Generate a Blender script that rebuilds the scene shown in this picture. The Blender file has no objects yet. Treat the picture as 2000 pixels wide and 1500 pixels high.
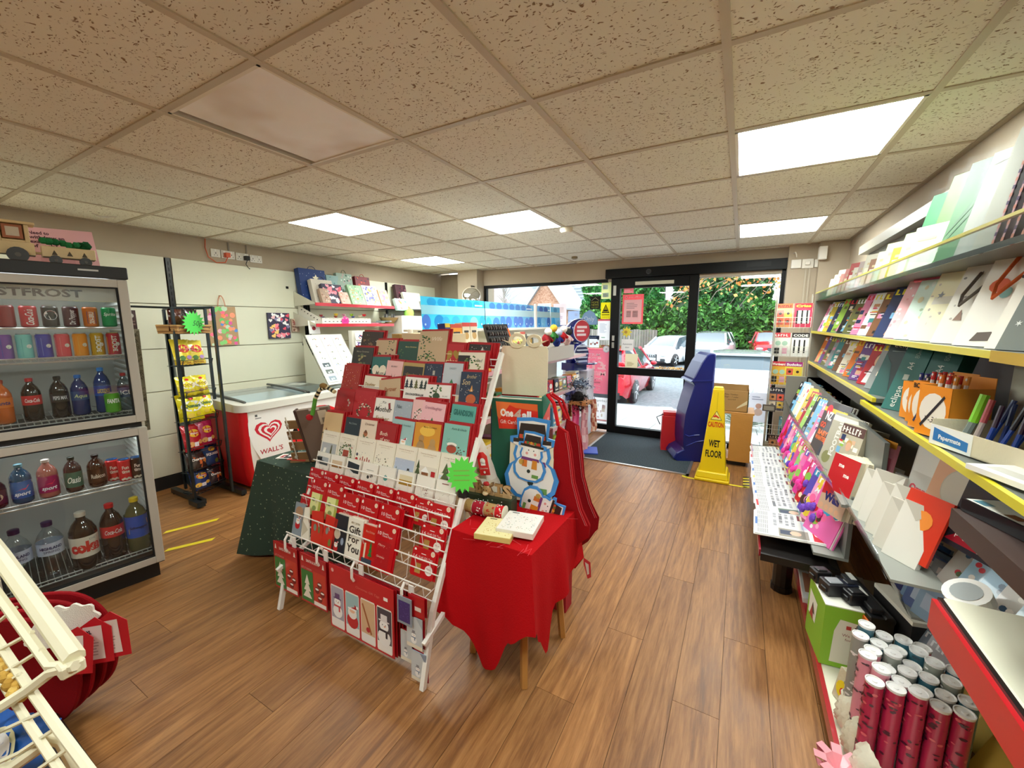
import bpy,math,random
from mathutils import Matrix,Vector
S = bpy.context.scene
COL = S.collection
R = random.Random
# ---------------------------------------------------------------- camera, sky, light, exposure
cam = bpy.data.objects.new('camera',bpy.data.cameras.new('camera'))
COL.objects.link(cam)
cam.data.sensor_width = 36.0
cam.data.lens = 794.4/2000*36
cam.data.clip_start = 0.02
cam.data.clip_end = 300
_yaw,_pit,_rol = math.radians(-29.22),math.radians(-8.49),math.radians(-0.07)
_f = Vector((math.sin(_yaw)*math.cos(_pit),math.cos(_yaw)*math.cos(_pit),math.sin(_pit)))
_r = Vector((math.cos(_yaw),-math.sin(_yaw),0))
_u = _r.cross(_f)
_r2 = math.cos(_rol)*_r+math.sin(_rol)*_u
_u2 = -math.sin(_rol)*_r+math.cos(_rol)*_u
cam.matrix_world = Matrix(((_r2.x,_u2.x,-_f.x,0),(_r2.y,_u2.y,-_f.y,0),(_r2.z,_u2.z,-_f.z,1.42),(0,0,0,1)))
S.camera = cam
world = bpy.data.worlds.new('world'); S.world = world; world.use_nodes = True
_bg = world.node_tree.nodes['Background']
_bg.inputs[0].default_value = (0.86,0.93,1.0,1)
SKY = 2.1; LAMP = 15.0
_bg.inputs[1].default_value = SKY
S.view_settings.view_transform = 'Standard'; S.view_settings.look = 'None'
S.view_settings.gamma = 1.0; S.view_settings.use_curve_mapping = False
S.view_settings.exposure = 0.97
cy = S.cycles
cy.max_bounces = 8; cy.diffuse_bounces = 6; cy.glossy_bounces = 3; cy.transmission_bounces = 6; cy.transparent_max_bounces = 16
cy.caustics_reflective = False; cy.caustics_refractive = False; cy.sample_clamp_indirect = 6.0
try:cy.use_denoising = True
except Exception:pass
# ---------------------------------------------------------------- helpers
def lin(c):
 return c/12.92 if c<=0.04045 else ((c+0.055)/1.055)**2.4
_cc = {}
def hx(h):
 if isinstance(h,tuple): return h
 if h not in _cc:
  s = h.lstrip('#')
  _cc[h] = tuple(lin(int(s[i:i+2],16)/255) for i in (0,2,4))+(1.0,)
 return _cc[h]
MATS = {}
def nodes(name):
 m = bpy.data.materials.new(name); m.use_nodes = True
 nt = m.node_tree
 return m,nt,nt.nodes['Principled BSDF']
def mat(name,rough=0.5,metal=0.0,coat=0.0,bump=None,emit=0.0,sheen=0.0,var=0.0,spec=0.5,aniso=None):
 """material whose colour is the object's own 'Col' attribute, with fine procedural variation"""
 if name in MATS: return MATS[name]
 m,nt,p = nodes(name)
 a = nt.nodes.new('ShaderNodeAttribute'); a.attribute_name = 'Col'
 src = a.outputs['Color']
 if var:
  n = nt.nodes.new('ShaderNodeTexNoise'); n.inputs['Scale'].default_value = 9; n.inputs['Detail'].default_value = 5
  tc = nt.nodes.new('ShaderNodeNewGeometry'); nt.links.new(tc.outputs['Position'],n.inputs['Vector'])
  mr = nt.nodes.new('ShaderNodeMapRange'); mr.inputs[3].default_value = 1-var; mr.inputs[4].default_value = 1+var*.6
  nt.links.new(n.outputs['Fac'],mr.inputs[0])
  mx = nt.nodes.new('ShaderNodeMix'); mx.data_type = 'RGBA'; mx.blend_type = 'MULTIPLY'; mx.inputs[0].default_value = 1
  nt.links.new(src,mx.inputs[6]); nt.links.new(mr.outputs[0],mx.inputs[7]); src = mx.outputs[2]
 nt.links.new(src,p.inputs['Base Color'])
 p.inputs['Roughness'].default_value = rough; p.inputs['Metallic'].default_value = metal
 p.inputs['Coat Weight'].default_value = coat; p.inputs['Sheen Weight'].default_value = sheen
 p.inputs['Specular IOR Level'].default_value = spec
 if emit:
  nt.links.new(src,p.inputs['Emission Color']); p.inputs['Emission Strength'].default_value = emit
 if bump:
  n = nt.nodes.new('ShaderNodeTexNoise'); n.inputs['Scale'].default_value = bump[0]; n.inputs['Detail'].default_value = 4
  tc = nt.nodes.new('ShaderNodeNewGeometry'); nt.links.new(tc.outputs['Position'],n.inputs['Vector'])
  b = nt.nodes.new('ShaderNodeBump'); b.inputs['Strength'].default_value = bump[1]; b.inputs['Distance'].default_value = 0.01
  nt.links.new(n.outputs['Fac'],b.inputs['Height']); nt.links.new(b.outputs[0],p.inputs['Normal'])
 MATS[name] = m
 return m
def clear(name,tint=(1,1,1,1),rough=0.0,base=0.04,ior=1.45,coltint=False,wrinkle=0):
 """thin clear sheet: transparent with a real surface reflection"""
 if name in MATS: return MATS[name]
 m,nt,p = nodes(name); nt.nodes.remove(p)
 out = nt.nodes['Material Output']
 tr = nt.nodes.new('ShaderNodeBsdfTransparent'); tr.inputs[0].default_value = tint
 gl = nt.nodes.new('ShaderNodeBsdfGlossy'); gl.inputs['Roughness'].default_value = rough
 f0 = ((ior-1)/(ior+1))**2; fr = nt.nodes.new('ShaderNodeLayerWeight'); fr.inputs[0].default_value = .5
 pw = nt.nodes.new('ShaderNodeMath'); pw.operation = 'POWER'; pw.inputs[1].default_value = 5; nt.links.new(fr.outputs['Facing'],pw.inputs[0])
 ml = nt.nodes.new('ShaderNodeMath'); ml.operation = 'MULTIPLY_ADD'; ml.inputs[1].default_value = (1-f0)*(.12 if wrinkle else 1); ml.inputs[2].default_value = f0; nt.links.new(pw.outputs[0],ml.inputs[0])
 ad = nt.nodes.new('ShaderNodeMath'); ad.operation = 'ADD'; ad.inputs[1].default_value = base; ad.use_clamp = True
 mx = nt.nodes.new('ShaderNodeMixShader')
 nt.links.new(ml.outputs[0],ad.inputs[0]); nt.links.new(ad.outputs[0],mx.inputs[0])
 nt.links.new(tr.outputs[0],mx.inputs[1]); nt.links.new(gl.outputs[0],mx.inputs[2]); nt.links.new(mx.outputs[0],out.inputs[0])
 if coltint:
  a = nt.nodes.new('ShaderNodeAttribute'); a.attribute_name = 'Col'; nt.links.new(a.outputs['Color'],tr.inputs[0])
 if wrinkle:
  n = nt.nodes.new('ShaderNodeTexNoise'); n.inputs['Scale'].default_value = wrinkle; n.inputs['Detail'].default_value = 3
  tc = nt.nodes.new('ShaderNodeNewGeometry'); nt.links.new(tc.outputs['Position'],n.inputs['Vector'])
  b = nt.nodes.new('ShaderNodeBump'); b.inputs['Strength'].default_value = .6; b.inputs['Distance'].default_value = 0.005
  nt.links.new(n.outputs['Fac'],b.inputs['Height']); nt.links.new(b.outputs[0],gl.inputs['Normal']); nt.links.new(b.outputs[0],fr.inputs['Normal'])
 MATS[name] = m
 return m
PAPER = mat('paper',0.55,bump=None); GLOSS = mat('glossy_print',0.28,coat=0.3); PLASTIC = mat('plastic',0.35)
MATTE = mat('matte',0.8,var=0.06); METAL = mat('metal',0.32,metal=0.85); SATIN = mat('satin_enamel',0.42)
CLOTH = mat('cloth',0.92,spec=.25,bump=(260,.35),var=0.08); CARD = mat('cardboard',0.85,var=0.08,bump=(120,.1))
FOIL = mat('foil_wrap',0.22,metal=0.12,coat=0.4,bump=(22,.55)); WOODM = mat('wood',0.45,var=0.15,bump=(60,.15))
CARPAINT = mat('car_paint',0.18,coat=1.0); RUBBER = mat('rubber',0.9); CHROME = mat('chrome',0.06,metal=1.0)
PET = clear('clear_bottle',(0.93,0.97,0.97,1),0.03,0.06,coltint=True)
FILM = clear('clear_film',(0.97,0.98,0.98,1),0.3,0.0,ior=1.15,wrinkle=35)
ACRYL = clear('clear_acrylic',(0.93,0.96,0.96,1),0.08,0.02,ior=1.18)
GLASS = clear('window_glass',(0.96,0.985,0.98,1),0.0,0.0,1.5)
class B:
 """collects shapes of one mesh, in a local frame M"""
 def __init__(s):s.v = []; s.f = []; s.c = []; s.mi = []; s.M = Matrix(); s.k = 0; s.warp = None; s.off = Vector((0,0,0))
 def at(s,M):s.M = M; return s
 def add(s,pts,faces,col):
  b = len(s.v); M = s.M
  if s.warp:pts = [s.warp(p) for p in pts]
  s.v+=[M@Vector(p) for p in pts]
  one = not isinstance(col,list)
  for i,f in enumerate(faces):
   s.f.append([b+j for j in f]); s.c.append(hx(col if one else col[i])); s.mi.append(s.k)
 def poly(s,pts,col):s.add(pts,[range(len(pts))],col)
 def box(s,x,y,z,X,Y,Z,col):
  s.add([(x,y,z),(X,y,z),(X,Y,z),(x,Y,z),(x,y,Z),(X,y,Z),(X,Y,Z),(x,Y,Z)], [(0,3,2,1),(4,5,6,7),(0,1,5,4),(1,2,6,5),(2,3,7,6),(3,0,4,7)],col)
 def prism(s,p2,z0,z1,col,side=None):
  n = len(p2)
  s.add([(x,y,z0) for x,y in p2]+[(x,y,z1) for x,y in p2], [list(range(n))[::-1],list(range(n,2*n))]+[(i,(i+1)%n,n+(i+1)%n,n+i) for i in range(n)], [col,col]+[side or col]*n)
 def lathe(s,prof,col,n=14,c=(0,0,0),caps=True):
  """prof = [(r, z)], around local z"""
  m = len(prof); pts = []
  for r,z in prof:
   for i in range(n):
    a = 2*math.pi*i/n; pts.append((c[0]+r*math.cos(a),c[1]+r*math.sin(a),c[2]+z))
  F = []; C = []
  for j in range(m-1):
   for i in range(n):
    F.append((j*n+i,j*n+(i+1)%n,(j+1)*n+(i+1)%n,(j+1)*n+i))
    C.append(col[j] if isinstance(col,list) else col)
  if caps:
   F.append(list(range(n))[::-1]); C.append(col[0] if isinstance(col,list) else col)
   F.append([(m-1)*n+i for i in range(n)]); C.append(col[-1] if isinstance(col,list) else col)
  s.add(pts,F,C)
 def cyl(s,p,q,r,col,n=10,r2=None,caps=True):
  s.tube([p,q],r,col,n,r2=r2,caps=caps)
 def tube(s,pts,r,col,n=6,closed=False,r2=None,caps=True):
  P = [Vector(p) for p in pts]; m = len(P); V = []
  up = None
  for i,p in enumerate(P):
   if closed:d = P[(i+1)%m]-P[i-1]
   else:d = P[min(i+1,m-1)]-P[max(i-1,0)]
   if d.length<1e-9:d = Vector((0,0,1))
   d.normalize()
   if up is None:
    up = Vector((0,0,1)) if abs(d.z)<.9 else Vector((1,0,0))
   a = d.cross(up)
   if a.length<1e-6:a = d.orthogonal()
   a.normalize(); b = a.cross(d).normalized(); up = b
   rr = r if r2 is None else r+(r2-r)*i/max(1,m-1)
   if isinstance(r,(list,tuple)):rr = r[i]
   for j in range(n):
    t = 2*math.pi*(j+.5)/n
    V.append(p+a*math.cos(t)*rr+b*math.sin(t)*rr)
  F = [(i*n+j,i*n+(j+1)%n,((i+1)%m)*n+(j+1)%n,((i+1)%m)*n+j) for i in range(m if closed else m-1) for j in range(n)]
  if caps and not closed:F+=[list(range(n))[::-1],[(m-1)*n+j for j in range(n)]]
  s.add(V,F,col)
 def ell(s,c,r,col,n=10,m=6):
  if not isinstance(r,(tuple,list)):r = (r,r,r)
  pts = [(c[0],c[1],c[2]-r[2])]
  for j in range(1,m):
   t = math.pi*j/m
   for i in range(n):
    a = 2*math.pi*i/n
    pts.append((c[0]+r[0]*math.sin(t)*math.cos(a),c[1]+r[1]*math.sin(t)*math.sin(a),c[2]-r[2]*math.cos(t)))
  pts.append((c[0],c[1],c[2]+r[2])); L = len(pts)-1
  F = [(0,1+(i+1)%n,1+i) for i in range(n)]
  for j in range(m-2):
   for i in range(n):
    a = 1+j*n; F.append((a+i,a+(i+1)%n,a+n+(i+1)%n,a+n+i))
  a = 1+(m-2)*n
  F+=[(a+i,a+(i+1)%n,L) for i in range(n)]
  s.add(pts,F,col)
 def rect(s,x,y,w,h,col,z=.0004):s.poly([(x,y,z),(x+w,y,z),(x+w,y+h,z),(x,y+h,z)],col)
 def disc(s,x,y,rx,col,z=.0005,ry=None,n=12):
  ry = ry or rx; s.poly([(x+rx*math.cos(2*math.pi*i/n),y+ry*math.sin(2*math.pi*i/n),z) for i in range(n)],col)
 def pg(s,p2,col,z=.0005):s.poly([(x,y,z) for x,y in p2],col)
 def star(s,x,y,r,col,n=5,q=.45,z=.0006,a0=90):
  s.poly([(x+(r if i%2==0 else r*q)*math.cos(math.radians(a0+180*i/n)),y+(r if i%2==0 else r*q)*math.sin(math.radians(a0+180*i/n)),z) for i in range(2*n)],col)
 def heart(s,x,y,w,col,z=.0006,sy=1.0,a=0.0):
  ca,sa = math.cos(a),math.sin(a); P = []
  for i in range(20):
   t = 2*math.pi*i/20
   px = 16*math.sin(t)**3/34; py = (13*math.cos(t)-5*math.cos(2*t)-2*math.cos(3*t)-math.cos(4*t))/34*sy
   P.append((x+w*(px*ca-py*sa),y+w*(px*sa+py*ca),z))
  s.poly(P[::-1],col)
 def text(s,t,x,y,h,col,z=.0008,w=None,al='l',flip=False,bold=0.0,shear=0.0):
  V,F,tw = glyphs(t,bold,shear)
  k = h/.72; kx = k if w is None else w/max(tw,1e-6)
  W = tw*kx; ox = x if al=='l' else (x-W/2 if al=='c' else x-W)
  if flip:pts = [(ox+W-vx*kx,y+vy*k,z) for vx,vy in V]
  else:pts = [(ox+vx*kx,y+vy*k,z) for vx,vy in V]
  s.add(pts,F,col)
 def done(s,name,m=PLASTIC,parent=None,smooth=False,bev=0.0,angle=40,label=None,seg=1):
  me = bpy.data.meshes.new(name)
  c = s.off
  me.from_pydata([tuple(v-c) for v in s.v],[],[list(f) for f in s.f])
  me.validate(verbose=False,clean_customdata=False) if False else None
  at = me.color_attributes.new('Col','FLOAT_COLOR','CORNER')
  buf = []
  for f,cc in zip(s.f,s.c):buf.extend(cc*len(f))
  at.data.foreach_set('color',buf)
  for x in (m if isinstance(m,(list,tuple)) else [m]):me.materials.append(x)
  if any(s.mi):me.polygons.foreach_set('material_index',s.mi)
  if smooth:
   me.shade_smooth()
   if angle<180:me.set_sharp_from_angle(angle=math.radians(angle))
  me.update()
  o = bpy.data.objects.new(name,me); COL.objects.link(o); o.location = c
  if parent is not None:
   o.parent = parent; o.matrix_parent_inverse = Matrix.Translation(-Vector(parent.location)) if parent.type=='EMPTY' or True else Matrix()
  if label:o['label'] = label
  if bev:
   b = o.modifiers.new('edge','BEVEL'); b.width = bev; b.segments = seg; b.limit_method = 'ANGLE'; b.angle_limit = math.radians(50)
  return o
_gc = {}
def glyphs(t,bold=0.0,shear=0.0):
 k = (t,bold,shear)
 if k not in _gc:
  cu = bpy.data.curves.new('g','FONT'); cu.body = t; cu.size = 1; cu.resolution_u = 2; cu.offset = bold; cu.shear = shear
  ob = bpy.data.objects.new('g',cu); me = ob.to_mesh()
  V = [(v.co.x,v.co.y) for v in me.vertices]; F = [tuple(p.vertices) for p in me.polygons]
  ob.to_mesh_clear(); bpy.data.objects.remove(ob); bpy.data.curves.remove(cu)
  G = []
  for f in F:
   a = sum(V[f[i]][0]*V[f[(i+1)%len(f)]][1]-V[f[(i+1)%len(f)]][0]*V[f[i]][1] for i in range(len(f)))
   G.append(f if a>0 else f[::-1])
  x0 = min((v[0] for v in V),default=0); x1 = max((v[0] for v in V),default=1)
  _gc[k] = ([(a-x0,b) for a,b in V],G,x1-x0)
 return _gc[k]
def thing(name,label,cat,loc=(0,0,0),group=None):
 o = bpy.data.objects.new(name, None); COL.objects.link(o); o.location = loc; o.empty_display_size = .1
 o['label'] = label; o['category'] = cat
 if group:o['group'] = group
 return o
def tag(o,label,cat,group=None):
 o['label'] = label; o['category'] = cat
 if group:o['group'] = group
 return o
def struct(o):o['kind'] = 'structure'; return o
def stuff(o):o['kind'] = 'stuff'; return o
def MF(o,az,tilt=0.0,roll=0.0):
 """frame on a board that faces azimuth az (degrees) and leans back by tilt: x right, y up the board, z out of it"""
 a = math.radians(az); t = math.radians(tilt); nx,ny = math.cos(a),math.sin(a)
 u = Vector((-ny,nx,0)); v = Vector((-nx*math.sin(t),-ny*math.sin(t),math.cos(t))); n = u.cross(v)
 M = Matrix(((u.x,v.x,n.x,o[0]),(u.y,v.y,n.y,o[1]),(u.z,v.z,n.z,o[2]),(0,0,0,1)))
 return M@Matrix.Rotation(math.radians(roll),4,'Z') if roll else M
def MZ(o,rz=0.0): return Matrix.Translation(o)@Matrix.Rotation(math.radians(rz),4,'Z')
def copy(o,loc=None,label=None,rz=None):
 c = o.copy(); COL.objects.link(c)
 if loc is not None:c.location = loc
 if label:c['label'] = label
 if rz is not None:c.rotation_euler[2] = rz
 for ch in o.children:
  d = ch.copy(); COL.objects.link(d); d.parent = c
  for g in ch.children:
   e = g.copy(); COL.objects.link(e); e.parent = d
 return c
def lerp(a,b,t): return a+(b-a)*t
# ================================================================ the room
XL,XR,YF,YB,H = -4.29,0.83,5.15,-2.6,2.184
GX,GY,SX,SY = -0.0915,1.384,0.6026,0.6
WALLC = '#b9ab97'
def wallmat():
 m,nt,p = nodes('wall_paint')
 n = nt.nodes.new('ShaderNodeTexNoise'); n.inputs['Scale'].default_value = 2.2; n.inputs['Detail'].default_value = 6
 g = nt.nodes.new('ShaderNodeNewGeometry'); nt.links.new(g.outputs['Position'],n.inputs['Vector'])
 r = nt.nodes.new('ShaderNodeValToRGB'); r.color_ramp.elements[0].color = hx('#a79884'); r.color_ramp.elements[1].color = hx('#bfb19c')
 nt.links.new(n.outputs['Fac'],r.inputs[0]); nt.links.new(r.outputs[0],p.inputs['Base Color']); p.inputs['Roughness'].default_value = .85
 n2 = nt.nodes.new('ShaderNodeTexNoise'); n2.inputs['Scale'].default_value = 220; nt.links.new(g.outputs['Position'],n2.inputs['Vector'])
 b = nt.nodes.new('ShaderNodeBump'); b.inputs['Strength'].default_value = .15; b.inputs['Distance'].default_value = .005
 nt.links.new(n2.outputs['Fac'],b.inputs['Height']); nt.links.new(b.outputs[0],p.inputs['Normal'])
 return m
WALLM = wallmat()
def wall(name,boxes,parent=None):
 b = B()
 for q in boxes:b.box(*q,WALLC)
 o = b.done(name,WALLM,parent)
 if parent is None:struct(o)
 return o
wall('wall_left',[(XL-.12,YB,-.02,XL,YF+.4,H+.1)])
wall('wall_right',[(XR,YB,-.02,XR+.12,YF+.4,H+.1)])
wall('wall_back',[(XL,YB-.12,-.02,XR,YB,H+.1)])
fw = wall('wall_front',[(-3.36,YF,1.965,-1.50,YF+.1,H),(-1.50,YF,1.93,.36,YF+.1,H),(-1.5,YF+.1,1.93,.36,YF+.14,H), (-4.29,YF+.18,0,-3.36,YF+.3,H),(.36,YF+.18,0,.83,YF+.3,H)])
wall('wall_pier',[(-3.70,4.98,0,-3.36,YF+.18,H)])
wall('wall_column',[(.36,5.02,0,.60,YF+.18,H),(.60,4.93,0,.83,YF+.18,H)])
# ---- floor: boards laid along the room, each one a piece
def plankmat():
 m,nt,p = nodes('floor_planks')
 g = nt.nodes.new('ShaderNodeNewGeometry'); oi = nt.nodes.new('ShaderNodeObjectInfo')
 sc = nt.nodes.new('ShaderNodeVectorMath'); sc.operation = 'MULTIPLY'; sc.inputs[1].default_value = (16,1.1,1)
 nt.links.new(g.outputs['Position'],sc.inputs[0])
 ad = nt.nodes.new('ShaderNodeVectorMath'); ad.operation = 'ADD'
 cb = nt.nodes.new('ShaderNodeCombineXYZ'); ml = nt.nodes.new('ShaderNodeMath'); ml.operation = 'MULTIPLY'; ml.inputs[1].default_value = 57
 nt.links.new(oi.outputs['Random'],ml.inputs[0]); nt.links.new(ml.outputs[0],cb.inputs[0]); nt.links.new(ml.outputs[0],cb.inputs[2])
 nt.links.new(sc.outputs[0],ad.inputs[0]); nt.links.new(cb.outputs[0],ad.inputs[1])
 n = nt.nodes.new('ShaderNodeTexNoise'); n.inputs['Scale'].default_value = 1.6; n.inputs['Detail'].default_value = 9; n.inputs['Roughness'].default_value = .62; n.inputs['Distortion'].default_value = 1.2
 nt.links.new(ad.outputs[0],n.inputs['Vector'])
 n2 = nt.nodes.new('ShaderNodeTexNoise'); n2.inputs['Scale'].default_value = 5.5; n2.inputs['Detail'].default_value = 6; n2.inputs['Roughness'].default_value = .7
 nt.links.new(ad.outputs[0],n2.inputs['Vector'])
 r = nt.nodes.new('ShaderNodeValToRGB'); E = r.color_ramp.elements
 E[0].position = .25; E[0].color = hx('#4f2f17'); E[1].position = .8; E[1].color = hx('#c2925c')
 e = E.new(.44); e.color = hx('#84572f'); e = E.new(.58); e.color = hx('#a37242')
 mx = nt.nodes.new('ShaderNodeMath'); mx.operation = 'MULTIPLY_ADD'; mx.inputs[1].default_value = .45
 m2 = nt.nodes.new('ShaderNodeMath'); m2.operation = 'MULTIPLY'; m2.inputs[1].default_value = .55
 nt.links.new(n.outputs['Fac'],m2.inputs[0]); nt.links.new(n2.outputs['Fac'],mx.inputs[0]); nt.links.new(m2.outputs[0],mx.inputs[2])
 nt.links.new(mx.outputs[0],r.inputs[0])
 hs = nt.nodes.new('ShaderNodeHueSaturation'); mr = nt.nodes.new('ShaderNodeMapRange'); mr.inputs[3].default_value = .82; mr.inputs[4].default_value = 1.14
 nt.links.new(oi.outputs['Random'],mr.inputs[0]); nt.links.new(mr.outputs[0],hs.inputs['Value']); nt.links.new(r.outputs[0],hs.inputs['Color'])
 nt.links.new(hs.outputs[0],p.inputs['Base Color'])
 rr = nt.nodes.new('ShaderNodeMapRange'); rr.inputs[3].default_value = .3; rr.inputs[4].default_value = .5; nt.links.new(n2.outputs['Fac'],rr.inputs[0]); nt.links.new(rr.outputs[0],p.inputs['Roughness'])
 b = nt.nodes.new('ShaderNodeBump'); b.inputs['Strength'].default_value = .25; b.inputs['Distance'].default_value = .002
 nt.links.new(n2.outputs['Fac'],b.inputs['Height']); nt.links.new(b.outputs[0],p.inputs['Normal'])
 return m
b = B(); b.box(XL,YB,-.06,XR,YF+.2,-.004,'#3a2412'); floor = struct(b.done('floor',MATTE))
PM = plankmat()
pw,plen = 0.16,1.22
r = R(5); n = 0
mcache = {}
nx_ = int(math.ceil((XR-XL)/pw))
for i in range(nx_):
 x0 = XL+i*pw; x1 = min(XR,x0+pw); y = YB+[0,-.8,-.35,-1.0,-.55][i%5]
 while y<YF:
  a = max(y,YB); c = min(y+plen,YF+.12)
  if c-a>.02:
   key = (round(x1-x0,3),round(c-a,3))
   if key not in mcache:
    b = B(); g = .0008
    b.box(g,g,-.004,key[0]-g,key[1]-g,0,'#b07a45')
    o = b.done('plank',PM,floor); mcache[key] = o.data; o.location = (x0,a,0)
   else:
    o = bpy.data.objects.new('plank',mcache[key]); COL.objects.link(o); o.parent = floor; o.location = (x0,a,0)
  y+=plen
  # ---- ceiling grid and tiles
def tilemat():
 m,nt,p = nodes('ceiling_tile')
 g = nt.nodes.new('ShaderNodeNewGeometry'); oi = nt.nodes.new('ShaderNodeObjectInfo')
 nd = nt.nodes.new('ShaderNodeTexNoise'); nd.inputs['Scale'].default_value = 26; nd.inputs['Detail'].default_value = 2
 nt.links.new(g.outputs['Position'],nd.inputs['Vector'])
 mixv = nt.nodes.new('ShaderNodeVectorMath'); mixv.operation = 'MULTIPLY_ADD'; mixv.inputs[1].default_value = (.045,.045,0)
 nt.links.new(nd.outputs['Color'],mixv.inputs[0]); nt.links.new(g.outputs['Position'],mixv.inputs[2])
 facs = []
 for sc,th,seed in (((62,130,1),.2,0),((105,105,1),.17,7),((30,75,1),.17,3)):
  ml = nt.nodes.new('ShaderNodeVectorMath'); ml.operation = 'MULTIPLY'; ml.inputs[1].default_value = sc
  nt.links.new(mixv.outputs[0],ml.inputs[0])
  v = nt.nodes.new('ShaderNodeTexVoronoi'); v.inputs['Scale'].default_value = 1; nt.links.new(ml.outputs[0],v.inputs['Vector'])
  lt = nt.nodes.new('ShaderNodeMapRange'); lt.inputs[1].default_value = th+.06; lt.inputs[2].default_value = th-.03; nt.links.new(v.outputs['Distance'],lt.inputs[0])
  sp = nt.nodes.new('ShaderNodeSeparateColor'); nt.links.new(v.outputs['Color'],sp.inputs[0])
  gt = nt.nodes.new('ShaderNodeMath'); gt.operation = 'GREATER_THAN'; gt.inputs[1].default_value = .45; nt.links.new(sp.outputs[0],gt.inputs[0])
  mu = nt.nodes.new('ShaderNodeMath'); mu.operation = 'MULTIPLY'; nt.links.new(lt.outputs[0],mu.inputs[0]); nt.links.new(gt.outputs[0],mu.inputs[1])
  facs.append(mu.outputs[0])
 mx = nt.nodes.new('ShaderNodeMath'); mx.operation = 'MAXIMUM'; nt.links.new(facs[0],mx.inputs[0]); nt.links.new(facs[1],mx.inputs[1])
 mx2 = nt.nodes.new('ShaderNodeMath'); mx2.operation = 'MAXIMUM'; nt.links.new(mx.outputs[0],mx2.inputs[0]); nt.links.new(facs[2],mx2.inputs[1])
 c = nt.nodes.new('ShaderNodeMix'); c.data_type = 'RGBA'; c.inputs[6].default_value = hx('#efecdd'); c.inputs[7].default_value = hx('#947a5c')
 nt.links.new(mx2.outputs[0],c.inputs[0])
 hs = nt.nodes.new('ShaderNodeHueSaturation'); mr = nt.nodes.new('ShaderNodeMapRange'); mr.inputs[3].default_value = .93; mr.inputs[4].default_value = 1.05
 nt.links.new(oi.outputs['Random'],mr.inputs[0]); nt.links.new(mr.outputs[0],hs.inputs['Value']); nt.links.new(c.outputs[2],hs.inputs['Color'])
 nt.links.new(hs.outputs[0],p.inputs['Base Color']); p.inputs['Roughness'].default_value = .95
 b = nt.nodes.new('ShaderNodeBump'); b.invert = True; b.inputs['Strength'].default_value = .6; b.inputs['Distance'].default_value = .004
 nt.links.new(mx2.outputs[0],b.inputs['Height']); nt.links.new(b.outputs[0],p.inputs['Normal'])
 return m
TM = tilemat()
LIGHTS = {(0,1):'large bright square light panel near the right-hand shelves',(0,4):'bright ceiling light panel nearest the door frame', (-3,2):'bright ceiling light panel with the smoke alarm at its far corner',(-5,1):'bright ceiling light panel nearest the wall of sockets', (-6,4):'small bright ceiling light panel farthest off, by the left front corner',(-3,-1):'unlit cloudy ceiling light panel with a dark gap at its end', (0,-2):'unseen ceiling light panel above the photographer, added to light the foreground',(-3,-4):'unseen ceiling light panel at the back of the shop, added for light',(-6,-3):'unseen ceiling light panel above the drinks fridge, added for light'}  # last three panels are out of view, added to light the foreground
b = B(); b.box(XL,YB,H+.02,XR,YF+.18,H+.06,'#6b6256'); ceiling = struct(b.done('ceiling',MATTE))
tc_ = {}
for i in range(-7,2):
 for j in range(-7,7):
  x0,x1 = max(XL,GX+i*SX),min(XR,GX+(i+1)*SX); y0,y1 = max(YB,GY+j*SY),min(YF,GY+(j+1)*SY)
  if (i,j) in LIGHTS or x1-x0<.03 or y1-y0<.03:continue
  key = (round(x1-x0,3),round(y1-y0,3))
  if key not in tc_:
   b = B(); g = .010; b.box(g,g,0,key[0]-g,key[1]-g,.015,'#ded2be'); o = b.done('ceiling_tile',TM,ceiling); tc_[key] = o.data
  else:
   o = bpy.data.objects.new('ceiling_tile',tc_[key]); COL.objects.link(o); o.parent = ceiling
  o.location = (x0,y0,H+.001+.001*((i*7+j*3)%3))
GR = mat('grid_enamel',.5)
for i in range(-6,2):
 b = B(); x = GX+i*SX; b.box(x-.012,YB,H-.003,x+.012,YF,H+.018,'#c9bda6'); b.done('grid_bar',GR,ceiling)
for j in range(-6,7):
 b = B(); y = GY+j*SY; b.box(XL,y-.012,H-.0024,XR,y+.012,H+.018,'#c4b8a1'); b.done('grid_bar',GR,ceiling)
b = B(); b.box(XL,YB,H-.006,XL+.022,YF,H+.018,'#b3a893'); b.done('edge_trim',GR,ceiling)
b = B(); b.box(XR-.022,YB,H-.006,XR,YF,H+.018,'#a0937c'); b.done('edge_trim',GR,ceiling)
m,nt,p = nodes('light_diffuser'); p.inputs['Base Color'].default_value = (1,.98,.93,1)
p.inputs['Emission Color'].default_value = (.93,1.0,.955,1); p.inputs['Emission Strength'].default_value = LAMP; DIFF = m
m,nt,p = nodes('unlit_diffuser'); p.inputs['Roughness'].default_value = .5
n_ = nt.nodes.new('ShaderNodeTexNoise'); n_.inputs['Scale'].default_value = 3.2; g_ = nt.nodes.new('ShaderNodeNewGeometry'); nt.links.new(g_.outputs['Position'],n_.inputs['Vector'])
r_ = nt.nodes.new('ShaderNodeValToRGB'); r_.color_ramp.elements[0].position = .35; r_.color_ramp.elements[0].color = hx('#e6dace'); r_.color_ramp.elements[1].position = .6; r_.color_ramp.elements[1].color = hx('#ffffff')
nt.links.new(n_.outputs['Fac'],r_.inputs[0]); nt.links.new(r_.outputs[0],p.inputs['Base Color']); UNLIT = m
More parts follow.
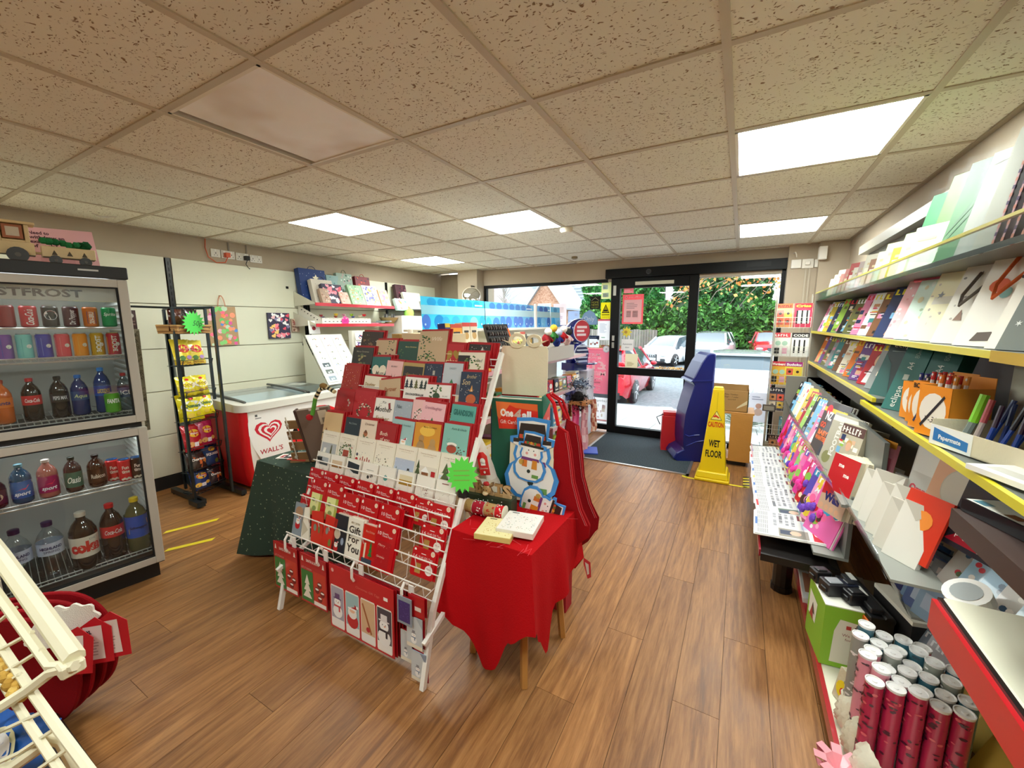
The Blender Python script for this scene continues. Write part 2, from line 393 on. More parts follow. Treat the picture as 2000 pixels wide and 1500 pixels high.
for (i,j),lab in LIGHTS.items():
 x0,y0 = GX+i*SX+.012,GY+j*SY+.012; x1,y1 = x0+SX-.024,y0+SY-.024
 t = thing('ceiling_light',lab,'ceiling light',(x0,y0,H), None)
 b = B(); w = .012
 for q in ((x0,y0,x1,y0+w),(x0,y1-w,x1,y1),(x0,y0,x0+w,y1),(x1-w,y0,x1,y1)):
  b.box(q[0],q[1],H-.002,q[2],q[3],H+.016,'#e9e2d2')
 b.done('frame',GR,t)
 b = B(); gap = .035 if (i,j)==(-3,-1) else 0
 b.box(x0+w+gap,y0+w,H+.002,x1-w,y1-w,H+.006,'#ffffff'); b.done('diffuser',UNLIT if gap else DIFF,t)
b = B(); b.lathe([(.052,0),(.052,-.018),(.04,-.034),(.018,-.038)],'#efe6cf',18,(-1.30,3.23,H-.002));
tag(b.done('smoke_alarm',PLASTIC,smooth=True),'round cream smoke alarm beside the bright middle ceiling light','smoke alarm')
b = B(); b.lathe([(.035,0),(.035,-.02),(.02,-.03)],'#8d7c5a',14,(-1.75,4.62,H-.002))
tag(b.done('ceiling_sensor',PLASTIC,smooth=True),'small brown sensor on the ceiling near the window','sensor')
b = B(); b.tube([(-4.0,1.17,H-.004),(-3.97,1.2,H-.02),(-3.93,1.18,H-.03),(-3.98,1.25,H-.02),(-4.03,1.22,H-.012),(-3.96,1.29,H-.006)],.004,'#e4e0d8',5)
tag(b.done('string_scrap',PAPER),'scrap of white string stuck to the ceiling tile above the fridge','string')
# ---- left wall: pale display boards between slotted uprights
PB = mat('display_board',.5,var=.03)
bz = [.11,.47,.85,1.21,1.585,1.975]
cols = [(-.5,1.655),(1.70,2.885),(2.93,4.10),(4.14,5.14)]
for q in range(4):
 for k in range(5):
  b = B(); b.box(XL+.002,cols[q][0]+.003,bz[k]+.003,XL+.022,cols[q][1]-.003,bz[k+1]-.003,'#e3e2cb')
  o = b.done('wall_board',PB,bpy.data.objects['wall_left'],bev=.0015)
for y in (1.677,2.908,4.12):
 b = B(); b.box(XL+.002,y-.016,.0,XL+.028,y+.016,1.97,'#2b2a28')
 for z in range(38):b.box(XL+.028,y-.004,.06+z*.05,XL+.0285,y+.004,.09+z*.05,'#0c0c0c')
 b.done('slotted_upright',METAL,bpy.data.objects['wall_left'])
b = B(); b.box(XL,-.5,0,XL+.03,5.1,.105,'#171411'); struct(b.done('baseboard_left',MATTE))
for (y,z) in ((2.71,1.80),(2.85,1.19)):
 b = B(); b.box(XL+.022,y-.012,z-.012,XL+.03,y+.012,z+.012,'#35302a'); b.done('bolt',METAL,bpy.data.objects['wall_left'])
def socket(y0,z0,double,lab,rock=None):
 w = .118 if double else .078
 t = thing('wall_socket',lab,'socket',(XL,y0,z0),'wall sockets in a row')
 b = B(); b.box(XL,y0,z0,XL+.012,y0+w,z0+.072,'#e6e2da'); b.done('face_plate',PLASTIC,t,bev=.002)
 for k in range(2 if double else 1):
  c = y0+w*((.25+.5*k) if double else .5)
  b = B(); b.box(XL+.012,c-.012,z0+.052,XL+.016,c+.004,z0+.066,'#f4f2ec'); b.done('switch',PLASTIC,t)
  b = B()
  for (dy,dz,hh) in ((0,.036,.012),(-.012,.018,.006),(.012,.018,.006)):b.box(XL+.012,c+dy-.003,z0+dz-hh/2,XL+.0124,c+dy+.003,z0+dz+hh/2,'#3a3734')
  b.done('pin_hole',PLASTIC,t)
socket(2.02,2.028,0,'single white wall socket, first of the row, no plug in it')
socket(2.105,2.026,1,'double white wall socket holding the orange plug')
socket(2.232,2.023,1,'double white wall socket holding the black plug')
socket(2.36,2.02,1,'white wall socket at the far end of the row beside the black plug')
b = B(); b.box(XL+.012,2.125,2.035,XL+.055,2.165,2.075,'#e0603a')
b.tube([(XL+.04,2.145,2.035),(XL+.04,2.12,1.985),(XL+.03,2.05,1.975),(XL+.02,1.99,2.02),(XL+.015,1.975,2.1),(XL+.01,1.985,2.18)],.005,'#cf5c35',6)
tag(b.done('power_plug',PLASTIC,bev=.003),'orange plug with a looping orange cable up to the ceiling','plug')
b = B(); b.box(XL+.012,2.30,2.03,XL+.055,2.34,2.07,'#191818')
b.tube([(XL+.04,2.32,2.035),(XL+.045,2.30,1.99),(XL+.03,2.325,1.965),(XL+.024,2.345,1.95)],.004,'#1b1a1a',6)
tag(b.done('power_plug',PLASTIC,bev=.003),'black plug with a short black cable behind the wall board','plug')
for y in (2.17,2.33):
 b = B(); b.box(XL,y,2.095,XL+.008,y+.012,H,'#8f867a'); b.done('conduit',PLASTIC,bpy.data.objects['wall_left'])
b = B(); b.tube([(XL+.04,2.915,1.95),(XL+.045,2.925,1.5),(XL+.06,2.92,1.2),(XL+.05,2.94,.9),(XL+.05,2.93,.7)],.006,'#141414',6)
b.tube([(XL+.04,2.93,1.9),(XL+.05,2.94,1.4),(XL+.07,2.9,1.1),(XL+.06,2.95,.7)],.006,'#141414',6)
tag(b.done('power_cable',RUBBER,smooth=True),'black cable running down the wall beside the shelf upright','cable')
# ================================================================ shopfront
BLK = mat('black_frame',.45,spec=.2)
def bar(name,q,parent,col='#0e0e0e',bev=.003,m=None):
 b = B(); b.box(*q,col); return b.done(name,m or BLK,parent,bev=bev)
b = B(); b.box(-3.36,YF+.01,1.925,-1.50,YF+.07,1.965,'#141414'); w1 = struct(b.done('window_1',BLK))
bar('frame',(-3.36,YF+.01,.05,-3.32,YF+.07,1.925),w1); bar('frame',(-3.36,YF+.01,.03,-1.44,YF+.07,.10),w1)
b = B(); b.box(-3.32,YF+.035,.10,-1.44,YF+.041,1.925,'#ffffff'); b.done('pane',GLASS,w1)
b = B(); b.box(-1.52,YF-.06,1.965,.37,YF+.08,2.075,'#0c0c0c'); d1 = struct(b.done('door_1',BLK,bev=.004))
bar('frame',(-1.455,YF-.01,0,-1.345,YF+.07,1.965),d1)
bar('frame',(.325,YF-.01,0,.365,YF+.07,1.965),d1)
bar('frame',(-.555,YF-.01,.05,-.455,YF+.07,1.965),d1)
bar('frame',(-1.345,YF-.01,1.845,-.555,YF+.07,1.965),d1)
bar('frame',(-1.345,YF-.01,.775,-.555,YF+.06,.865),d1)
bar('frame',(-1.345,YF-.01,.0,-.555,YF+.07,.10),d1)
bar('frame',(-.455,YF-.01,.0,.325,YF+.07,.06),d1)
for q in ((-1.345,.865,-.555,1.845),(-1.345,.10,-.555,.775),(-.455,.06,.325,1.965)):
 b = B(); b.box(q[0],YF+.03,q[1],q[2],YF+.036,q[3],'#ffffff'); b.done('pane',GLASS,d1)
b = B(); b.box(-1.16,YF-.02,1.875,-.72,YF-.011,1.915,'#d9d3ba'); b.done('brush_strip',PLASTIC,d1)
b = B(); b.box(-1.425,YF-.02,1.76,-1.39,YF-.008,1.88,'#d8d8d2'); b.done('door_sensor',PLASTIC,d1)
b = B(); b.box(-1.42,YF-.025,1.2,-1.39,YF-.008,1.265,'#cfcfc8'); b.box(-1.42,YF-.025,1.11,-1.39,YF-.008,1.18,'#bdbdb6'); b.done('door_handle',METAL,d1)
b = B(); b.cyl((-1.0,YF-.075,2.02),(-1.0,YF-.058,2.02),.03,'#2d2d2d',16); b.cyl((-1.0,YF-.08,2.02),(-1.0,YF-.07,2.02),.02,'#0a0a0a',16); b.done('door_sensor',PLASTIC,d1)
b = B(); b.box(.0,YF-.066,2.0,.22,YF-.061,2.05,'#1e1e1e'); b.done('cover_plate',BLK,d1)
b = B(); b.tube([(.36,YF-.03,2.03),(.375,YF-.03,2.1),(.41,4.97,2.105),(.42,4.97,2.08),(.425,4.985,2.06)],.006,'#e3ded2',6)
tag(b.done('white_cable',PLASTIC,smooth=True),'white cable looping from the black door header to the switch boxes','cable')
for q,l,nm in (((.385,5.0,1.955,.47,5.02,2.04),'blank white switch plate on the column beside the door header','switch_plate'), ((.475,5.0,1.95,.57,5.02,2.04),'white switch plate with a raised knob, next to the blank plate','switch_plate'), ((.575,4.99,1.955,.64,5.03,2.03),'narrow white junction box low on the column by the alarm box','junction_box'), ((.585,4.86,2.01,.65,4.93,2.13),'white upright alarm box at the top of the column','alarm_box')):
 b = B(); b.box(*q,'#e6e1d6');
 if 'knob' in l:b.box(.5,4.975,1.98,.54,5.0,2.015,'#efebe0')
 tag(b.done(nm,PLASTIC,bev=.004),l,'switch box')
for x in (.505,.535):
 b = B(); b.box(x,5.008,0.9,x+.014,5.02,1.955,'#b9ae9a'); b.done('conduit',PLASTIC,bpy.data.objects['wall_column'])
m,nt,p = nodes('thin_paper'); a_ = nt.nodes.new('ShaderNodeAttribute'); a_.attribute_name = 'Col'; nt.links.new(a_.outputs['Color'],p.inputs['Base Color']); p.inputs['Roughness'].default_value = .6
tl = nt.nodes.new('ShaderNodeBsdfTranslucent'); nt.links.new(a_.outputs['Color'],tl.inputs[0]); ms = nt.nodes.new('ShaderNodeMixShader'); ms.inputs[0].default_value = .45
nt.links.new(p.outputs[0],ms.inputs[1]); nt.links.new(tl.outputs[0],ms.inputs[2]); nt.links.new(ms.outputs[0],nt.nodes['Material Output'].inputs[0]); SHEET = m
def sheet(name,x0,z0,x1,z1,col,lab,cat='poster',draw=None,y=YF+.028,dbl=True):
 b = B(); b.poly([(x0,y-.0008,z0),(x1,y-.0008,z0),(x1,y-.0008,z1),(x0,y-.0008,z1)],col); b.at(MF((x0,y-.0012,z0),-90))
 if draw:draw(b,x1-x0,z1-z0)
 return tag(b.done(name,SHEET),lab,cat,'notices on the shop glass')
def lines(b,x,y,w,h,n,col='#8b8b90',th=.45,seed=1,z=.0006):
 r = R(seed)
 for i in range(n):b.rect(x,y+h-(i+1)*h/n,w*(.6+.4*r.random()),h/n*th,col,z)
def dr1(b,w,h):b.rect(w*.15,h*.55,w*.5,h*.25,'#b9c6e0'); b.text('eu',w*.2,h*.6,h*.12,'#3a57a5'); b.rect(w*.15,h*.1,w*.6,h*.25,'#bcc9d8'); lines(b,w*.2,h*.12,w*.5,h*.2,4)
sheet('notice',-1.59,1.725,-1.465,1.94,'#eef0a6','pale yellow notice with small blue print high on the glass',draw=dr1)
def dr2(b,w,h):
 b.pg([(w*.1,h*.66),(w*.9,h*.66),(w*.5,h*.92)],'#c9cba0'); b.pg([(w*.16,h*.66),(w*.84,h*.66),(w*.5,h*.87)],'#1a1a14',.0007)
 b.text('HOME',w*.15,h*.46,h*.16,'#d6d44a',w=w*.7); b.text('NEWS',w*.15,h*.26,h*.16,'#d6d44a',w=w*.7); b.text('DELIVERY',w*.15,h*.1,h*.09,'#d6d44a',w=w*.7)
sheet('sign',-1.735,1.60,-1.60,1.76,'#17170f','black and yellow HOME NEWS sign on the glass',draw=dr2)
def dr3(b,w,h):
 b.pg([(w*.1,h*.35),(w*.9,h*.35),(w*.5,h*.9)],'#1b1b10'); b.pg([(w*.19,h*.4),(w*.81,h*.4),(w*.5,h*.82)],'#f0dc10',.0008)
 b.rect(w*.3,h*.46,w*.4,h*.09,'#1b1b10',.0009); b.rect(w*.1,h*.22,w*.8,h*.05,'#1b1b10'); b.text('WARNING',w*.1,h*.07,h*.08,'#1b1b10',w=w*.8)
sheet('sign',-1.59,1.475,-1.465,1.68,'#efdc12','yellow warning sign with a black triangle on the glass',draw=dr3)
def dr4(b,w,h):b.rect(0,h*.92,w,h*.08,'#e8707a'); lines(b,w*.15,h*.35,w*.6,h*.48,12,'#c3cbd8'); b.rect(w*.3,h*.1,w*.3,h*.05,'#a8c8b0')
sheet('notice',-1.625,1.205,-1.458,1.47,'#f3f1f2','white typed notice with a red top edge beside the door jamb',draw=dr4)
def dr5(b,w,h):
 b.text('MUST',w/2,h*.865,h*.055,'#fff4f4',w=w*.38,al='c',flip=True,bold=.02); b.text('BE WON',w/2,h*.795,h*.05,'#fff4f4',w=w*.46,al='c',flip=True,bold=.02)
 b.text('£15',w/2,h*.57,h*.18,'#fff4f4',w=w*.8,al='c',flip=True,bold=.04); b.text('Million',w*.5,h*.42,h*.1,'#fff4f4',w=w*.8,al='c',flip=True,bold=.03)
 b.text('Jackpot',w*.5,h*.33,h*.06,'#fff4f4',w=w*.6,al='c',flip=True,bold=.03); b.rect(w*.1,h*.24,w*.62,h*.035,'#d8a7b3'); b.rect(w*.25,h*.17,w*.5,h*.012,'#fff4f4')
 b.text('Lotto',w*.5,h*.08,h*.045,'#fff4f4',w=w*.4,al='c',flip=True,bold=.02)
sheet('poster',-1.86,.50,-1.458,1.075,'#dd6f82','big pink poster reading £15 Million, seen from behind',draw=dr5)
def dr6(b,w,h):b.rect(w*.03,h*.05,w*.93,h*.4,'#f4f4f6'); b.rect(w*.06,h*.07,w*.86,h*.36,'#c8cfe4')
sheet('notice',-1.86,.12,-1.64,.455,'#c2c8de','pale grey-blue board low in the window under the pink poster',draw=lambda b,w,h:(b.rect(0,h*.9,w,h*.1,'#ffffff'),b.rect(0,0,w,h*.06,'#ffffff')))
def dr7(b,w,h):
 b.text('Lashings',w/2,h*.84,h*.09,'#8c8c8c',w=w*.85,al='c',flip=True)
 r = R(4)
 for i in range(9):b.rect(w*r.uniform(.1,.6),h*r.uniform(.12,.66),w*r.uniform(.06,.25),h*r.uniform(.04,.16),r.choice(['#e3c9c6','#cfcfcf','#e7dccb']),.0006+i*1e-5)
 b.rect(w*.05,h*.05,w*.9,h*.06,'#e6a9a9')
sheet('poster',-1.635,.12,-1.458,.45,'#f5f3f2','white poster with faint sketches low in the window corner',draw=dr7)
sheet('poster',-2.25,1.38,-2.06,1.68,'#f1dfe2','pale pink poster leaning just past the blue balloon header',draw=lambda b,w,h:(b.rect(w*.1,h*.6,w*.7,h*.25,'#f6eef0'),lines(b,w*.15,h*.2,w*.6,h*.35,5,'#c9bcd2'),b.rect(0,0,w,h*.05,'#5e6fae')))
sheet('poster',-2.035,1.365,-1.875,1.58,'#a9bfe6','pale blue poster with a white disc, in the window',draw=lambda b,w,h:(b.rect(0,0,w,h*.06,'#fff'+'fff'),b.disc(w*.7,h*.78,w*.14,'#d9e3f5'),lines(b,w*.15,h*.3,w*.5,h*.2,3,'#dbe5f6')))
def dr8(b,w,h):b.rect(0,h*.72,w,h*.28,'#2c3c5c'); b.text('Be Social',w*.1,h*.8,h*.1,'#dfe4ee',w=w*.6); [b.disc(w*(.2+.2*i),h*(.3+.1*(i%2)),w*.1,c,.0006+i*1e-5) for i,c in enumerate(['#c9856a','#e2d8d0','#8c4a3a','#c2554a'])]
sheet('poster',-1.735,1.105,-1.60,1.26,'#eceef4','small poster with a blue top and a group of faces',draw=dr8)
sheet('notice',-1.86,1.11,-1.76,1.26,'#dbe6ee','small pale notice beside the poster of faces',draw=lambda b,w,h:lines(b,w*.1,h*.1,w*.7,h*.7,6,'#b4c1cf'))
def dr9(b,w,h):
 b.rect(w*.08,h*.06,w*.84,h*.76,'#f1eef0'); b.disc(w*.17,h*.91,w*.06,'#f5d8d8'); b.disc(w*.17,h*.91,w*.035,'#e23b3e',.0007); b.text('post office',w*.3,h*.89,h*.05,'#fbe9e9',w=w*.55)
 r = R(2)
 for i in range(5):b.rect(w*.2,h*(.42-.045*i),w*.22,h*.02,'#8d8d95'); b.rect(w*.5,h*(.42-.045*i),w*.25,h*.02,'#8d8d95')
 lines(b,w*.2,h*.52,w*.55,h*.22,4,'#b9b9c2')
sheet('notice',-1.315,1.41,-1.06,1.77,'#e8585c','red framed white notice on the door glass',draw=dr9,y=YF+.024)
sheet('sticker',-1.305,1.785,-1.185,1.845,'#f37d84','small pink sticker above the red framed notice',draw=lambda b,w,h:lines(b,w*.1,h*.2,w*.8,h*.6,2,'#fbdadb'),y=YF+.024)
sheet('notice',-1.31,1.08,-1.16,1.22,'#cfc5bd','beige Automatic Door notice on the door glass',draw=lambda b,w,h:(b.text('Automatic',w/2,h*.5,h*.16,'#3a3230',w=w*.8,al='c'),b.text('door',w/2,h*.22,h*.15,'#3a3230',w=w*.35,al='c')),y=YF+.024)
sheet('notice',-1.255,.865,-1.10,1.04,'#d9c9a4','buff paper notice low on the door glass',draw=lambda b,w,h:lines(b,w*.15,h*.15,w*.6,h*.3,4,'#b5a57f'),y=YF+.024)
b = B(); b.at(MF((-1.25,YF+.023,1.31),-90)); b.star(0,0,.07,'#e9d64a',8,.6,0); b.disc(-.01,0,.02,'#b58a3a',.0006)
tag(b.done('sticker',PAPER),'yellow spiky sticker below the red framed notice','sticker','notices on the shop glass')
b = B(); b.at(MF((-1.50,YF+.02,1.09),-90)); b.disc(0,0,.045,'#c9ccd6',0,n=20); b.disc(0,0,.034,'#e8e9ee',.0006,n=20); b.disc(0,0,.012,'#b6bac6',.0008)
tag(b.done('sticker',PAPER),'round grey sticker at the corner of the pink poster','sticker','notices on the shop glass')
b = B(); b.at(MF((-1.85,YF+.02,1.40),-90)); b.pg([(0,0),(.22,0),(.215,.08),(.18,.15),(.11,.19),(.04,.15),(.005,.08)],'#86a9d6',0); b.text('Only',.04,.05,.06,'#d6e2f2',w=.14)
tag(b.done('sign',PAPER),'pale blue domed sign with white lettering in the window','sign','notices on the shop glass')
def dr10(b,w,h):b.disc(w*.5,h*.55,w*.16,'#e4b9a5'); b.disc(w*.5,h*.34,w*.22,'#ead0bf'); lines(b,w*.15,h*.76,w*.6,h*.15,2,'#b9bdd0')
sheet('poster',.13,.33,.32,.66,'#e3e3ee','pale poster with a teddy bear shape low on the glass behind the cabinet',draw=dr10)
m,nt,p = nodes('mat_pile'); n_ = nt.nodes.new('ShaderNodeTexNoise'); n_.inputs['Scale'].default_value = 130; g_ = nt.nodes.new('ShaderNodeNewGeometry'); nt.links.new(g_.outputs['Position'],n_.inputs['Vector'])
r_ = nt.nodes.new('ShaderNodeValToRGB'); r_.color_ramp.elements[0].position = .35; r_.color_ramp.elements[0].color = hx('#1c2429'); r_.color_ramp.elements[1].position = .7; r_.color_ramp.elements[1].color = hx('#46535a')
nt.links.new(n_.outputs['Fac'],r_.inputs[0]); nt.links.new(r_.outputs[0],p.inputs['Base Color']); p.inputs['Roughness'].default_value = 1
bb = nt.nodes.new('ShaderNodeBump'); bb.inputs['Strength'].default_value = .8; bb.inputs['Distance'].default_value = .006; nt.links.new(n_.outputs['Fac'],bb.inputs['Height']); nt.links.new(bb.outputs[0],p.inputs['Normal'])
t = thing('doormat','dark grey entrance mat with pale edging inside the door','doormat',(-.9,4.5,0))
b = B(); b.box(-1.43,4.02,0.0,-.36,YF,.008,'#39434a'); b.done('mat',m,t)
b = B(); b.box(-1.455,3.995,0,-1.43,YF,.01,'#c9c7c0'); b.box(-1.455,3.995,0,-.335,4.02,.01,'#c9c7c0'); b.box(-.36,3.995,0,-.335,YF,.01,'#b9b7b0'); b.done('edge_strip',METAL,t)
t = thing('hazard_tape','square of yellow and black striped tape stuck on the floor round the wet floor cone','tape',(-.1,4.1,0))
b = B()
def strip(b,p,q,w,z=.0012,striped=True):
 P,Q = Vector(p),Vector(q); d = (Q-P); L = d.length; d.normalize(); nn = Vector((-d.y,d.x)); N = max(1,int(L/.035))
 for i in range(N):
  a = P+d*L*i/N; c = P+d*L*(i+1)/N; s_ = d*.02
  b.poly([(a.x,a.y,z),(c.x,c.y,z),(c.x+nn.x*w+s_.x,c.y+nn.y*w+s_.y,z),(a.x+nn.x*w+s_.x,a.y+nn.y*w+s_.y,z)],'#22200f' if (striped and i%2) else '#e3cf2a')
strip(b,(-.34,3.93),(-.34,4.22),.05); strip(b,(.16,3.93),(-.34,3.93),-.03,striped=False); strip(b,(.11,3.93),(.11,4.22),-.05); b.done('tape',PLASTIC,t)
t = thing('floor_tape','two peeling yellow tape strips on the floor beside the fridge','tape',(-2.9,1.3,0))
for q in (((-3.35,1.10),(-3.24,1.38)),((-3.07,1.0),(-2.96,1.22))):
 b = B(); strip(b,q[0],q[1],.035,striped=False); b.done('strip',PLASTIC,t)
 # ================================================================ outside
GZ = -.67
def gmat(name,c1,c2,sc,rough=.95):
 m,nt,p = nodes(name); n = nt.nodes.new('ShaderNodeTexNoise'); n.inputs['Scale'].default_value = sc; n.inputs['Detail'].default_value = 8
 g = nt.nodes.new('ShaderNodeNewGeometry'); nt.links.new(g.outputs['Position'],n.inputs['Vector'])
 r = nt.nodes.new('ShaderNodeValToRGB'); r.color_ramp.elements[0].position = .35; r.color_ramp.elements[0].color = hx(c1); r.color_ramp.elements[1].position = .65; r.color_ramp.elements[1].color = hx(c2)
 nt.links.new(n.outputs['Fac'],r.inputs[0]); nt.links.new(r.outputs[0],p.inputs['Base Color']); p.inputs['Roughness'].default_value = rough; return m
ASPH = gmat('asphalt','#7d858a','#949b9f',14); SLABM = gmat('paving_stone','#b7bab8','#c9cbc7',5); BRICKM = gmat('brick_gable','#a8755a','#cfa58a',9)
def zg(y): return -.03 if y<5.5 else (-.03-.27*(y-5.5)/3.1 if y<8.6 else (-.30-.37*(y-8.6)/2.0 if y<10.6 else GZ))
b = B(); ys = [8.6,10.6,40]; xs = [-34,16]
for y0,y1 in ((8.6,10.6),(10.6,60)):b.poly([(-40,y0,zg(y0)),(20,y0,zg(y0)),(20,y1,zg(y1)),(-40,y1,zg(y1))],'#777777')
struct(b.done('car_park_ground',ASPH))
b = B(); b.poly([(-9,5.26,-.045),(6,5.26,-.045),(6,5.5,-.045),(-9,5.5,-.045)],'#555555'); b.poly([(-9,5.5,-.045),(6,5.5,-.045),(6,8.62,-.315),(-9,8.62,-.315)],'#555555')
pav = struct(b.done('pavement',ASPH))
for i in range(-5,5):
 for k in range(6):
  y0 = 5.27+k*.56; x0 = i*.62+.3-.1*(k%2); y1 = y0+.55; x1 = x0+.61
  b = B(); z0,z1 = zg(y0),zg(min(y1,8.6))
  b.add([(x0,y0,z0-.02),(x1,y0,z0-.02),(x1,y1,z1-.02),(x0,y1,z1-.02),(x0,y0,z0),(x1,y0,z0),(x1,y1,z1),(x0,y1,z1)], [(4,5,6,7),(0,1,5,4),(1,2,6,5),(2,3,7,6),(3,0,4,7)],'#c0c2bf'); b.done('paving_slab',SLABM,pav)
def leafcloud(b,n,cf,size,cols,rng,flat=.6):
 for _ in range(n):
  p = cf(rng); s = size*rng.uniform(.6,1.4)
  a = Vector((rng.uniform(-1,1),rng.uniform(-1,1),rng.uniform(-1,1))); a.normalize()
  c = a.orthogonal().normalized(); c = (Matrix.Rotation(rng.uniform(0,6.28),3,a)@c); d = a.cross(c)
  col = rng.choice(cols); P = Vector(p)
  b.poly([P-c*s,P-d*s*flat,P+c*s,P+d*s*flat],col)
LEAF = mat('leaf',.6)
def hedge(name,x0,x1,y,zt,n,cols,lab,cat,seed,size=.16,depth=1.2):
 t = thing(name,lab,cat,((x0+x1)/2,y,GZ)); rg = R(seed)
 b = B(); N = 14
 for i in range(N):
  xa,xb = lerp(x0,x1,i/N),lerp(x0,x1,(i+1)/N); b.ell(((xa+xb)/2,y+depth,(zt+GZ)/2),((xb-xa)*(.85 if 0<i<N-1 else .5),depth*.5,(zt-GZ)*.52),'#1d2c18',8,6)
 b.done('dark_backing',LEAF,t)  # dark solid lumps put behind the leaves to close gaps to the sky
 b = B()
 def cf(r):
  x = r.uniform(x0,x1); z = GZ+(zt-GZ)*r.random()**.9*(1+.08*math.sin(x*2.1)+.05*math.sin(x*5.3));
  return (x,y+.25*math.sin(x*1.7+z*2)+.2*math.sin(x*4.1-z*3)+r.random()*.35+max(0,z-zt+.6)*.7,z)
 leafcloud(b,n,cf,size,cols,rg); stuff(b.done('foliage',LEAF,t))
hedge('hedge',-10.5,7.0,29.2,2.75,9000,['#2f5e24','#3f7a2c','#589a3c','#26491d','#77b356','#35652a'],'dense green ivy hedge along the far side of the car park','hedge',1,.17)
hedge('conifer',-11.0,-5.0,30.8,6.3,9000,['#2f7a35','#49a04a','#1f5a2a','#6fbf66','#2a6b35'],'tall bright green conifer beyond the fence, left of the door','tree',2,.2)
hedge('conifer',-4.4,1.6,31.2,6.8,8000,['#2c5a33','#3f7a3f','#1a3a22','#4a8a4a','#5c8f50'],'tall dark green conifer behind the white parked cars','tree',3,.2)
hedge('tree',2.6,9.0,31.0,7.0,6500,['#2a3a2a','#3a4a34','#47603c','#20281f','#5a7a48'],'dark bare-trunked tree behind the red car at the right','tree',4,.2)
t = thing('autumn_tree','tree with orange autumn leaves on bare hanging twigs above the cars','tree',(.9,13.2,GZ))
b = B(); rg = R(11); tips = []
b.tube([(3.2,13.4,GZ),(3.1,13.4,1.6),(2.7,13.2,3.4),(2.3,13.0,5.0)],.13,'#5c5148',7,r2=.07)
for k in range(26):
 s = Vector((rg.uniform(1.6,2.9),13.1,rg.uniform(2.9,4.6))); e = Vector((rg.uniform(-2.4,1.5),12.8+rg.uniform(-.5,.6),rg.uniform(2.0,3.4)))
 mid = (s+e)/2+Vector((0,0,rg.uniform(.1,.5))); b.tube([s,mid,e,e+Vector((-.2,0,-.35))],.018,'#8c7f72',4,r2=.005); tips.append((s,mid,e))
b.done('branch',WOODM,t)
b = B()
def cf(r):
 s,m_,e = r.choice(tips); q = r.random()**.6; p = s.lerp(m_,q*2) if q<.5 else m_.lerp(e,q*2-1); return p+Vector((r.gauss(0,.13),r.gauss(0,.13),r.gauss(-.05,.14)))
leafcloud(b,1500,cf,.055,['#e0a34a','#d98b3a','#f0c070','#c9742e','#e8b46a','#b9a05a'],rg,.8); stuff(b.done('leaf',LEAF,t))
t = thing('timber_fence','grey timber fence in front of the conifers, left of the white hatchback','fence',(-8,24.4,GZ))
x = -13.0; q = None
while x<-4.2:
 b = B(); b.box(x,24.4,GZ,x+.13,24.43,1.05+.02*math.sin(x*9),R(int(x*50)).choice(['#8b8378','#9a9186','#7c756b'])); b.done('board',CARD,t); x+=.15
for z in (0,.7):
 b = B(); b.box(-13,24.44,z,-4.2,24.5,z+.08,'#77705f'); b.done('rail',CARD,t)
def house(x0,x1,y,ez,az,dep,wall,roof,lab,wins,right=6):
 t = thing('house',lab,'house',((x0+x1)/2,y,GZ)); xm = (x0+x1)/2
 b = B(); b.add([(x0,y,GZ),(x1,y,GZ),(x1,y,ez),(xm,y,az),(x0,y,ez),(x0,y+dep,GZ),(x1,y+dep,GZ),(x1,y+dep,ez),(xm,y+dep,az),(x0,y+dep,ez)], [(0,1,2,3,4),(5,9,8,7,6),(0,4,9,5),(1,6,7,2)],wall); b.done('wall',CARD if wall[1]!='a' else BRICKM,t)
 b = B()
 for sx,xe in ((-1,x0-.3),(1,x1+.3)):
  sl_ = (az-ez)/(xm-x0); ze = ez-.3*sl_
  b.add([(xe,y-.3,ze),(xm,y-.3,az),(xm,y+dep,az),(xe,y+dep,ze),(xe,y-.3,ze+.15),(xm,y-.3,az+.15),(xm,y+dep,az+.15),(xe,y+dep,ze+.15)], [(0,1,2,3),(7,6,5,4),(0,4,5,1),(3,2,6,7),(0,3,7,4)],[roof,roof,'#eceae6',roof,roof])
 b.done('roof',CARD,t)
 for (a,c,d,e) in wins:
  b = B(); b.box(a,y-.06,c,d,y+.02,e,'#f2f2ef'); wf = b.done('window',PLASTIC,t)
  b = B(); b.box(a+.08,y-.07,c+.08,d-.08,y-.062,e-.08,'#a9b6c2'); b.box((a+d)/2-.02,y-.075,c+.08,(a+d)/2+.02,y-.07,e-.08,'#f2f2ef'); b.done('pane',GLOSS,wf)
house(-20.9,-17.0,31,2.6,4.9,7,'#e3c6cf','#aeb6bd','house with a pale pink gable and grey slate roof behind the left window',[(-19.6,.8,-18.3,1.9)])
house(-16.6,-13.4,32.6,2.95,5.1,6,'#a8755a','#aeb6bd','brick gabled house with a small white window behind the left window',[(-15.6,2.0,-14.4,3.1)])
t = thing('house','long slate-roofed house behind the two gables','house',(-16,41,GZ))
b = B(); b.box(-34,41,GZ,-12.5,47,3.4,'#c9bfb6'); b.done('wall',CARD,t)
b = B(); b.poly([(-35,40.6,3.3),(-12,40.6,3.3),(-12,44,7.4),(-35,44,7.4)],'#9aa4ac'); b.poly([(-35,47.4,3.3),(-35,44,7.4),(-12,44,7.4),(-12,47.4,3.3)],'#9aa4ac')
for k in range(12):b.box(-35,40.6+.28*k,3.33+.335*k,-12,40.64+.28*k,3.38+.338*k,'#7f8a93')
b.done('roof',CARD,t)
t = thing('bare_tree','leafless pale tree in front of the two gabled houses','tree',(-15.7,27,GZ)); b = B(); rg = R(21)
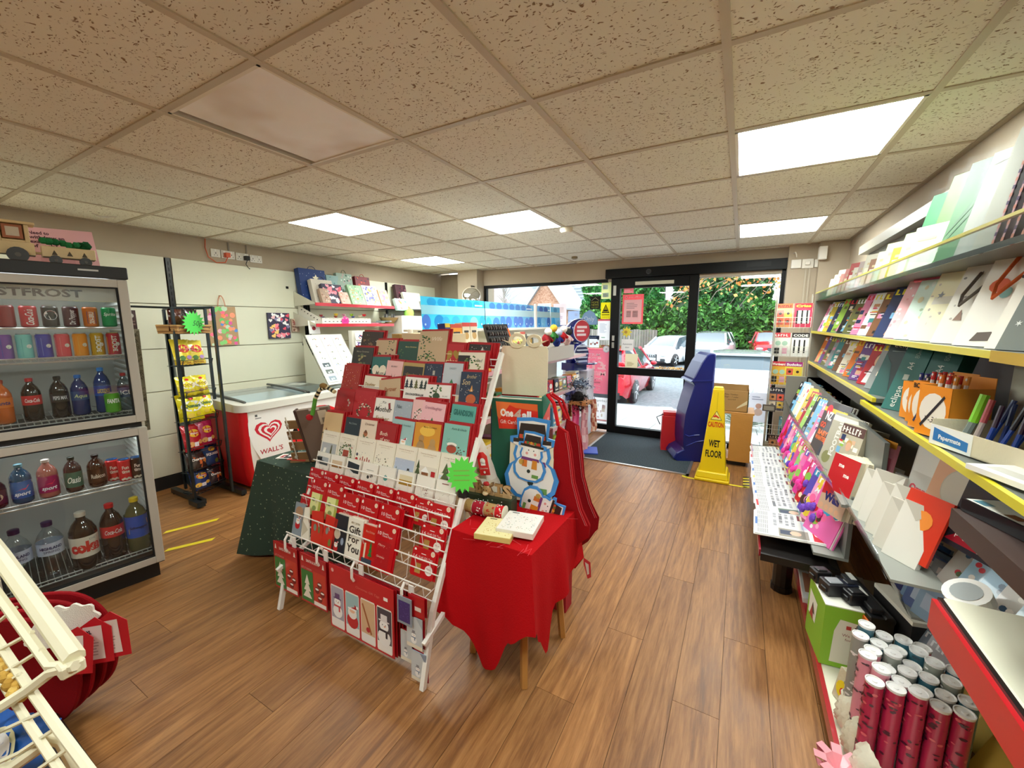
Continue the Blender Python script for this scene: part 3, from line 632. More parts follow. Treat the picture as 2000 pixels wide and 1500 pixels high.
b.tube([(-15.8,27,GZ),(-15.7,27,2.2),(-15.9,27,4)],.12,'#a49a90',6,r2=.05)
for k in range(60):
 z = rg.uniform(1.8,4); p = Vector((-15.8,27,z)); d = Vector((rg.uniform(-1.4,1.4),rg.uniform(-.5,.5),rg.uniform(.3,1.6))); b.tube([p,p+d*.5+Vector((0,0,.1)),p+d],.025,'#a9a096',4,r2=.008)
b.done('branch',WOODM,t)
GLS = mat('car_glass',.05,coat=.5)
def car(name,lab,M,paint,st,wheels,extra,grp=None):
 o = M@Vector((0,0,0)); t = thing(name,lab,'car',o,grp)
 b = B(); b.M = M; n = len(st); gl = B(); gl.M = M; pts = []
 for (x,zb,zm,zt,w0,w1,w2) in st:
  pts+=[(x,w0*.92,zb),(x,w0,(zb+zm)/2),(x,w1,zm),(x,w2,zt),(x,w2*.6,zt+.035),(x,-w2*.6,zt+.035),(x,-w2,zt),(x,-w1,zm),(x,-w0,(zb+zm)/2),(x,-w0*.92,zb)]
 F = []; C = []
 for i in range(n-1):
  cab = st[i][3]-st[i][2]>.25 or st[i+1][3]-st[i+1][2]>.25
  ends = cab and abs(st[i][3]-st[i+1][3])>.2
  for j in range(10):
   k = (j+1)%10; F.append((i*10+j,(i+1)*10+j,(i+1)*10+k,i*10+k))
   g = (cab and j in (2,6)) or (ends and j in (3,4,5)); C.append('#4d5d66' if g else ('#202020' if j==9 else paint))
 F.append(list(range(10))); C.append(paint); F.append([(n-1)*10+j for j in range(10)][::-1]); C.append(paint)
 b.add(pts,F,C); o_ = b.done('body',CARPAINT,t,smooth=True,angle=30)
 for i in range(n-1):
  if abs(st[i][3]-st[i+1][3])>.2 and (st[i][3]-st[i][2]>.25 or st[i+1][3]-st[i+1][2]>.25):
   hi_,lo_ = (i,i+1) if st[i][3]>st[i+1][3] else (i+1,i)
   for s in (-1,1):b = B(); b.M = M; b.tube([(st[i][0],s*st[i][5]*.0+s*(st[i][6]-.01),st[i][3]+.01),(st[i+1][0],s*(st[i+1][6]-.01),st[i+1][3]+.01)],.05,paint,6); b.done('pillar',CARPAINT,t,smooth=True)
   if hi_==i:b = B(); b.M = M; w_ = st[i][6]; b.box(st[i][0]-.05,-w_,st[i][3]+.0,st[i][0]+.14,w_,st[i][3]+.05,paint); b.box(st[i+1][0]-.12,-st[i+1][6],st[i+1][3]+.02,st[i+1][0]+.02,st[i+1][6],st[i+1][3]+.10,paint); b.done('spoiler',CARPAINT,t,bev=.02)
 for (x,w,z0,z1,w2) in extra.get('pillars',[]):
  b = B(); b.M = M
  for s in (-1,1):
   b = B(); b.M = M; b.tube([(x,s*(w+.004),z0),(x+.02,s*(w2+.004),z1)],.03,paint,6); b.done('pillar',CARPAINT,t)
 for (x,w) in wheels:
  for s in (-1,1):
   b = B(); b.M = M@Matrix.Translation((x,s*w,.31))@Matrix.Rotation(math.radians(90)*-s,4,'X')
   b.lathe([(.31,-.09),(.32,-.02),(.32,.06),(.30,.1),(.21,.1)],'#161616',20);
   b.lathe([(.22,.085),(.20,.10),(.05,.075),(.03,.09)],'#b9bcbf',20)
   for a in range(5):
    ca,sa = math.cos(a*1.2566),math.sin(a*1.2566); b.tube([(ca*.04,sa*.04,.1),(ca*.2,sa*.2,.105)],.022,'#d6d8da',5)
   b.done('wheel',GLOSS,t)
 for nm,mt_,fn in extra['parts']:
  for s_ in ((-1,1) if nm in ('mirror','headlight','fog_lamp','tail_light') else (0,)):
   b = B(); b.M = M; (fn(b,s_) if s_ else fn(b)); b.done(nm,mt_,t,smooth=nm in ('mirror','headlight'))
 return t
HATCH = [(0,.28,.50,.58,.72,.70,.62),(.10,.2,.62,.72,.82,.80,.70),(.85,.18,.80,.93,.86,.83,.74),(1.5,.18,.88,1.36,.87,.84,.60),(2.4,.18,.92,1.43,.87,.85,.60),(3.3,.18,.95,1.38,.87,.83,.56),(3.78,.2,.93,1.02,.85,.82,.70),(3.95,.3,.70,.78,.78,.74,.64)]
SUV = [(0,.35,.72,.82,.80,.78,.70),(.12,.25,.86,.96,.92,.90,.80),(1.05,.24,1.00,1.10,.95,.92,.84),(1.7,.24,1.05,1.55,.96,.92,.70),(3.0,.24,1.10,1.63,.96,.92,.70),(3.9,.24,1.12,1.55,.96,.9,.66),(4.3,.28,1.05,1.15,.94,.88,.78),(4.4,.35,.8,.9,.88,.82,.74)]
def bits(st,grille='#20242a',plate='#e9e9e4',txt=None,rings=False,paint_='#d8dadd'):
 x0,W = 0,st[1][4]
 L = st[-1][0]
 P = []
 zt = st[1][2]
 def ff(b):
  b.box(-.035,-W*.36,zt-.34,.02,W*.36,zt-.02,grille)
  for k in range(6):b.box(-.04,-W*.34,zt-.32+k*.05,-.034,W*.34,zt-.305+k*.05,'#8e9297')
 P.append(('grille',GLOSS,ff))
 P.append(('headlight',GLOSS, lambda b,s:b.ell((.06,s*W*.72,zt-.07),(.12,W*.2,.07),'#cfd8de',10,6)))
 P.append(('fog_lamp',GLOSS, lambda b,s:b.box(-.01,s*W*.72-.12,.28,.05,s*W*.72+.12,.40,'#33383d')))
 def pl(b):
  b.box(-.06,-.26,zt-.30,-.035,.26,zt-.19,plate)
  if txt:b.M = b.M@Matrix(((0,0,-1,-.061),(-1,0,0,0),(0,1,0,zt-.275),(0,0,0,1))); b.text(txt,0,0,.07,'#1b1b1b',w=.42,al='c')
 P.append(('number_plate',PLASTIC,pl))
 if rings:
  P.append(('emblem',CHROME, lambda b:[b.tube([(-.05,.105*(k-1.5)+.065*math.cos(a*.524),zt-.1+.065*math.sin(a*.524)) for a in range(12)],.009,'#d9dcdf',5,closed=True) for k in range(4)]))
 P.append(('mirror',CARPAINT, lambda b,s:b.ell((st[2][0]+.3,s*(W+.12),st[3][2]+.02),(.07,.1,.065),paint_,8,6)))
 P.append(('tail_light',GLOSS, lambda b,s:b.box(L-.16,s*W*.78-.15,st[-2][2]-.16,L+.0,s*W*.78+.1,st[-2][2]+.02,'#b3262c')))
 def wip(b):
  b.box(L-.03,-W*.34,.42,L+.02,W*.34,.54,'#e9d35a'); b.box(L-.2,-W*.8,.2,L+.03,W*.8,.36,'#303336')
 P.append(('rear_bumper',PLASTIC,wip))
 return P
WT = '#f1f4f6'; RD = '#d3142c'
def carM(x,y,ang,z=GZ): return Matrix.Translation((x,y,z))@Matrix.Rotation(math.radians(ang),4,'Z')
pil = {'pillars':[(2.45,.85,.9,1.40,.60)]}
car('car','white hatchback with four linked rings on its grille, parked facing the shop',carM(-3.75,20.6,72),WT,HATCH,[(.75,.80),(3.15,.80)],dict(parts=bits(HATCH,txt='CX11 AUW',rings=True),**pil))
car('car','large white four by four parked facing the shop beside the white hatchback',carM(-1.55,21.6,84),WT,SUV,[(.85,.86),(3.45,.86)],dict(parts=bits(SUV,'#9aa3ab'),**{'pillars':[(2.6,.92,1.05,1.6,.70)]}))
car('car','red four by four parked at the far right by the hedge',carM(1.55,24.2,92),RD,SUV,[(.85,.86),(3.45,.86)],dict(parts=bits(SUV,'#2b2f33',paint_=RD),**{'pillars':[(2.6,.92,1.05,1.6,.70)]}))
car('car','white hatchback seen from behind close to the shop door',carM(-.05,13.55,-88),WT,HATCH,[(.75,.80),(3.15,.80)],dict(parts=bits(HATCH),**pil))
car('car','red hatchback close to the door glass, seen from its rear corner',carM(-3.2,14.0,-90),RD,HATCH,[(.75,.80),(3.15,.80)],dict(parts=bits(HATCH,paint_=RD),**pil))
t = thing('lavender_shrub','grey-green twiggy shrub outside the door in front of the white car','shrub',(.12,6.9,zg(6.9))); b = B(); rg = R(31)
for k in range(420):
 a = rg.uniform(0,6.28); e = rg.uniform(.15,1.45); L = rg.uniform(.35,.62); d = Vector((math.cos(a)*math.cos(e)*1.1,math.sin(a)*math.cos(e),math.sin(e)))
 p = Vector((.12,6.9,-.12)); b.tube([p+d*.08,p+d*L*.6+Vector((0,0,.02)),p+d*L],.004,rg.choice(['#8e9c8c','#a9b3a4','#77877a','#b9bfb2']),3,r2=.002)
b.done('twigs',LEAF,t)
b = B(); leafcloud(b,1600, lambda r:(Vector((.12,6.9,-.1))+Vector((math.cos(a_:=r.uniform(0,6.28))*(h_:=r.random()**.5)*.52,math.sin(a_)*h_*.42,math.sqrt(max(0,1-h_*h_))*r.uniform(.4,1)*.52))),.014,['#9fb09c','#b9c4b3','#7d917f','#8aa0a0'],rg,.35)
stuff(b.done('leaf',LEAF,t))
b = B(); b.M = MZ((-1.25,8.35,zg(8.35)+.005),20); b.box(-.25,-.16,0,.2,.16,.02,'#eceff0'); b.rect(-.2,-.1,.3,.04,'#9aa0a6',.022); b.rect(-.2,0,.22,.08,'#b9c0c6',.022)
tag(b.done('folded_newspaper',PAPER),'folded newspaper lying on the paving outside the door','newspaper')
b = B(); rg = R(3); leafcloud(b,500, lambda r:(r.uniform(-3.4,-1.2),r.uniform(18.6,20.4),GZ+.02),.05,['#c9944a','#a9763a','#dbb070','#8f6a40'],rg)
tag(stuff(b.done('fallen_leaves',LEAF)),'fallen brown leaves scattered on the ground before the white cars','leaves')
# ================================================================ generic goods
def bend(r):
 def w(p):
  a = p[0]/r; q = r+p[2]; return (q*math.sin(a),p[1],q*math.cos(a))
 return w
def can(M,r,h,base,draw,lab,group,cat='can',top='#c9ccce'):
 """M: frame at the can's base centre, y up, z towards the front"""
 t = thing('drink_can',lab,cat,M@Vector((0,0,0)),group)
 b = B(); b.M = M@Matrix.Rotation(math.radians(-90),4,'X')
 b.lathe([(r*.82,0),(r,r*.2),(r,h-r*.35),(r*.84,h-.004)],[base,base,base],16); b.M = M; b.warp = bend(r)
 if draw:draw(b,r,h)
 b.done('body',GLOSS,t,smooth=True,angle=30)
 b = B(); b.M = M@Matrix.Rotation(math.radians(-90),4,'X'); b.lathe([(r*.84,h-.004),(r*.86,h),(r*.78,h),(r*.76,h-.003),(.001,h-.003)],top,16); b.box(-.008,-.004,h-.003,.008,.012,h,top); b.done('lid',METAL,t)
 return t
def bottle(M,r,h,liq,capc,labc,draw,lab,group,lz=(.35,.62),clearb=False,cat='bottle',waist=1.0,neck=.34):
 t = thing('drink_bottle',lab,cat,M@Vector((0,0,0)),group)
 RX = Matrix.Rotation(math.radians(-90),4,'X'); nr = r*neck
 prof = [(r*.8,0),(r,r*.25),(r,h*lz[0]-.004),(r*waist,h*lz[0]),(r*waist,h*lz[1]),(r,h*lz[1]+.004),(r*.97,h*.68),(r*.72,h*.79),(nr,h*.88),(nr,h*.93)]
 b = B(); b.M = M@RX; b.lathe(prof,liq,16); b.done('body',PET if clearb else GLS,t,smooth=True,angle=60)
 b = B(); b.M = M@RX; b.lathe([(r*waist*1.01,h*lz[0]),(r*waist*1.012,h*lz[1])],labc,16,caps=False); b.M = M; b.warp = bend(r*waist*1.012)
 if draw:draw(b,r,h*lz[0],h*(lz[1]-lz[0]))
 b.done('label',GLOSS,t,smooth=True,angle=30)
 b = B(); b.M = M@RX; b.lathe([(nr*1.15,h*.92),(nr*1.18,h*.99),(nr*.9,h)],capc,12); b.done('cap',PLASTIC,t,smooth=True,angle=40)
 return t
 # ---------------------------------------------------------------- drinks fridge
FO = (-2.842,.307,0); FM = MF(FO,-8.8)
fr = thing('drinks_fridge','tall silver-framed glass door drinks fridge with upper and lower doors','fridge',FO)
SIL = '#b8b2a6'
def fb(q,col,name,m=SATIN,bev=0,parent=None,**k):
 b = B(); b.M = FM; b.box(*q,col); return b.done(name,m,parent or fr,bev=bev,**k)
fb((0,.09,-.62,.012,1.64,-.045),'#cfcabd','side_panel'); fb((.588,.09,-.62,.6,1.64,-.045),'#cfcabd','side_panel')
fb((.012,.09,-.62,.588,1.64,-.60),'#c9ccc6','back_panel')
fb((.02,.0,-.56,.58,.088,-.05),'#131212','plinth'); fb((0,.088,-.6,.6,.10,-.02),'#1b1a19','base')
fb((-.005,1.642,-.62,.605,1.70,.004),'#141313','top_cover',bev=.003)
fb((.43,1.672,.0041,.50,1.68,.0046),'#c9c9c4','badge')
fb((.012,.868,-.60,.588,.905,-.06),'#2b2a28','divider')
for side in (0,1):
 x = .012 if side==0 else .576
 b = B(); b.M = FM
 for k in range(44):
  y = .16+k*.034
  if .84<y<.93:continue
  b.box(x,y,-.55,x+.012,y+.012,-.08,'#e9ece8')
 b.done('shelf_runner',SATIN,fr)
def fdoor(y0,y1,hy):
 d = None; w = .038
 b = B(); b.M = FM
 for q in ((0,y0,w,y1),(.6-w,y0,.6,y1),(w,y0,.6-w,y0+w),(w,y1-w,.6-w,y1)):b.box(q[0],q[1],-.04,q[2],q[3],0,SIL)
 d = b.done('door',SATIN,fr,bev=.002)
 b = B(); b.M = FM
 for q in ((w,y0+w,w+.006,y1-w),(.6-w-.006,y0+w,.6-w,y1-w),(w,y0+w,.6-w,y0+w+.006),(w,y1-w-.006,.6-w,y1-w)):b.box(q[0],q[1],-.03,q[2],q[3],-.004,'#191919')
 b.done('gasket',RUBBER,d)
 b = B(); b.M = FM; b.box(w,y0+w,-.02,.6-w,y1-w,-.015,'#ffffff'); b.done('glass_pane',GLASS,d)
 b = B(); b.M = FM; b.box(.004,hy,.0,.03,hy+.13,.014,'#101010'); b.done('handle',PLASTIC,d,bev=.004)
fdoor(.905,1.638,1.0); fdoor(.10,.872,.60)
b = B(); b.M = FM; b.box(.03,1.53,-.09,.57,1.60,-.055,'#b4ada4'); b.at(FM@Matrix.Translation((0,0,-.0545))); b.text('VESTFROST',.10,1.548,.035,'#4a3532',w=.34,bold=.03); b.done('header_sign',GLOSS,fr)
b = B(); b.M = FM; b.box(.05,.845,-.2,.55,.86,-.12,'#fff6ea'); b.box(.05,1.605,-.2,.55,1.625,-.12,'#fff6ea')  # lower strip is added to brighten the dark lower compartment
m,nt,p = nodes('fridge_lamp_and_fill'); p.inputs['Emission Color'].default_value = (.95,1,1,1); p.inputs['Emission Strength'].default_value = 3.5; b.done('lamp',m,fr)
SH = [1.405,1.245,.945,.56,.15]
for k,y in enumerate(SH):
 b = B(); b.M = FM
 b.tube([(.02,y-.006,-.09),(.58,y-.006,-.09)],.0045,'#e8eae6',5); b.tube([(.02,y-.006,-.52),(.58,y-.006,-.52)],.004,'#dcdedb',4)
 if k!=0:b.tube([(.02,y+.014,-.085),(.58,y+.014,-.085)],.0035,'#e8eae6',5)
 for i in range(24):x = .03+i*.0235; b.tube([(x,y-.003,-.52),(x,y-.003,-.09)]+([(x,y+.014,-.085)] if k else []),.0018,'#e3e6e3',3,caps=False)
 b.done('wire_shelf',METAL,fr)
def fM(u,y,z=-.125,ry=0): return FM@Matrix.Translation((u,y,z))@Matrix.Rotation(math.radians(ry),4,'Y')
G1 = 'cans on the top fridge shelf'
def vt(s,col,bold=.02,y0=.15,h=.5,sh=0.0):
 def d(b,r,hh):
  m0 = b.M; b.M = m0; w = hh*.7
  W = b.warp; b.warp = lambda p:W((-(p[1])+r*h/2,p[0]+hh*y0,p[2])); b.text(s,0,0,r*h,col,.0008,w=w,bold=bold,shear=sh); b.warp = W
 return d
def pepsi(b,r,h):
 b.disc(0,h*.55,r*.8,'#f3f3f3',.0006,n=20); b.pg([(-r*.75,h*.56),(-r*.5,h*.7),(0,h*.76),(r*.5,h*.7),(r*.75,h*.56)][::-1],'#c8293a',.0009); b.pg([(-r*.75,h*.52),(-r*.45,h*.38),(0,h*.34),(r*.45,h*.38),(r*.75,h*.52)],'#232f66',.0009)
 b.rect(-r*.8,h*.5,r*1.6,h*.1,'#f3f3f3',.0011); b.text('PEPSI',0,h*.515,h*.075,'#151515',.0014,w=r*1.3,al='c',bold=.03)
def bru(b,r,h):b.rect(-r*.55,h*.15,r*1.1,h*.6,'#2b3a7c',.0006); vt('IRN-BRU','#f2efe6',.03,.2,.6)(b,r,h*.8)
def spr(b,r,h):b.text('Sprite',0,h*.55,h*.16,'#e9f5e9',.0008,w=r*1.7,al='c',bold=.02,shear=.3); b.rect(-r*.6,h*.2,r*1.2,h*.2,'#0c8a4c',.0006)
rowA = [('#241d1b', None,'dark can half hidden at the left of the top fridge shelf'),('#b5202a',vt('Zero','#e8dede'),'deep red can with a white side stripe on the top fridge shelf'), ('#8c1a22', None,'plain dark red can between two cola cans on the top fridge shelf'),('#c5202d',vt('Coca-Cola','#f6eeee',.02,.1,.9,.3),'red cola can with a white script up its side'), ('#131313',pepsi,'black can with a round red, white and blue badge'),('#4a1420',vt('Dr Pepper','#e5dada',.03,.12,.7),'dark maroon can with white lettering up its side'), ('#d9782e',bru,'orange can with a blue lettered panel'),('#1f9a58',spr,'green lemonade can with white slanted lettering')]
for k,(c,d,l) in enumerate(rowA):can(fM(.055+.068*k,SH[0]),.0285,.102,c,d,l,G1)
G2 = 'cans on the second fridge shelf'
def redb(b,r,h):b.rect(-r*1.4,h*.1,r*1.4,h*.8,'#2b4fa0',.0006); b.disc(0,h*.52,r*.5,'#d23a3a',.0009)
def mons(c,tx=None):
 def d(b,r,h):b.rect(-r*1.2,h*.1,r*.9,h*.72,c,.0006); b.disc(r*.5,h*.5,r*.35,'#e8e8e0',.0008); (vt(tx,'#e8e8e0',.03,.18,.7)(b,r,h) if tx else None)
 return d
rowB = [('#3f7fb5',redb,'blue and silver energy drink can at the left of the second shelf'),('#4f8fd0',mons('#cfe0ef'),'sky blue can with a pale panel on the second shelf'),('#7b4a9a',mons('#2f5fb0'),'purple and blue energy can on the second shelf'), ('#79c3bd',mons('#4aa9a8'),'turquoise can on the second shelf'),('#3a35a0',mons('#9aa0e0'),'deep violet-blue can on the second shelf'),('#d84a55',mons('#f0a0a0'),'coral red can on the second shelf'), ('#e8962a',mons('#f2c46a'),'orange and white can on the second shelf'),('#c9a02a',mons('#3a3a2a','BOOST'),'yellow-topped dark can on the second shelf'),('#c23a44',mons('#e0b83a','BOOST'),'yellow-topped red can at the right of the second shelf')]
for k,(c,d,l) in enumerate(rowB):can(fM(.05+.0605*k,SH[1]+.012),.0265,.118,c,d,l,G2,top='#d8cf8a' if k>6 else '#c9ccce')
G3 = 'soft drink bottles in the upper fridge'
def lt(s,c,bg=None,sh=.2,bold=.02,hf=.4):
 def d(b,r,y,h):
  if bg:b.rect(-r*.9,y+h*.15,r*1.8,h*.7,bg,.0006)
  b.text(s,0,y+h*(.5-hf/2),h*hf,c,.0011,w=r*1.5,al='c',bold=bold,shear=sh)
 return d
rowC = [('#7a2a12','#c9a02a','#c9701e',lt('Oasis','#f2d27a'),'amber drink bottle with an orange label, upper fridge'),('#c9601a','#b5452a','#d8742a',lt('Fanta','#3a2a6a'),'orange drink bottle with a red cap, upper fridge'), ('#1c0f0c','#b3202a','#c9282e',lt('Coca-Cola','#f4ecec'),'cola bottle with a red label and red cap, upper fridge'),('#15100f','#1a1a1a','#191919',lt('PEPSI MAX','#dfe2e8','#232a5a',0),'black-capped cola bottle with a dark label, upper fridge'), ('#28346a','#2c6fc2','#2a4a80',lt('Aqua','#c9d6a2'),'blue-capped water bottle with a blue label, upper fridge'),('#2f3f78','#4a8fe0','#2a5aa8',lt('LUCOZADE','#e0d24a', None,0),'large blue-topped sports bottle with a blue label, upper fridge')]
us = [.05,.135,.225,.315,.385,.47]
for k,(c,cc,lc,d,l) in enumerate(rowC):
 hh = .235 if k in (5,) else .205; bottle(fM(us[k]-.0,SH[2]+.014,-.15),.033,hh,c,cc,lc,d,l,G3,lz=(.38,.60))
def fanta(b,r,h):
 b.pg([(-r,h*.1),(r*.7,h*.1),(r,h*.5),(-r*.3,h*.3)],'#e0d83a',.0006); b.text('FANTA',0,h*.5,h*.2,'#f7f7f2',.001,w=r*1.6,al='c',bold=.05,shear=.1)
can(fM(.495,SH[2]+.014,-.10),.031,.105,'#5aa52e',fanta,'lime green and white can standing alone in the upper fridge',G3)
bottle(fM(.553,SH[2]+.014,-.14),.03,.2,'#cfd8dc','#b53a3a','#5a6a8a',lt('ICE','#ffffff', None,0),'clear ICE water bottle with a pink cap at the right of the upper fridge',G3,clearb=True)
G4 = 'drinks on the lower fridge middle shelf'
def spt(b,r,y,h):b.rect(-r*1.2,y+h*.82,r*2.4,h*.14,'#e8c72a',.0006); b.text('sport',0,y+h*.18,h*.22,'#e9ecf2',.001,w=r*1.5,al='c',bold=.03,shear=.3); b.pg([(-r*.6,y+h*.45),(r*.3,y+h*.5),(r*.7,y+h*.75),(-r*.1,y+h*.55)],'#e23a5a',.001)
def rib(b,r,y,h):b.disc(0,y+h*.5,r*.75,'#e9dcc2',.0006,ry=h*.3); b.text('Ribena',0,y+h*.4,h*.18,'#5a1a3a',.0011,w=r*1.1,al='c',bold=.03)
for u,c,cc,lc,d,l,hh,r in ((.06,'#3a1420','#5a2a5a','#5a2340',rib,'purple carton-shaped blackcurrant drink bottle, lower fridge',.15,.04),(.145,'#1c4a6a','#5a8a9a','#2a5aa0',spt,'blue sports drink bottle with a yellow-edged label, lower fridge',.19,.036), (.23,'#a8645a','#d8c8c0','#a02a5a',spt,'pink sports drink bottle with a yellow-edged label, lower fridge',.19,.036),(.315,'#3a2226','#1f2a22','#3f6a5a',lt('Oasis','#eef2ea', None,.4),'dark bottle with a green label slanting white letters, lower fridge',.18,.033), (.40,'#3a1a12','#2a1a14','#3a1d14',lt('Rubicon','#e8ddd0', None,0,hf=.3),'brown drink bottle with a small oval label, lower fridge',.17,.036)):
 bottle(fM(u,SH[3]+.014,-.13),r,hh,c,cc,lc,d,l,G4,lz=(.15,.58))
def fun(c):
 def d(b,r,h):b.text('Fun',0,h*.56,h*.15,c,.0008,w=r*1.0,al='c',bold=.03); b.text('time',0,h*.38,h*.15,c,.0008,w=r*1.2,al='c',bold=.03); [b.disc(-r*.6+r*.3*k,h*(.1+.03*(k%2)),r*.22,'#e8dccb',.0006+k*1e-5) for k in range(5)]
 return d
for u,c,l in ((.465,'#d0202c','red milkshake tub with a blue lid, behind the other red tub'),(.505,'#da2431','red milkshake tub with a blue lid, nearer the door glass'),(.555,'#2c1a18','dark brown milkshake tub with a blue lid at the shelf end')):
 can(fM(u,SH[3]+.014,-.17 if u==.465 else -.12),.027,.12,c,fun('#f6e6dc'),l,G4,'tub',top='#4a8fd0')
G5 = 'big bottles at the bottom of the fridge'
def coke(b,r,y,h):
 b.rect(-r*2,y+h*.03,r*4,h*.04,'#c9282e',.0006); W = b.warp; b.text('coke',0,y+h*.28,h*.5,'#cc2a28',.0011,w=r*2.2,al='c',bold=.06); b.text('DIET',r*.3,y+h*.8,h*.1,'#8a8a8a',.0011,w=r*.7)
def sch(b,r,y,h):b.rect(-r*2,y,r*4,h*.08,'#cfd6dc',.0007); b.rect(-r*2,y+h*.86,r*4,h*.14,'#cfd6d0',.0007); b.pg([(-r*.9,y+h*.2),(r*.9,y+h*.55),(r*.9,y+h*.78),(-r*.9,y+h*.43)],'#ecc02e',.0009); b.text('Schweppes',0,y+h*.42,h*.12,'#1c1c1c',.0013,w=r*1.5,al='c',bold=.02)
def hi(b,r,y,h):b.text('HIGHLAND',0,y+h*.5,h*.22,'#2a2f5a',.0011,w=r*1.6,al='c',bold=.03); b.text('SPRING',0,y+h*.22,h*.18,'#2a2f5a',.0011,w=r*1.1,al='c')
bottle(fM(.095,SH[4],-.14),.05,.30,'#f2f6f7','#3a2a4a','#b9c2d6',hi,'clear big water bottle, leftmost at the bottom of the fridge',G5,lz=(.45,.66),clearb=True,waist=.93)
bottle(fM(.20,SH[4],-.14),.05,.30,'#f2f6f7','#3a2a4a','#b9c2d6',hi,'clear big water bottle beside the diet cola bottle',G5,lz=(.45,.66),clearb=True,waist=.93)
bottle(fM(.315,SH[4],-.13),.054,.31,'#1b100d','#c9c2b6','#d9d2c4',coke,'big diet cola bottle with red coke lettering on a silver label',G5,lz=(.25,.60))
bottle(fM(.425,SH[4],-.15),.048,.31,'#22100d','#c9202a','#c9252d',lt('Coca-Cola','#f4ecec', None,.3),'big cola bottle with a red cap and red label',G5,lz=(.42,.62))
bottle(fM(.525,SH[4],-.15),.05,.31,'#5a5a3a','#e3c62e','#2c5ac2',sch,'big yellow-capped lemonade bottle with a blue label',G5,lz=(.28,.68))
TMx = MF((-3.0,.375,1.70),-8.8)@Matrix.Scale(1.0,4)
t = thing('wooden_train','pale wooden toy train with black wheels on top of the fridge','toy train',(-3.02,.28,1.70))
WD = '#dcc08c'
b = B(); b.M = TMx; b.box(-.1,.035,0,.27,.09,.06,WD); b.cyl((-.08,.10,.03),(.16,.10,.03),.035,WD,12); b.cyl((.05,.13,.03),(.05,.18,.03),.014,WD,8); b.disc(.05,.185,.02,WD)
b.at(TMx@Matrix.Translation((0,0,.066))); b.text('X-MAS',-.02,.085,.018,'#3a2c1a',w=.1,bold=.03); b.done('engine',WOODM,t)
b = B(); b.M = TMx
for q in ((.16,.09,0,.175,.17,.06),(.245,.09,0,.26,.17,.06),(.175,.09,.0,.245,.10,.06),(.175,.09,0,.245,.17,.004)):b.box(*q,WD)
b.box(.14,.17,-.01,.28,.182,.07,WD); b.done('cab',WOODM,t,bev=.002)
b = B(); b.M = TMx; b.box(.18,.105,.056,.24,.165,.061,'#a55c33'); b.box(.19,.115,.0612,.23,.155,.0615,'#c9b9a0'); b.done('cab_window',WOODM,t)
b = B(); b.M = TMx; b.box(.29,.035,0,.47,.085,.06,'#e3c896'); b.box(.27,.045,.02,.29,.055,.04,WD)
for x in (.33,.38,.43):b.pg([(x-.01,.045),(x+.01,.045),(x,.068)],'#4a3a22',.061)
b.done('wagon',WOODM,t,bev=.002)
b = B(); b.M = TMx; rg = R(1)
for k in range(16):b.ell((.3+.15*rg.random(),.092+.02*rg.random(),.03+.02*rg.random()),.017,rg.choice(['#1f6a3a','#2c8048','#17552c']),6,4)
b.done('green_load',CLOTH,t,label='green felt holly load')
for x,r_ in ((-.06,.022),(.03,.022),(.125,.022),(.215,.034),(.33,.022),(.43,.022)):
 b = B(); b.M = TMx; b.cyl((x,r_*.95,.062),(x,r_*.95,.075),r_,'#23201c',16); b.cyl((x,r_*.95,.0751),(x,r_*.95,.079),r_*.3,'#4a4238',8); b.done('wheel',PLASTIC,t)
b = B(); b.M = MF((-3.09,.64,1.70),-8.8,12,3); b.box(-.03,0,-.002,.26,.20,0,'#efb7bd');
for k,s in enumerate(('Need to','withdraw an','exact amount','of cash?')):b.text(s,.03,.165-k*.022,.016,'#5a2a3a',w=[.07,.12,.13,.09][k],bold=.03)
b.rect(.05,.02,.12,.03,'#e6a8b2'); tag(b.done('pink_sign',PAPER),'pink cash withdrawal sign standing behind the wooden train','sign')
# ---------------------------------------------------------------- crisp rack
def bag(name,M,w,h,d,base,draw,lab,cat,group,crimp=True,m=None,gp=None):
 b = B(); b.M = M; N = 9
 def z(u,v): return d*.5*max(0,math.sin(math.pi*min(1,max(0,u))))**.55*max(0,math.sin(math.pi*min(1,max(0,v))))**.5
 for s in (1,-1):
  pts = []; F = []; C = []
  for j in range(N+1):
   for i in range(N+1):
    u,v = i/N,j/N; pin = 1-.06*math.sin(math.pi*v)
    zz = z(u,v)*s+(.006*math.sin(i*2.3+j*1.7) if s>0 and 0<i<N and 0<j<N else 0)
    pts.append(((u-.5)*w*pin,v*h+(.004*(i%2) if j in (0,N) else 0),zz))
  for j in range(N):
   for i in range(N):
    q = (j*(N+1)+i,j*(N+1)+i+1,(j+1)*(N+1)+i+1,(j+1)*(N+1)+i); F.append(q if s>0 else q[::-1]); C.append(base)
  b.add(pts,F,C)
 if draw:
  b.warp = lambda p:(p[0],p[1],p[2]+z(p[0]/w+.5,p[1]/h)+.004); draw(b,w,h)
 o = b.done(name,m or FOIL,gp,smooth=True,angle=60)
 return tag(o,lab,cat,group) if gp is None else o
CR = thing('snack_rack','dark metal wire rack of crisp packets between the fridge and freezer','display rack',(-3.8,1.55,0))
DK = '#3a4247'
for (x,y,z1) in ((-3.66,1.43,1.53),(-3.58,1.66,1.55),(-3.98,1.50,1.53),(-3.90,1.75,1.55)):
 b = B(); b.box(x-.012,y-.008,.05,x+.012,y+.008,z1,DK); b.done('post',METAL,CR)
b = B(); b.tube([(-3.66,1.43,1.535),(-3.58,1.66,1.545),(-3.90,1.75,1.545),(-3.98,1.50,1.535)],.009,DK,5,closed=True); b.tube([(-3.66,1.43,1.535),(-4.02,1.20,1.55)],.008,DK,5); b.done('top_rail',METAL,CR)
b = B()
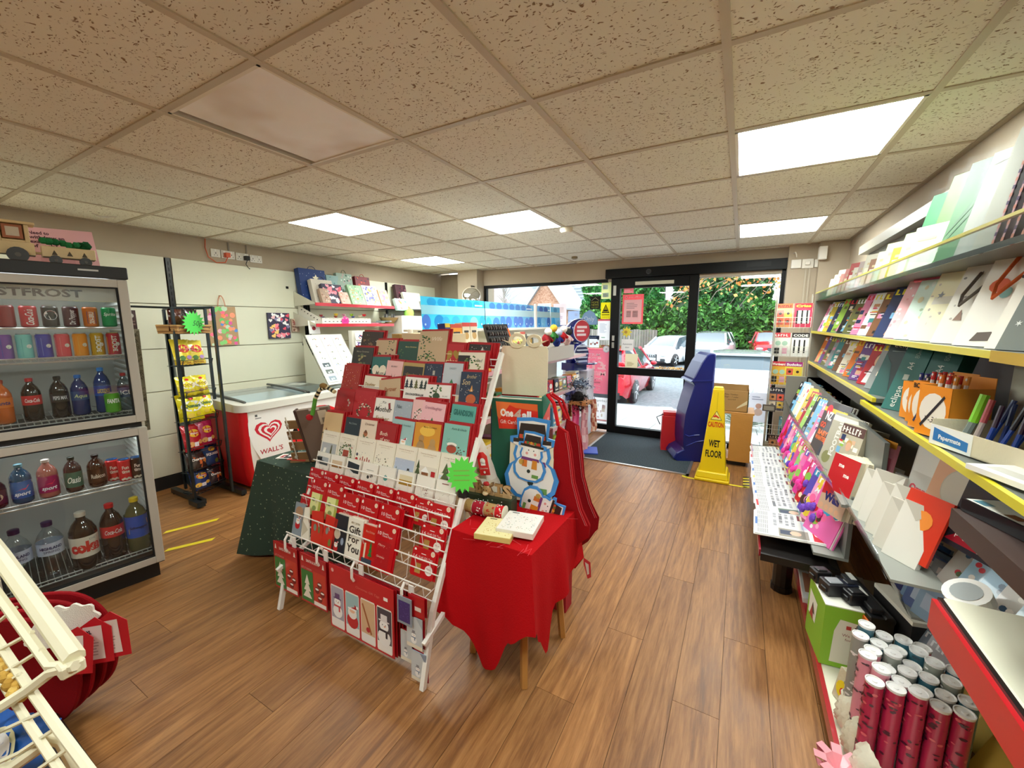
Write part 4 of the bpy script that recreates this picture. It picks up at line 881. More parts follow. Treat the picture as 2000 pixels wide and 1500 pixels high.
b.box(-3.70,1.40,.012,-3.56,1.455,.05,DK); b.box(-4.1,1.44,.012,-3.6,1.48,.05,DK); b.box(-4.05,1.70,.012,-3.52,1.74,.05,DK)
for x,y in ((-3.60,1.43),(-4.08,1.46),(-3.54,1.72),(-4.03,1.72)):b.cyl((x,y,0),(x,y,.014),.016,'#1c1c1c',8)
b.done('base',METAL,CR)
b = B(); b.poly([(-3.99,1.51,.35),(-3.67,1.435,.35),(-3.67,1.435,.1),(-3.99,1.51,.1)],'#2f4a5c'); b.poly([(-3.99,1.51,1.45),(-3.90,1.49,1.45),(-3.70,1.445,.4),(-3.99,1.51,.4)],'#2f4452'); b.done('side_panel',METAL,CR)
CM = MF((-3.655,1.435,0),18.9)
zs = [1.345,1.10,.86,.66,.42,.25,.09]
for z in zs:
 b = B(); b.M = CM
 for yy,zo in ((z+.045,.035),(z,.02)):b.tube([(.0,yy,-.05),(.0,yy,zo),(.245,yy,zo),(.245,yy,-.05)],.003,DK,4)
 for k in range(8):x = .02+k*.03; b.tube([(x,z,.02),(x,z-.0,-.14)],.0025,DK,3,caps=False)
 b.tube([(0,z,.02),(0,z+.045,.035)],.003,DK,4); b.tube([(.245,z,.02),(.245,z+.045,.035)],.003,DK,4); b.done('wire_basket',METAL,CR)
def qd(c1,c2,s,tc='#3a3a2a',sub=None):
 def d(b,w,h):
  b.disc(0,h*.55,w*.42,c1,0,ry=h*.2,n=16); (b.text(s,0,h*.5,h*.13,tc,.0012,w=w*.62,al='c',bold=.03,shear=.15) if s else [b.tube([(dx*w+w*.07*math.cos(a_),h*.55+w*.07*math.sin(a_),.001) for a_ in (0,1.26,2.5,3.8,5.0)],.002,'#a86a3a',3,closed=True) for dx in (-.2,0,.2)])
  b.disc(0,h*.84,w*.1,'#d22a2a',.0006,ry=h*.06); b.disc(-w*.1,h*.2,w*.14,c2,0,ry=h*.09); b.disc(w*.2,h*.25,w*.1,c2,.0004,ry=h*.07)
 return d
def mcc(c1,c2):
 def d(b,w,h):
  b.disc(0,h*.62,w*.3,'#d23a2c',0,ry=h*.16,n=16); b.rect(-w*.38,h*.54,w*.76,h*.12,'#f4ecd6',.0009); b.text("McCoy's",0,h*.56,h*.09,'#b0342a',.0014,w=w*.6,al='c',bold=.03); b.disc(-w*.15,h*.25,w*.15,c1,.0002,ry=h*.1); b.disc(w*.2,h*.28,w*.15,c2,.0006,ry=h*.08)
 return d
def wlk(c1):
 def d(b,w,h):
  b.disc(0,h*.66,w*.26,'#e8b53a',0,ry=h*.15,n=16); b.rect(-w*.24,h*.6,w*.48,h*.1,'#c9282c',.0009); b.text('Walkers',0,h*.62,h*.07,'#fff4e0',.0014,w=w*.4,al='c',bold=.02)
  b.disc(-w*.22,h*.25,w*.16,c1,.0002,ry=h*.1); b.disc(w*.24,h*.3,w*.12,c1,.0004,ry=h*.08); b.rect(-w*.08,h*.15,w*.22,h*.16,'#ece4ea',.0008)
 return d
def dor(b,w,h):b.pg([(-w*.3,h*.75),(w*.1,h*.1),(w*.15,h*.45)],'#d86a2a',.0002); b.pg([(-w*.2,h*.9),(w*.3,h*.3),(w*.4,h*.5)],'#e08a3a',.0003); b.text('Doritos',0,h*.5,h*.11,'#f4f0ea',.0012,w=w*.66,al='c',bold=.04)
def squ(b,w,h):b.disc(0,h*.78,w*.2,'#d8a63a',.0002,ry=h*.1); b.text('SQUARES',0,h*.5,h*.11,'#e6e6ea',.0012,w=w*.7,al='c',bold=.04); b.disc(w*.2,h*.2,w*.12,'#6a8a3a',.0004)
def prawn(b,w,h):mcc('#5a8a4a','#b08ac0')(b,w,h); b.rect(-w*.45,h*.02,w*.9,h*.14,'#e8b92c',.0004); b.text('TASTY DEAL',0,h*.05,h*.07,'#8a4a1a',.001,w=w*.6,al='c',bold=.02)
GC = 'crisp packets on the dark wire rack'
for (x,z,w,h,base,d,lab,tl) in ( (.07,1.10,.15,.20,'#e8cf3a',prawn,'yellow crisp packet with a red oval, left one on the second basket',14),(.175,1.10,.15,.19,'#ead24a',prawn,'yellow crisp packet with a red oval, right one on the second basket',14), (.065,.86,.15,.15,'#efdf2a',qd('#f2ead0','#c9a05a','','#5a3a1a'),'bright yellow packet showing ringed snacks, left on the third basket',12),(.18,.86,.14,.15,'#ecd92a',qd('#efe6cc','#b0803a','','#5a3a1a'),'bright yellow packet showing ringed snacks, right on the third basket',12), (.08,.66,.21,.21,'#f0e228',qd('#f6f4ea','#e8c84a','Quavers','#2a6a3a'),'large bulging yellow packet of cheese curls at the front of the rack',10),(.21,.68,.15,.18,'#f0df26',qd('#f6f0e0','#e8c84a','Quavers','#2a6a3a'),'yellow packet with a red corner flash beside the large yellow one',16), (.07,.42,.16,.21,'#b5202a',wlk('#d89a5a'),'red crisp packet with a round badge, left on the fifth basket',12),(.185,.43,.15,.2,'#a81f4a',wlk('#dca65a'),'magenta-red crisp packet beside the red one',12), (.08,.25,.17,.17,'#3a2a24',dor,'black and orange tortilla crisp packet',12),(.20,.255,.15,.175,'#1f3f70',squ,'blue packet lettered SQUARES',10), (.09,.09,.17,.17,'#213a78',wlk('#e8b84a'),'dark blue crisp packet with a round badge on the bottom basket',12),(.215,.09,.13,.15,'#3a2c34',dor,'dark tortilla packet at the right of the bottom basket',12)):
 bag('crisp_packet',CM@Matrix.Translation((x,z+.005,-.035))@Matrix.Rotation(math.radians(-tl),4,'X')@Matrix.Rotation(math.radians(-3),4,'Z'),w,h,.055,base,d,lab,'crisp packet',GC)
t = thing('woven_basket','shallow woven wicker basket on top of the crisp rack','basket',tuple(CM@Vector((.12,1.35,-.07))))
b = B(); b.M = CM;
for k in range(6):
 y = 1.352+k*.011; e = .002*k
 b.tube([(-.005-e,y,.025+e),(.06,y+.003*(-1)**k,.031+e),(.12,y-.002,.027+e),(.18,y+.003*(-1)**k,.031+e),(.25+e,y,.025+e),(.25+e,y,-.15),(-.005-e,y,-.15)],.0065,['#b58a52','#94683a','#c59a60'][k%3],5,closed=True)
b.box(-.0,1.347,-.15,.25,1.353,.025,'#8f6a3c'); b.done('woven_side',CARD,t)
for x,c,r_ in ((.03,'#5a2a1c',-6),(.105,'#241a18',3),(.18,'#2f2320',-3)):
 bag('snack_packet',CM@Matrix.Translation((x,1.36,-.03-.02*(x>.1)))@Matrix.Rotation(math.radians(r_),4,'Z')@Matrix.Rotation(math.radians(-6),4,'X'),.11,.17,.04,c, lambda b,w,h:b.disc(0,h*.5,w*.3,'#6a3a22',0),'dark brown snack packet in the wicker basket, %s'%{.03:'beside the fridge end',.105:'in the middle',.18:'with a white corner logo'}[x],'snack packet','dark packets in the wicker basket')
b = B(); b.M = CM@Matrix.Translation((.10,1.425,.055))@Matrix.Rotation(math.radians(-4),4,'Z'); b.star(0,0,.095,'#54d956',18,.72,0);
b.M = b.M@Matrix.Scale(.55,4,(0,1,0)) if False else b.M
b.text('50p',-.01,-.02,.04,'#1c4a2a',.0012,w=.075,shear=.3); tag(b.done('price_star',PAPER),'fluorescent green star reading 50p on the wicker basket','price sign')
t = thing('patterned_strip','long grey patterned strip hanging at the left of the crisp rack','hanging strip',(-3.95,1.33,1.3)); b = B(); b.M = MF((-3.98,1.27,.60),10,0,-1)
b.box(0,0,-.03,.055,.78,0,'#8f8874'); rg = R(8)
for k in range(60):
 x,y = rg.uniform(.008,.047),rg.uniform(.02,.76); b.tube([(x+.008*math.cos(a*1.2),y+.008*math.sin(a*1.2)*rg.uniform(.6,1.6),.001) for a in range(5)],.0011,'#3f3a30',3)
b.done('printed_front',CLOTH,t)
b = B(); b.M = MF((-3.98,1.27,1.38),10); b.box(-.005,0,-.02,.06,.14,0,'#4a2f2c'); b.disc(.03,.1,.016,'#b9b3a8',.001); b.rect(.005,.03,.045,.012,'#8a6a62'); b.rect(.005,.055,.045,.006,'#8a6a62'); b.done('header_card',PAPER,t)
b = B(); b.M = MF((-4.06,1.24,.62),10,0,0); b.box(0,0,-.03,.05,.80,0,'#9c957f'); tag(b.done('patterned_strip',CLOTH),'plain pale strip hanging behind the patterned one at the crisp rack','hanging strip')
def handle(b,x0,x1,y,rise,col,r=.0022,z=.006):b.tube([(lerp(x0,x1,k/8),y+rise*math.sin(math.pi*k/8)**.6,z) for k in range(9)],r,col,4)
t = thing('gift_bag','gift bag with bright coloured circles hanging on the wall','gift bag',(XL+.03,1.93,1.22),'gift bags')
b = B(); b.M = MF((XL+.045,1.925,1.215),0,1,1); b.box(0,0,-.018,.245,.36,0,'#b7946a'); rg = R(12)
pc = ['#ff6f91','#ff8a5c','#6fcf6a','#5c8fd6','#f2b8c6','#e85ca8','#ffa07a','#8ad67a','#c9e0c2']
for k in range(46):b.disc(rg.uniform(.012,.233),rg.uniform(.012,.348),rg.uniform(.012,.026),rg.choice(pc),.0005+k*1e-5,n=14)
b.done('bag_body',PAPER,t); b = B(); b.M = MF((XL+.05,1.925,1.575),0); handle(b,.085,.15,0,.10,'#d98a62'); handle(b,.085,.15,0,.10,'#d98a62',z=-.008); b.cyl((.118,.1,-.03),(.118,.1,.01),.004,'#d98a62'); b.done('handle',PAPER,t)
def hearts(b,w,h,bg,cols,n,sz,seed):
 b.rect(0,0,w,h,bg,.0003); rg = R(seed)
 for k in range(n):b.heart(rg.uniform(sz*.4,w-sz*.4),rg.uniform(sz*.4,h-sz*.4),sz*rg.uniform(.8,1.2),rg.choice(cols),.0006+k*1e-5,a=rg.uniform(-.6,.6))
t = thing('gift_bag','heart-patterned gift bag hanging on the wall','gift bag',(XL+.03,2.46,1.27),'gift bags')
b = B(); b.M = MF((XL+.05,2.462,1.265),0); b.box(0,0,-.02,.23,.265,0,'#3a3550'); hearts(b,.23,.265,'#3d3852',['#ff8fa0','#f7c6cc','#ffffff','#e8556a','#ffd27a','#8f86b0'],34,.045,5); b.done('bag_body',PAPER,t)
b = B(); b.M = MF((XL+.05,2.462,1.53),0); handle(b,.09,.13,0,.03,'#d8cfcf'); b.done('handle',PAPER,t)
b = B(); b.M = MF((XL+.045,2.715,1.33),0); b.box(0,0,-.014,.085,.14,0,'#b59a86'); hearts(b,.085,.14,'#b59a86',['#7a4a3a','#e8d8cc','#8a3a3a','#d8c0a8'],16,.025,9); tag(b.done('gift_bag',PAPER),'small beige patterned gift bag beside the heart-patterned hanging bag','gift bag','gift bags')
# ---------------------------------------------------------------- ice cream freezer
FZ = thing('ice_cream_freezer','red and white chest freezer with curved sliding glass lids','freezer',(-3.9,2.4,0))
x0,x1,y0,y1 = -4.20,-3.50,1.745,3.05
b = B();
def rr(x0,y0,x1,y1,r,n=5):
 P = []
 for cx,cy,a0 in ((x1-r,y0+r,-90),(x1-r,y1-r,0),(x0+r,y1-r,90),(x0+r,y0+r,180)):
  for k in range(n+1):a = math.radians(a0+90*k/n); P.append((cx+r*math.cos(a),cy+r*math.sin(a)))
 return P
P = rr(x0,y0,x1,y1,.05); n = len(P); lev = [(.04,-.05),(.14,-.025),(.35,0),(.70,0)]
pts = [];
for z,ins in lev:
 for (px,py) in P:pts.append((px+(ins if px>-3.8 else -ins),py+(-ins if py<2.4 else ins),z))
F = [(j*n+i,j*n+(i+1)%n,(j+1)*n+(i+1)%n,(j+1)*n+i) for j in range(3) for i in range(n)]; C = []
for j in range(3):
 for i in range(n):C.append('#cf0f1c' if i not in (5,) else '#e9e6e0')
F.append(list(range(n))[::-1]); C.append('#444444')
b.add(pts,F,C); b.done('body',SATIN,FZ,smooth=True,angle=35)
b = B(); b.M = MF((x1+.002,y0+.045,.10),0); L = y1-y0-.09; HH = .595
b.pg([(.10-.0,0)] if False else [(.26,.0),(L,0),(L,HH),(.02,HH),(.0,.50),(.0,.40),(.03,.28),(.09,.15),(.17,.06)],'#eceae6',.0006)
b.disc(.66,.24,.30,'#e3101c',.0010,n=32); b.pg([(L-.22,HH),(L-.02,HH),(L-.12,HH-.07)][::-1],'#e3101c',.0011)
for k,(s,c) in enumerate(((.25,'#cc1430'),(.20,'#eceae6'),(.16,'#cc1430'),(.117,'#eceae6'),(.075,'#cc1430'))):b.heart(.165+k*.004,.415-k*.002,s,c,.0012+k*.0004,sy=.88)
b.text("WALL'S",.075,.215,.042,'#b01a2e',.0012,w=.20,bold=.015); b.rect(.06,.545,.02,.02,'#5a5a5a',.001); b.rect(.06,.528,.05,.007,'#6a6a6a',.001); b.done('front_print',SATIN,FZ)
b = B(); Q = rr(x0-.015,y0-.02,x1+.02,y1+.02,.09); n = len(Q); Qi = rr(x0+.06,y0+.06,x1-.05,y1-.06,.05)
def ring(b,A,Bq,za,zb,col):
 n = len(A); b.add([(p[0],p[1],za(p) if callable(za) else za) for p in A]+[(p[0],p[1],zb(p) if callable(zb) else zb) for p in Bq],[(i,(i+1)%n,n+(i+1)%n,n+i) for i in range(n)],col)
arc = lambda p:.0
zr = lambda base:(lambda p:base+.085*max(0,1-((p[0]+3.95)/.45)**2)**.7 if abs(p[0]+3.95)<.45 else base)
ring(b,Q,Q,.70, lambda p:.735+.055*max(0,math.cos((p[0]+4.1)*1.9)),'#d8d6cc'); ring(b,Q,Qi, lambda p:.735+.055*max(0,math.cos((p[0]+4.1)*1.9)), lambda p:.74+.055*max(0,math.cos((p[0]+4.1)*1.9)),'#d2d0c6'); ring(b,Qi,Qi, lambda p:.74+.055*max(0,math.cos((p[0]+4.1)*1.9)),.66,'#b9bcb8')
b.done('rim',SATIN,FZ,smooth=True,angle=40)
b = B(); b.box(x0+.06,y0+.06,.40,x1-.05,y1-.06,.44,'#e2f1f7');
for q in ((x0+.06,y0+.06,x1-.05,y0+.062),(x0+.06,y1-.062,x1-.05,y1-.06),(x0+.06,y0+.06,x0+.062,y1-.06),(x1-.052,y0+.06,x1-.05,y1-.06)):b.box(q[0],q[1],.42,q[2],q[3],.74,'#e2f1f7')
b.done('liner',SATIN,FZ)
def gl_(ya,yb,dz,nm):
 b = B(); N = 8; pts = []
 for k in range(N+1):
  x = lerp(x0+.05,x1-.04,k/N); z = .742+dz+.055*max(0,math.cos((x+4.1)*1.9)); pts+=[(x,ya,z),(x,yb,z)]
 b.add(pts,[(2*k,2*k+2,2*k+3,2*k+1) for k in range(N)],'#ffffff'); g = b.done('glass_lid',GLASS,FZ,smooth=True)
 for yy in (ya,yb):
  b = B(); b.tube([(lerp(x0+.05,x1-.04,k/N),yy,.746+dz+.055*max(0,math.cos((lerp(x0+.05,x1-.04,k/N)+4.1)*1.9))) for k in range(N+1)],.011,'#4a4c4a' if nm else '#c9c9c0',5); b.done('lid_edge',PLASTIC,g)
 b.done('lid_edge',PLASTIC,g)
gl_(y0+.06,y0+.64,.0,1); gl_(y0+.60,y1-.06,.012,1)
for i in range(3):
 b = B(); ya,yb = y0+.08+i*.37,y0+.42+i*.37; ys_ = []
 for k in range(7):b.tube([(x0+.08,lerp(ya,yb,k/6),.5),(x1-.07,lerp(ya,yb,k/6),.5)],.003,'#f2f4f4',3)
 for z in (.5,.56,.62):b.tube([(x0+.08,ya,z),(x1-.07,ya,z),(x1-.07,yb,z),(x0+.08,yb,z)],.004,'#eef1f2',4,closed=True)
 b.done('wire_basket',METAL,FZ)
rg = R(6)
for k in range(26):
 b = B(); b.M = MZ((rg.uniform(-4.05,-3.65),rg.uniform(1.95,2.9),.445+.012*(k%4)),rg.uniform(0,180)); c = rg.choice(['#e8e4da','#b5d0e0','#8a5a3a','#d8b03a','#c9404a','#7ab0d8']); b.box(-.06,-.03,0,.06,.03,.02,c); b.rect(-.04,-.015,.08,.03,rg.choice(['#ffffff','#5a3a2a','#e0d0a0']),.021)
 tag(b.done('ice_cream',FOIL),'wrapped ice cream lying in the freezer under the glass lids','ice cream','ice creams in the freezer')
for q,a_,l in (((-3.98,2.55,.80),12,'white sheet of paper lying on the far freezer lid'),((-3.72,2.78,.782),-28,'white envelope lying at the far end of the freezer lid')):
 b = B(); b.M = MZ(q,a_); b.box(-.07,-.05,0,.09,.06,.002,'#f2f2ee'); b.rect(-.03,-.02,.06,.04,'#d8d8d4',.0025); tag(b.done('paper_sheet',PAPER),l,'paper')
t = thing('card_display','white slanting card display of small greetings cards on the freezer','card display',(-3.85,2.8,.78))
DM = MF((-3.62,2.66,.80),0,33)
b = B(); b.M = DM; b.box(0,0,-.012,.44,.60,0,'#dcdad4'); b.done('backing_board',PAPER,t)
b = B(); b.add([(-3.63,2.655,.80),(-3.98,2.655,.80),(-3.98,2.655,1.30),(-3.645,2.66,.80),(-3.98,2.66,.80),(-3.98,2.66,1.30)],[(0,1,2),(3,5,4)],'#d8d7c4'); b.done('side_board',PAPER,t)
rg = R(14); rown = ['top','second','third','fourth','fifth','sixth','bottom']
for rr_ in range(7):
 for cc in range(3):
  if rr_==6 and cc==2:continue
  b = B(); x,y = .015+cc*.138,.50-rr_*.079; b.M = DM@Matrix.Translation((x,y,.004))@Matrix.Rotation(math.radians(-3),4,'X')
  b.box(0,0,0,.125,.082,.002,'#e9e8e4'); z = .0025
  if cc==0 and rr_ in (4,5,6):b.rect(.02,.02,.085,.05,['#46545a','#5a635f','#8797a3'][rr_-4],z); b.disc(.05,.035,.01,'#e8ecec',z+.0003); b.disc(.075,.04,.012,'#b9c2c2',z+.0003)
  else:
   c = rg.choice(['#b5a06a','#7a8a5a','#c97a6a','#8aa0c0','#6a6a5a','#d8b86a']);
   for k in range(4):b.disc(.06+rg.uniform(-.02,.02),.04+rg.uniform(-.012,.012),rg.uniform(.003,.008),c if k%2 else '#5a6a4a',z+k*1e-4)
  tag(b.done('greetings_card',PAPER),'small white greetings card, %s row, %s column of the freezer display'%(rown[rr_],['outer','middle','inner'][cc]),'greetings card','small cards on the freezer display')
b = B(); b.M = MF((-3.99,2.74,1.31),0,5); b.box(0,0,-.002,.13,.14,0,'#f2f2f0'); b.disc(.06,.06,.022,'#a8283a',.0006); b.disc(.068,.07,.01,'#6a1a2a',.0009); tag(b.done('greetings_card',PAPER),'white card with a dark red rose standing above the freezer display','greetings card')
# ================================================================ card stand
WHT = '#efece4'
ST = thing('card_stand','tall white wire tiered stand full of christmas cards and wrapping','card stand',(-1.46,1.3,0))
def railpt(x,t):
 return Vector((x,1.18+.486*t,.40+.874*t))
XA,XB = -1.925,-.99
for x in (XA,XB):
 b = B(); b.tube([(x,1.05,0),(x,1.125,.29),(x,1.18,.40),(x,1.67,1.28)],.014,WHT,4); b.done('side_rail',SATIN,ST)
for x in (XA+.02,XB-.02):
 b = B(); b.tube([(x,1.345,.69),(x,1.80,.02)],.011,WHT,4); b.done('rear_leg',SATIN,ST)
b = B(); b.tube([(XB+.005,1.06,.19),(XB+.02,1.55,.42)],.012,WHT,4); b.done('brace',SATIN,ST)
b = B(); b.tube([(XA+.005,1.05,.21),(XA+.02,1.5,.40)],.012,WHT,4); b.done('brace',SATIN,ST)
b = B(); b.tube([(XA,1.52,.42),(XB,1.52,.42)],.005,WHT,5); b.done('cross_wire',SATIN,ST)
for x in (XA,XB):
 b = B(); b.box(x-.016,1.325,.685,x+.016,1.355,.715,'#242424'); b.done('end_cap',PLASTIC,ST)
def pocket(z,y,depth=.07,lip=.05,n=12):
 """one wire pocket: front top wire, front bottom wire, uprights and floor wires"""
 b = B(); b.tube([(XA,y,z),(XB,y,z)],.0032,WHT,5); b.tube([(XA,y+.006,z-lip),(XB,y+.006,z-lip)],.0026,WHT,4)
 for k in range(n):
  x = lerp(XA+.04,XB-.04,k/(n-1)); b.tube([(x,y,z),(x,y+.006,z-lip),(x,y+depth,z-lip+.005),(x,y+depth+.02,z+.06)],.002,WHT,3,caps=False)
 b.done('wire_pocket',SATIN,ST)
PK = [(.385,1.115),(.466,1.16),(.546,1.205),(.631,1.245),(.71,1.292),(.80,1.36),(.90,1.415),(1.0,1.46),(1.08,1.50),(1.17,1.55),(1.25,1.60)]
for z,y in PK:pocket(z,y+(.035 if z>.75 else 0),lip=.05 if z<.75 else .03)
# ---- card fronts
def foliage(b,x,y,r,cols,n,rg,z=.0006):
 for k in range(n):
  a = rg.uniform(0,6.28); q = r*rg.random()**.5; b.disc(x+q*math.cos(a),y+q*math.sin(a),r*rg.uniform(.1,.2),rg.choice(cols),z+k*1e-5,ry=r*rg.uniform(.06,.14),n=6)
GRN = ['#2f5a34','#4a7a3f','#1f4028','#7a8a4a','#5a6a3a']
def wreath(b,x,y,r,rg,z=.0006,cols=GRN,n=46,w=.28):
 for k in range(n):
  a = 6.283*k/n; q = r*(1+rg.uniform(-w,w)); b.disc(x+q*math.cos(a),y+q*math.sin(a),r*.13,rg.choice(cols+['#b5302a'] if k%7==0 else cols),z+k*1e-5,ry=r*.08,n=6)
def tree(b,x,y,w,h,col,z=.0007,tr='#6a4a2a'):
 b.rect(x-w*.06,y,w*.12,h*.15,tr,z)
 for k in range(3):yy = y+h*(.12+.26*k); ww = w*(.5-.12*k); b.pg([(x-ww,yy),(x+ww,yy),(x,yy+h*.38)],col,z+.0001+k*2e-5)
def snow(b,w,h,n,rg,col='#f2f2ee',z=.0009,s=.0016,y0=0):[b.disc(rg.uniform(.05,.95)*w,h*rg.uniform(y0,.95),s*rg.uniform(.6,1.4),col,z+k*1e-6,n=5) for k in range(n)]
def snowman(b,x,y,s,z=.0008,hat='#2a2a2a',scarf='#c0282c'):
 b.disc(x,y+s*.3,s*.34,'#f4f4f2',z,n=14); b.disc(x,y+s*.78,s*.24,'#f8f8f6',z+.0001,n=14); b.rect(x-s*.28,y+s*.95,s*.56,s*.06,hat,z+.0003); b.rect(x-s*.17,y+s*.98,s*.34,s*.26,hat,z+.0003)
 b.rect(x-s*.24,y+s*.53,s*.48,s*.09,scarf,z+.0003); b.rect(x+s*.08,y+s*.3,s*.1,s*.26,scarf,z+.0004); [b.disc(x+dx,y+s*.82,s*.025,'#1a1a1a',z+.0003,n=6) for dx in (-s*.08,s*.08)]; b.pg([(x,y+s*.79),(x,y+s*.74),(x+s*.14,y+s*.76)],'#e0752a',z+.0004)
def santa(b,x,y,s,z=.0008):
 b.disc(x,y+s*.35,s*.36,'#c4202a',z,n=14); b.disc(x,y+s*.72,s*.28,'#f4f0ea',z+.0001,n=14); b.disc(x,y+s*.82,s*.17,'#f0c2a0',z+.0002,ry=s*.1); b.pg([(x-s*.25,y+s*.9),(x+s*.25,y+s*.9),(x+s*.12,y+s*1.15),(x+s*.3,y+s*1.1)],'#cc2430',z+.0003); b.rect(x-s*.27,y+s*.87,s*.54,s*.08,'#fafafa',z+.0004); b.disc(x+s*.32,y+s*1.07,s*.07,'#fafafa',z+.0005)
def T(s,x,y,h,c,w=None,bold=.01,sh=0.0,al='c'): return lambda b,W,H,rg:b.text(s,x*W,y*H,h*H,c,.0011,w=None if w is None else w*W,al=al,bold=bold,shear=sh)
def many(*fs):
 def d(b,w,h,rg):
  for f in fs:f(b,w,h,rg)
 return d
F_ = lambda x,y,r,n=30,cols=GRN:(lambda b,w,h,rg:foliage(b,x*w,y*h,r*w,cols,n,rg))
W_ = lambda x,y,r,**k:(lambda b,w,h,rg:wreath(b,x*w,y*h,r*w,rg,**k))
SN = lambda n,c='#f2f2ee',y0=0:(lambda b,w,h,rg:snow(b,w,h,n,rg,c,y0=y0))
TR = lambda x,y,w_,h_,c:(lambda b,w,h,rg:tree(b,x*w,y*h,w_*w,h_*h,c))
RC = lambda x,y,ww,hh,c,z=.0005:(lambda b,w,h,rg:b.rect(x*w,y*h,ww*w,hh*h,c,z))
DC = lambda x,y,r,c,ry=None,z=.0007:(lambda b,w,h,rg:b.disc(x*w,y*h,r*w,c,z,ry=None if ry is None else ry*w,n=16))
SM = lambda x,y,s,**k:(lambda b,w,h,rg:snowman(b,x*w,y*h,s*w,**k))
SA = lambda x,y,s:(lambda b,w,h,rg:santa(b,x*w,y*h,s*w))
PGN = lambda pts,c,z=.0006:(lambda b,w,h,rg:b.pg([(x*w,y*h) for x,y in pts],c,z))
REDE = '#ad0612'
def gcard(x,w,tb,hh,face,draw,lab,env=3,n0=0,tilt=15,roll=0,red=True,name='christmas_card',cat='card',group=None,thick=.003,edge=None):
 """a card with its stack of envelopes behind it, standing in a pocket of the stand"""
 P = railpt(x,tb-.035); M = MF((P.x,P.y-.002-n0,P.z),-90,tilt,roll)
 b = B(); b.M = M; h = hh+.035; ed = edge or (REDE if red else '#e9e4d6')
 b.box(0,0,-thick,w,h,0,face); rg = R(int(x*1000)+int(tb*977)); b.M = M@Matrix.Translation((0,.0,0))
 if draw:draw(b,w,h,rg)
 t_ = b.done(name,PAPER); tag(t_,lab,cat,group)
 if env:
  b = B(); b.M = M
  for k in range(env):o = .004*(k%2); b.box(.004+.005*(k+1),.006,-thick-.006*(k+1)+.001,w+.008*(k+1)+o,h+.010+.002*k,-thick-.006*k,ed)
  b.done('envelope_stack',PAPER,t_)
 return t_
GRP = {'A':'christmas cards on the top tier of the stand','B':'christmas cards on the second tier','C':'christmas cards on the third tier','D':'christmas cards on the fourth tier','E':'christmas cards on the fifth tier'}
KR = '#cbb08c'; CRM = '#efe6d0'; NAV = '#23324a'; TEA = '#5aa79b'; PNK = '#efc0bd'
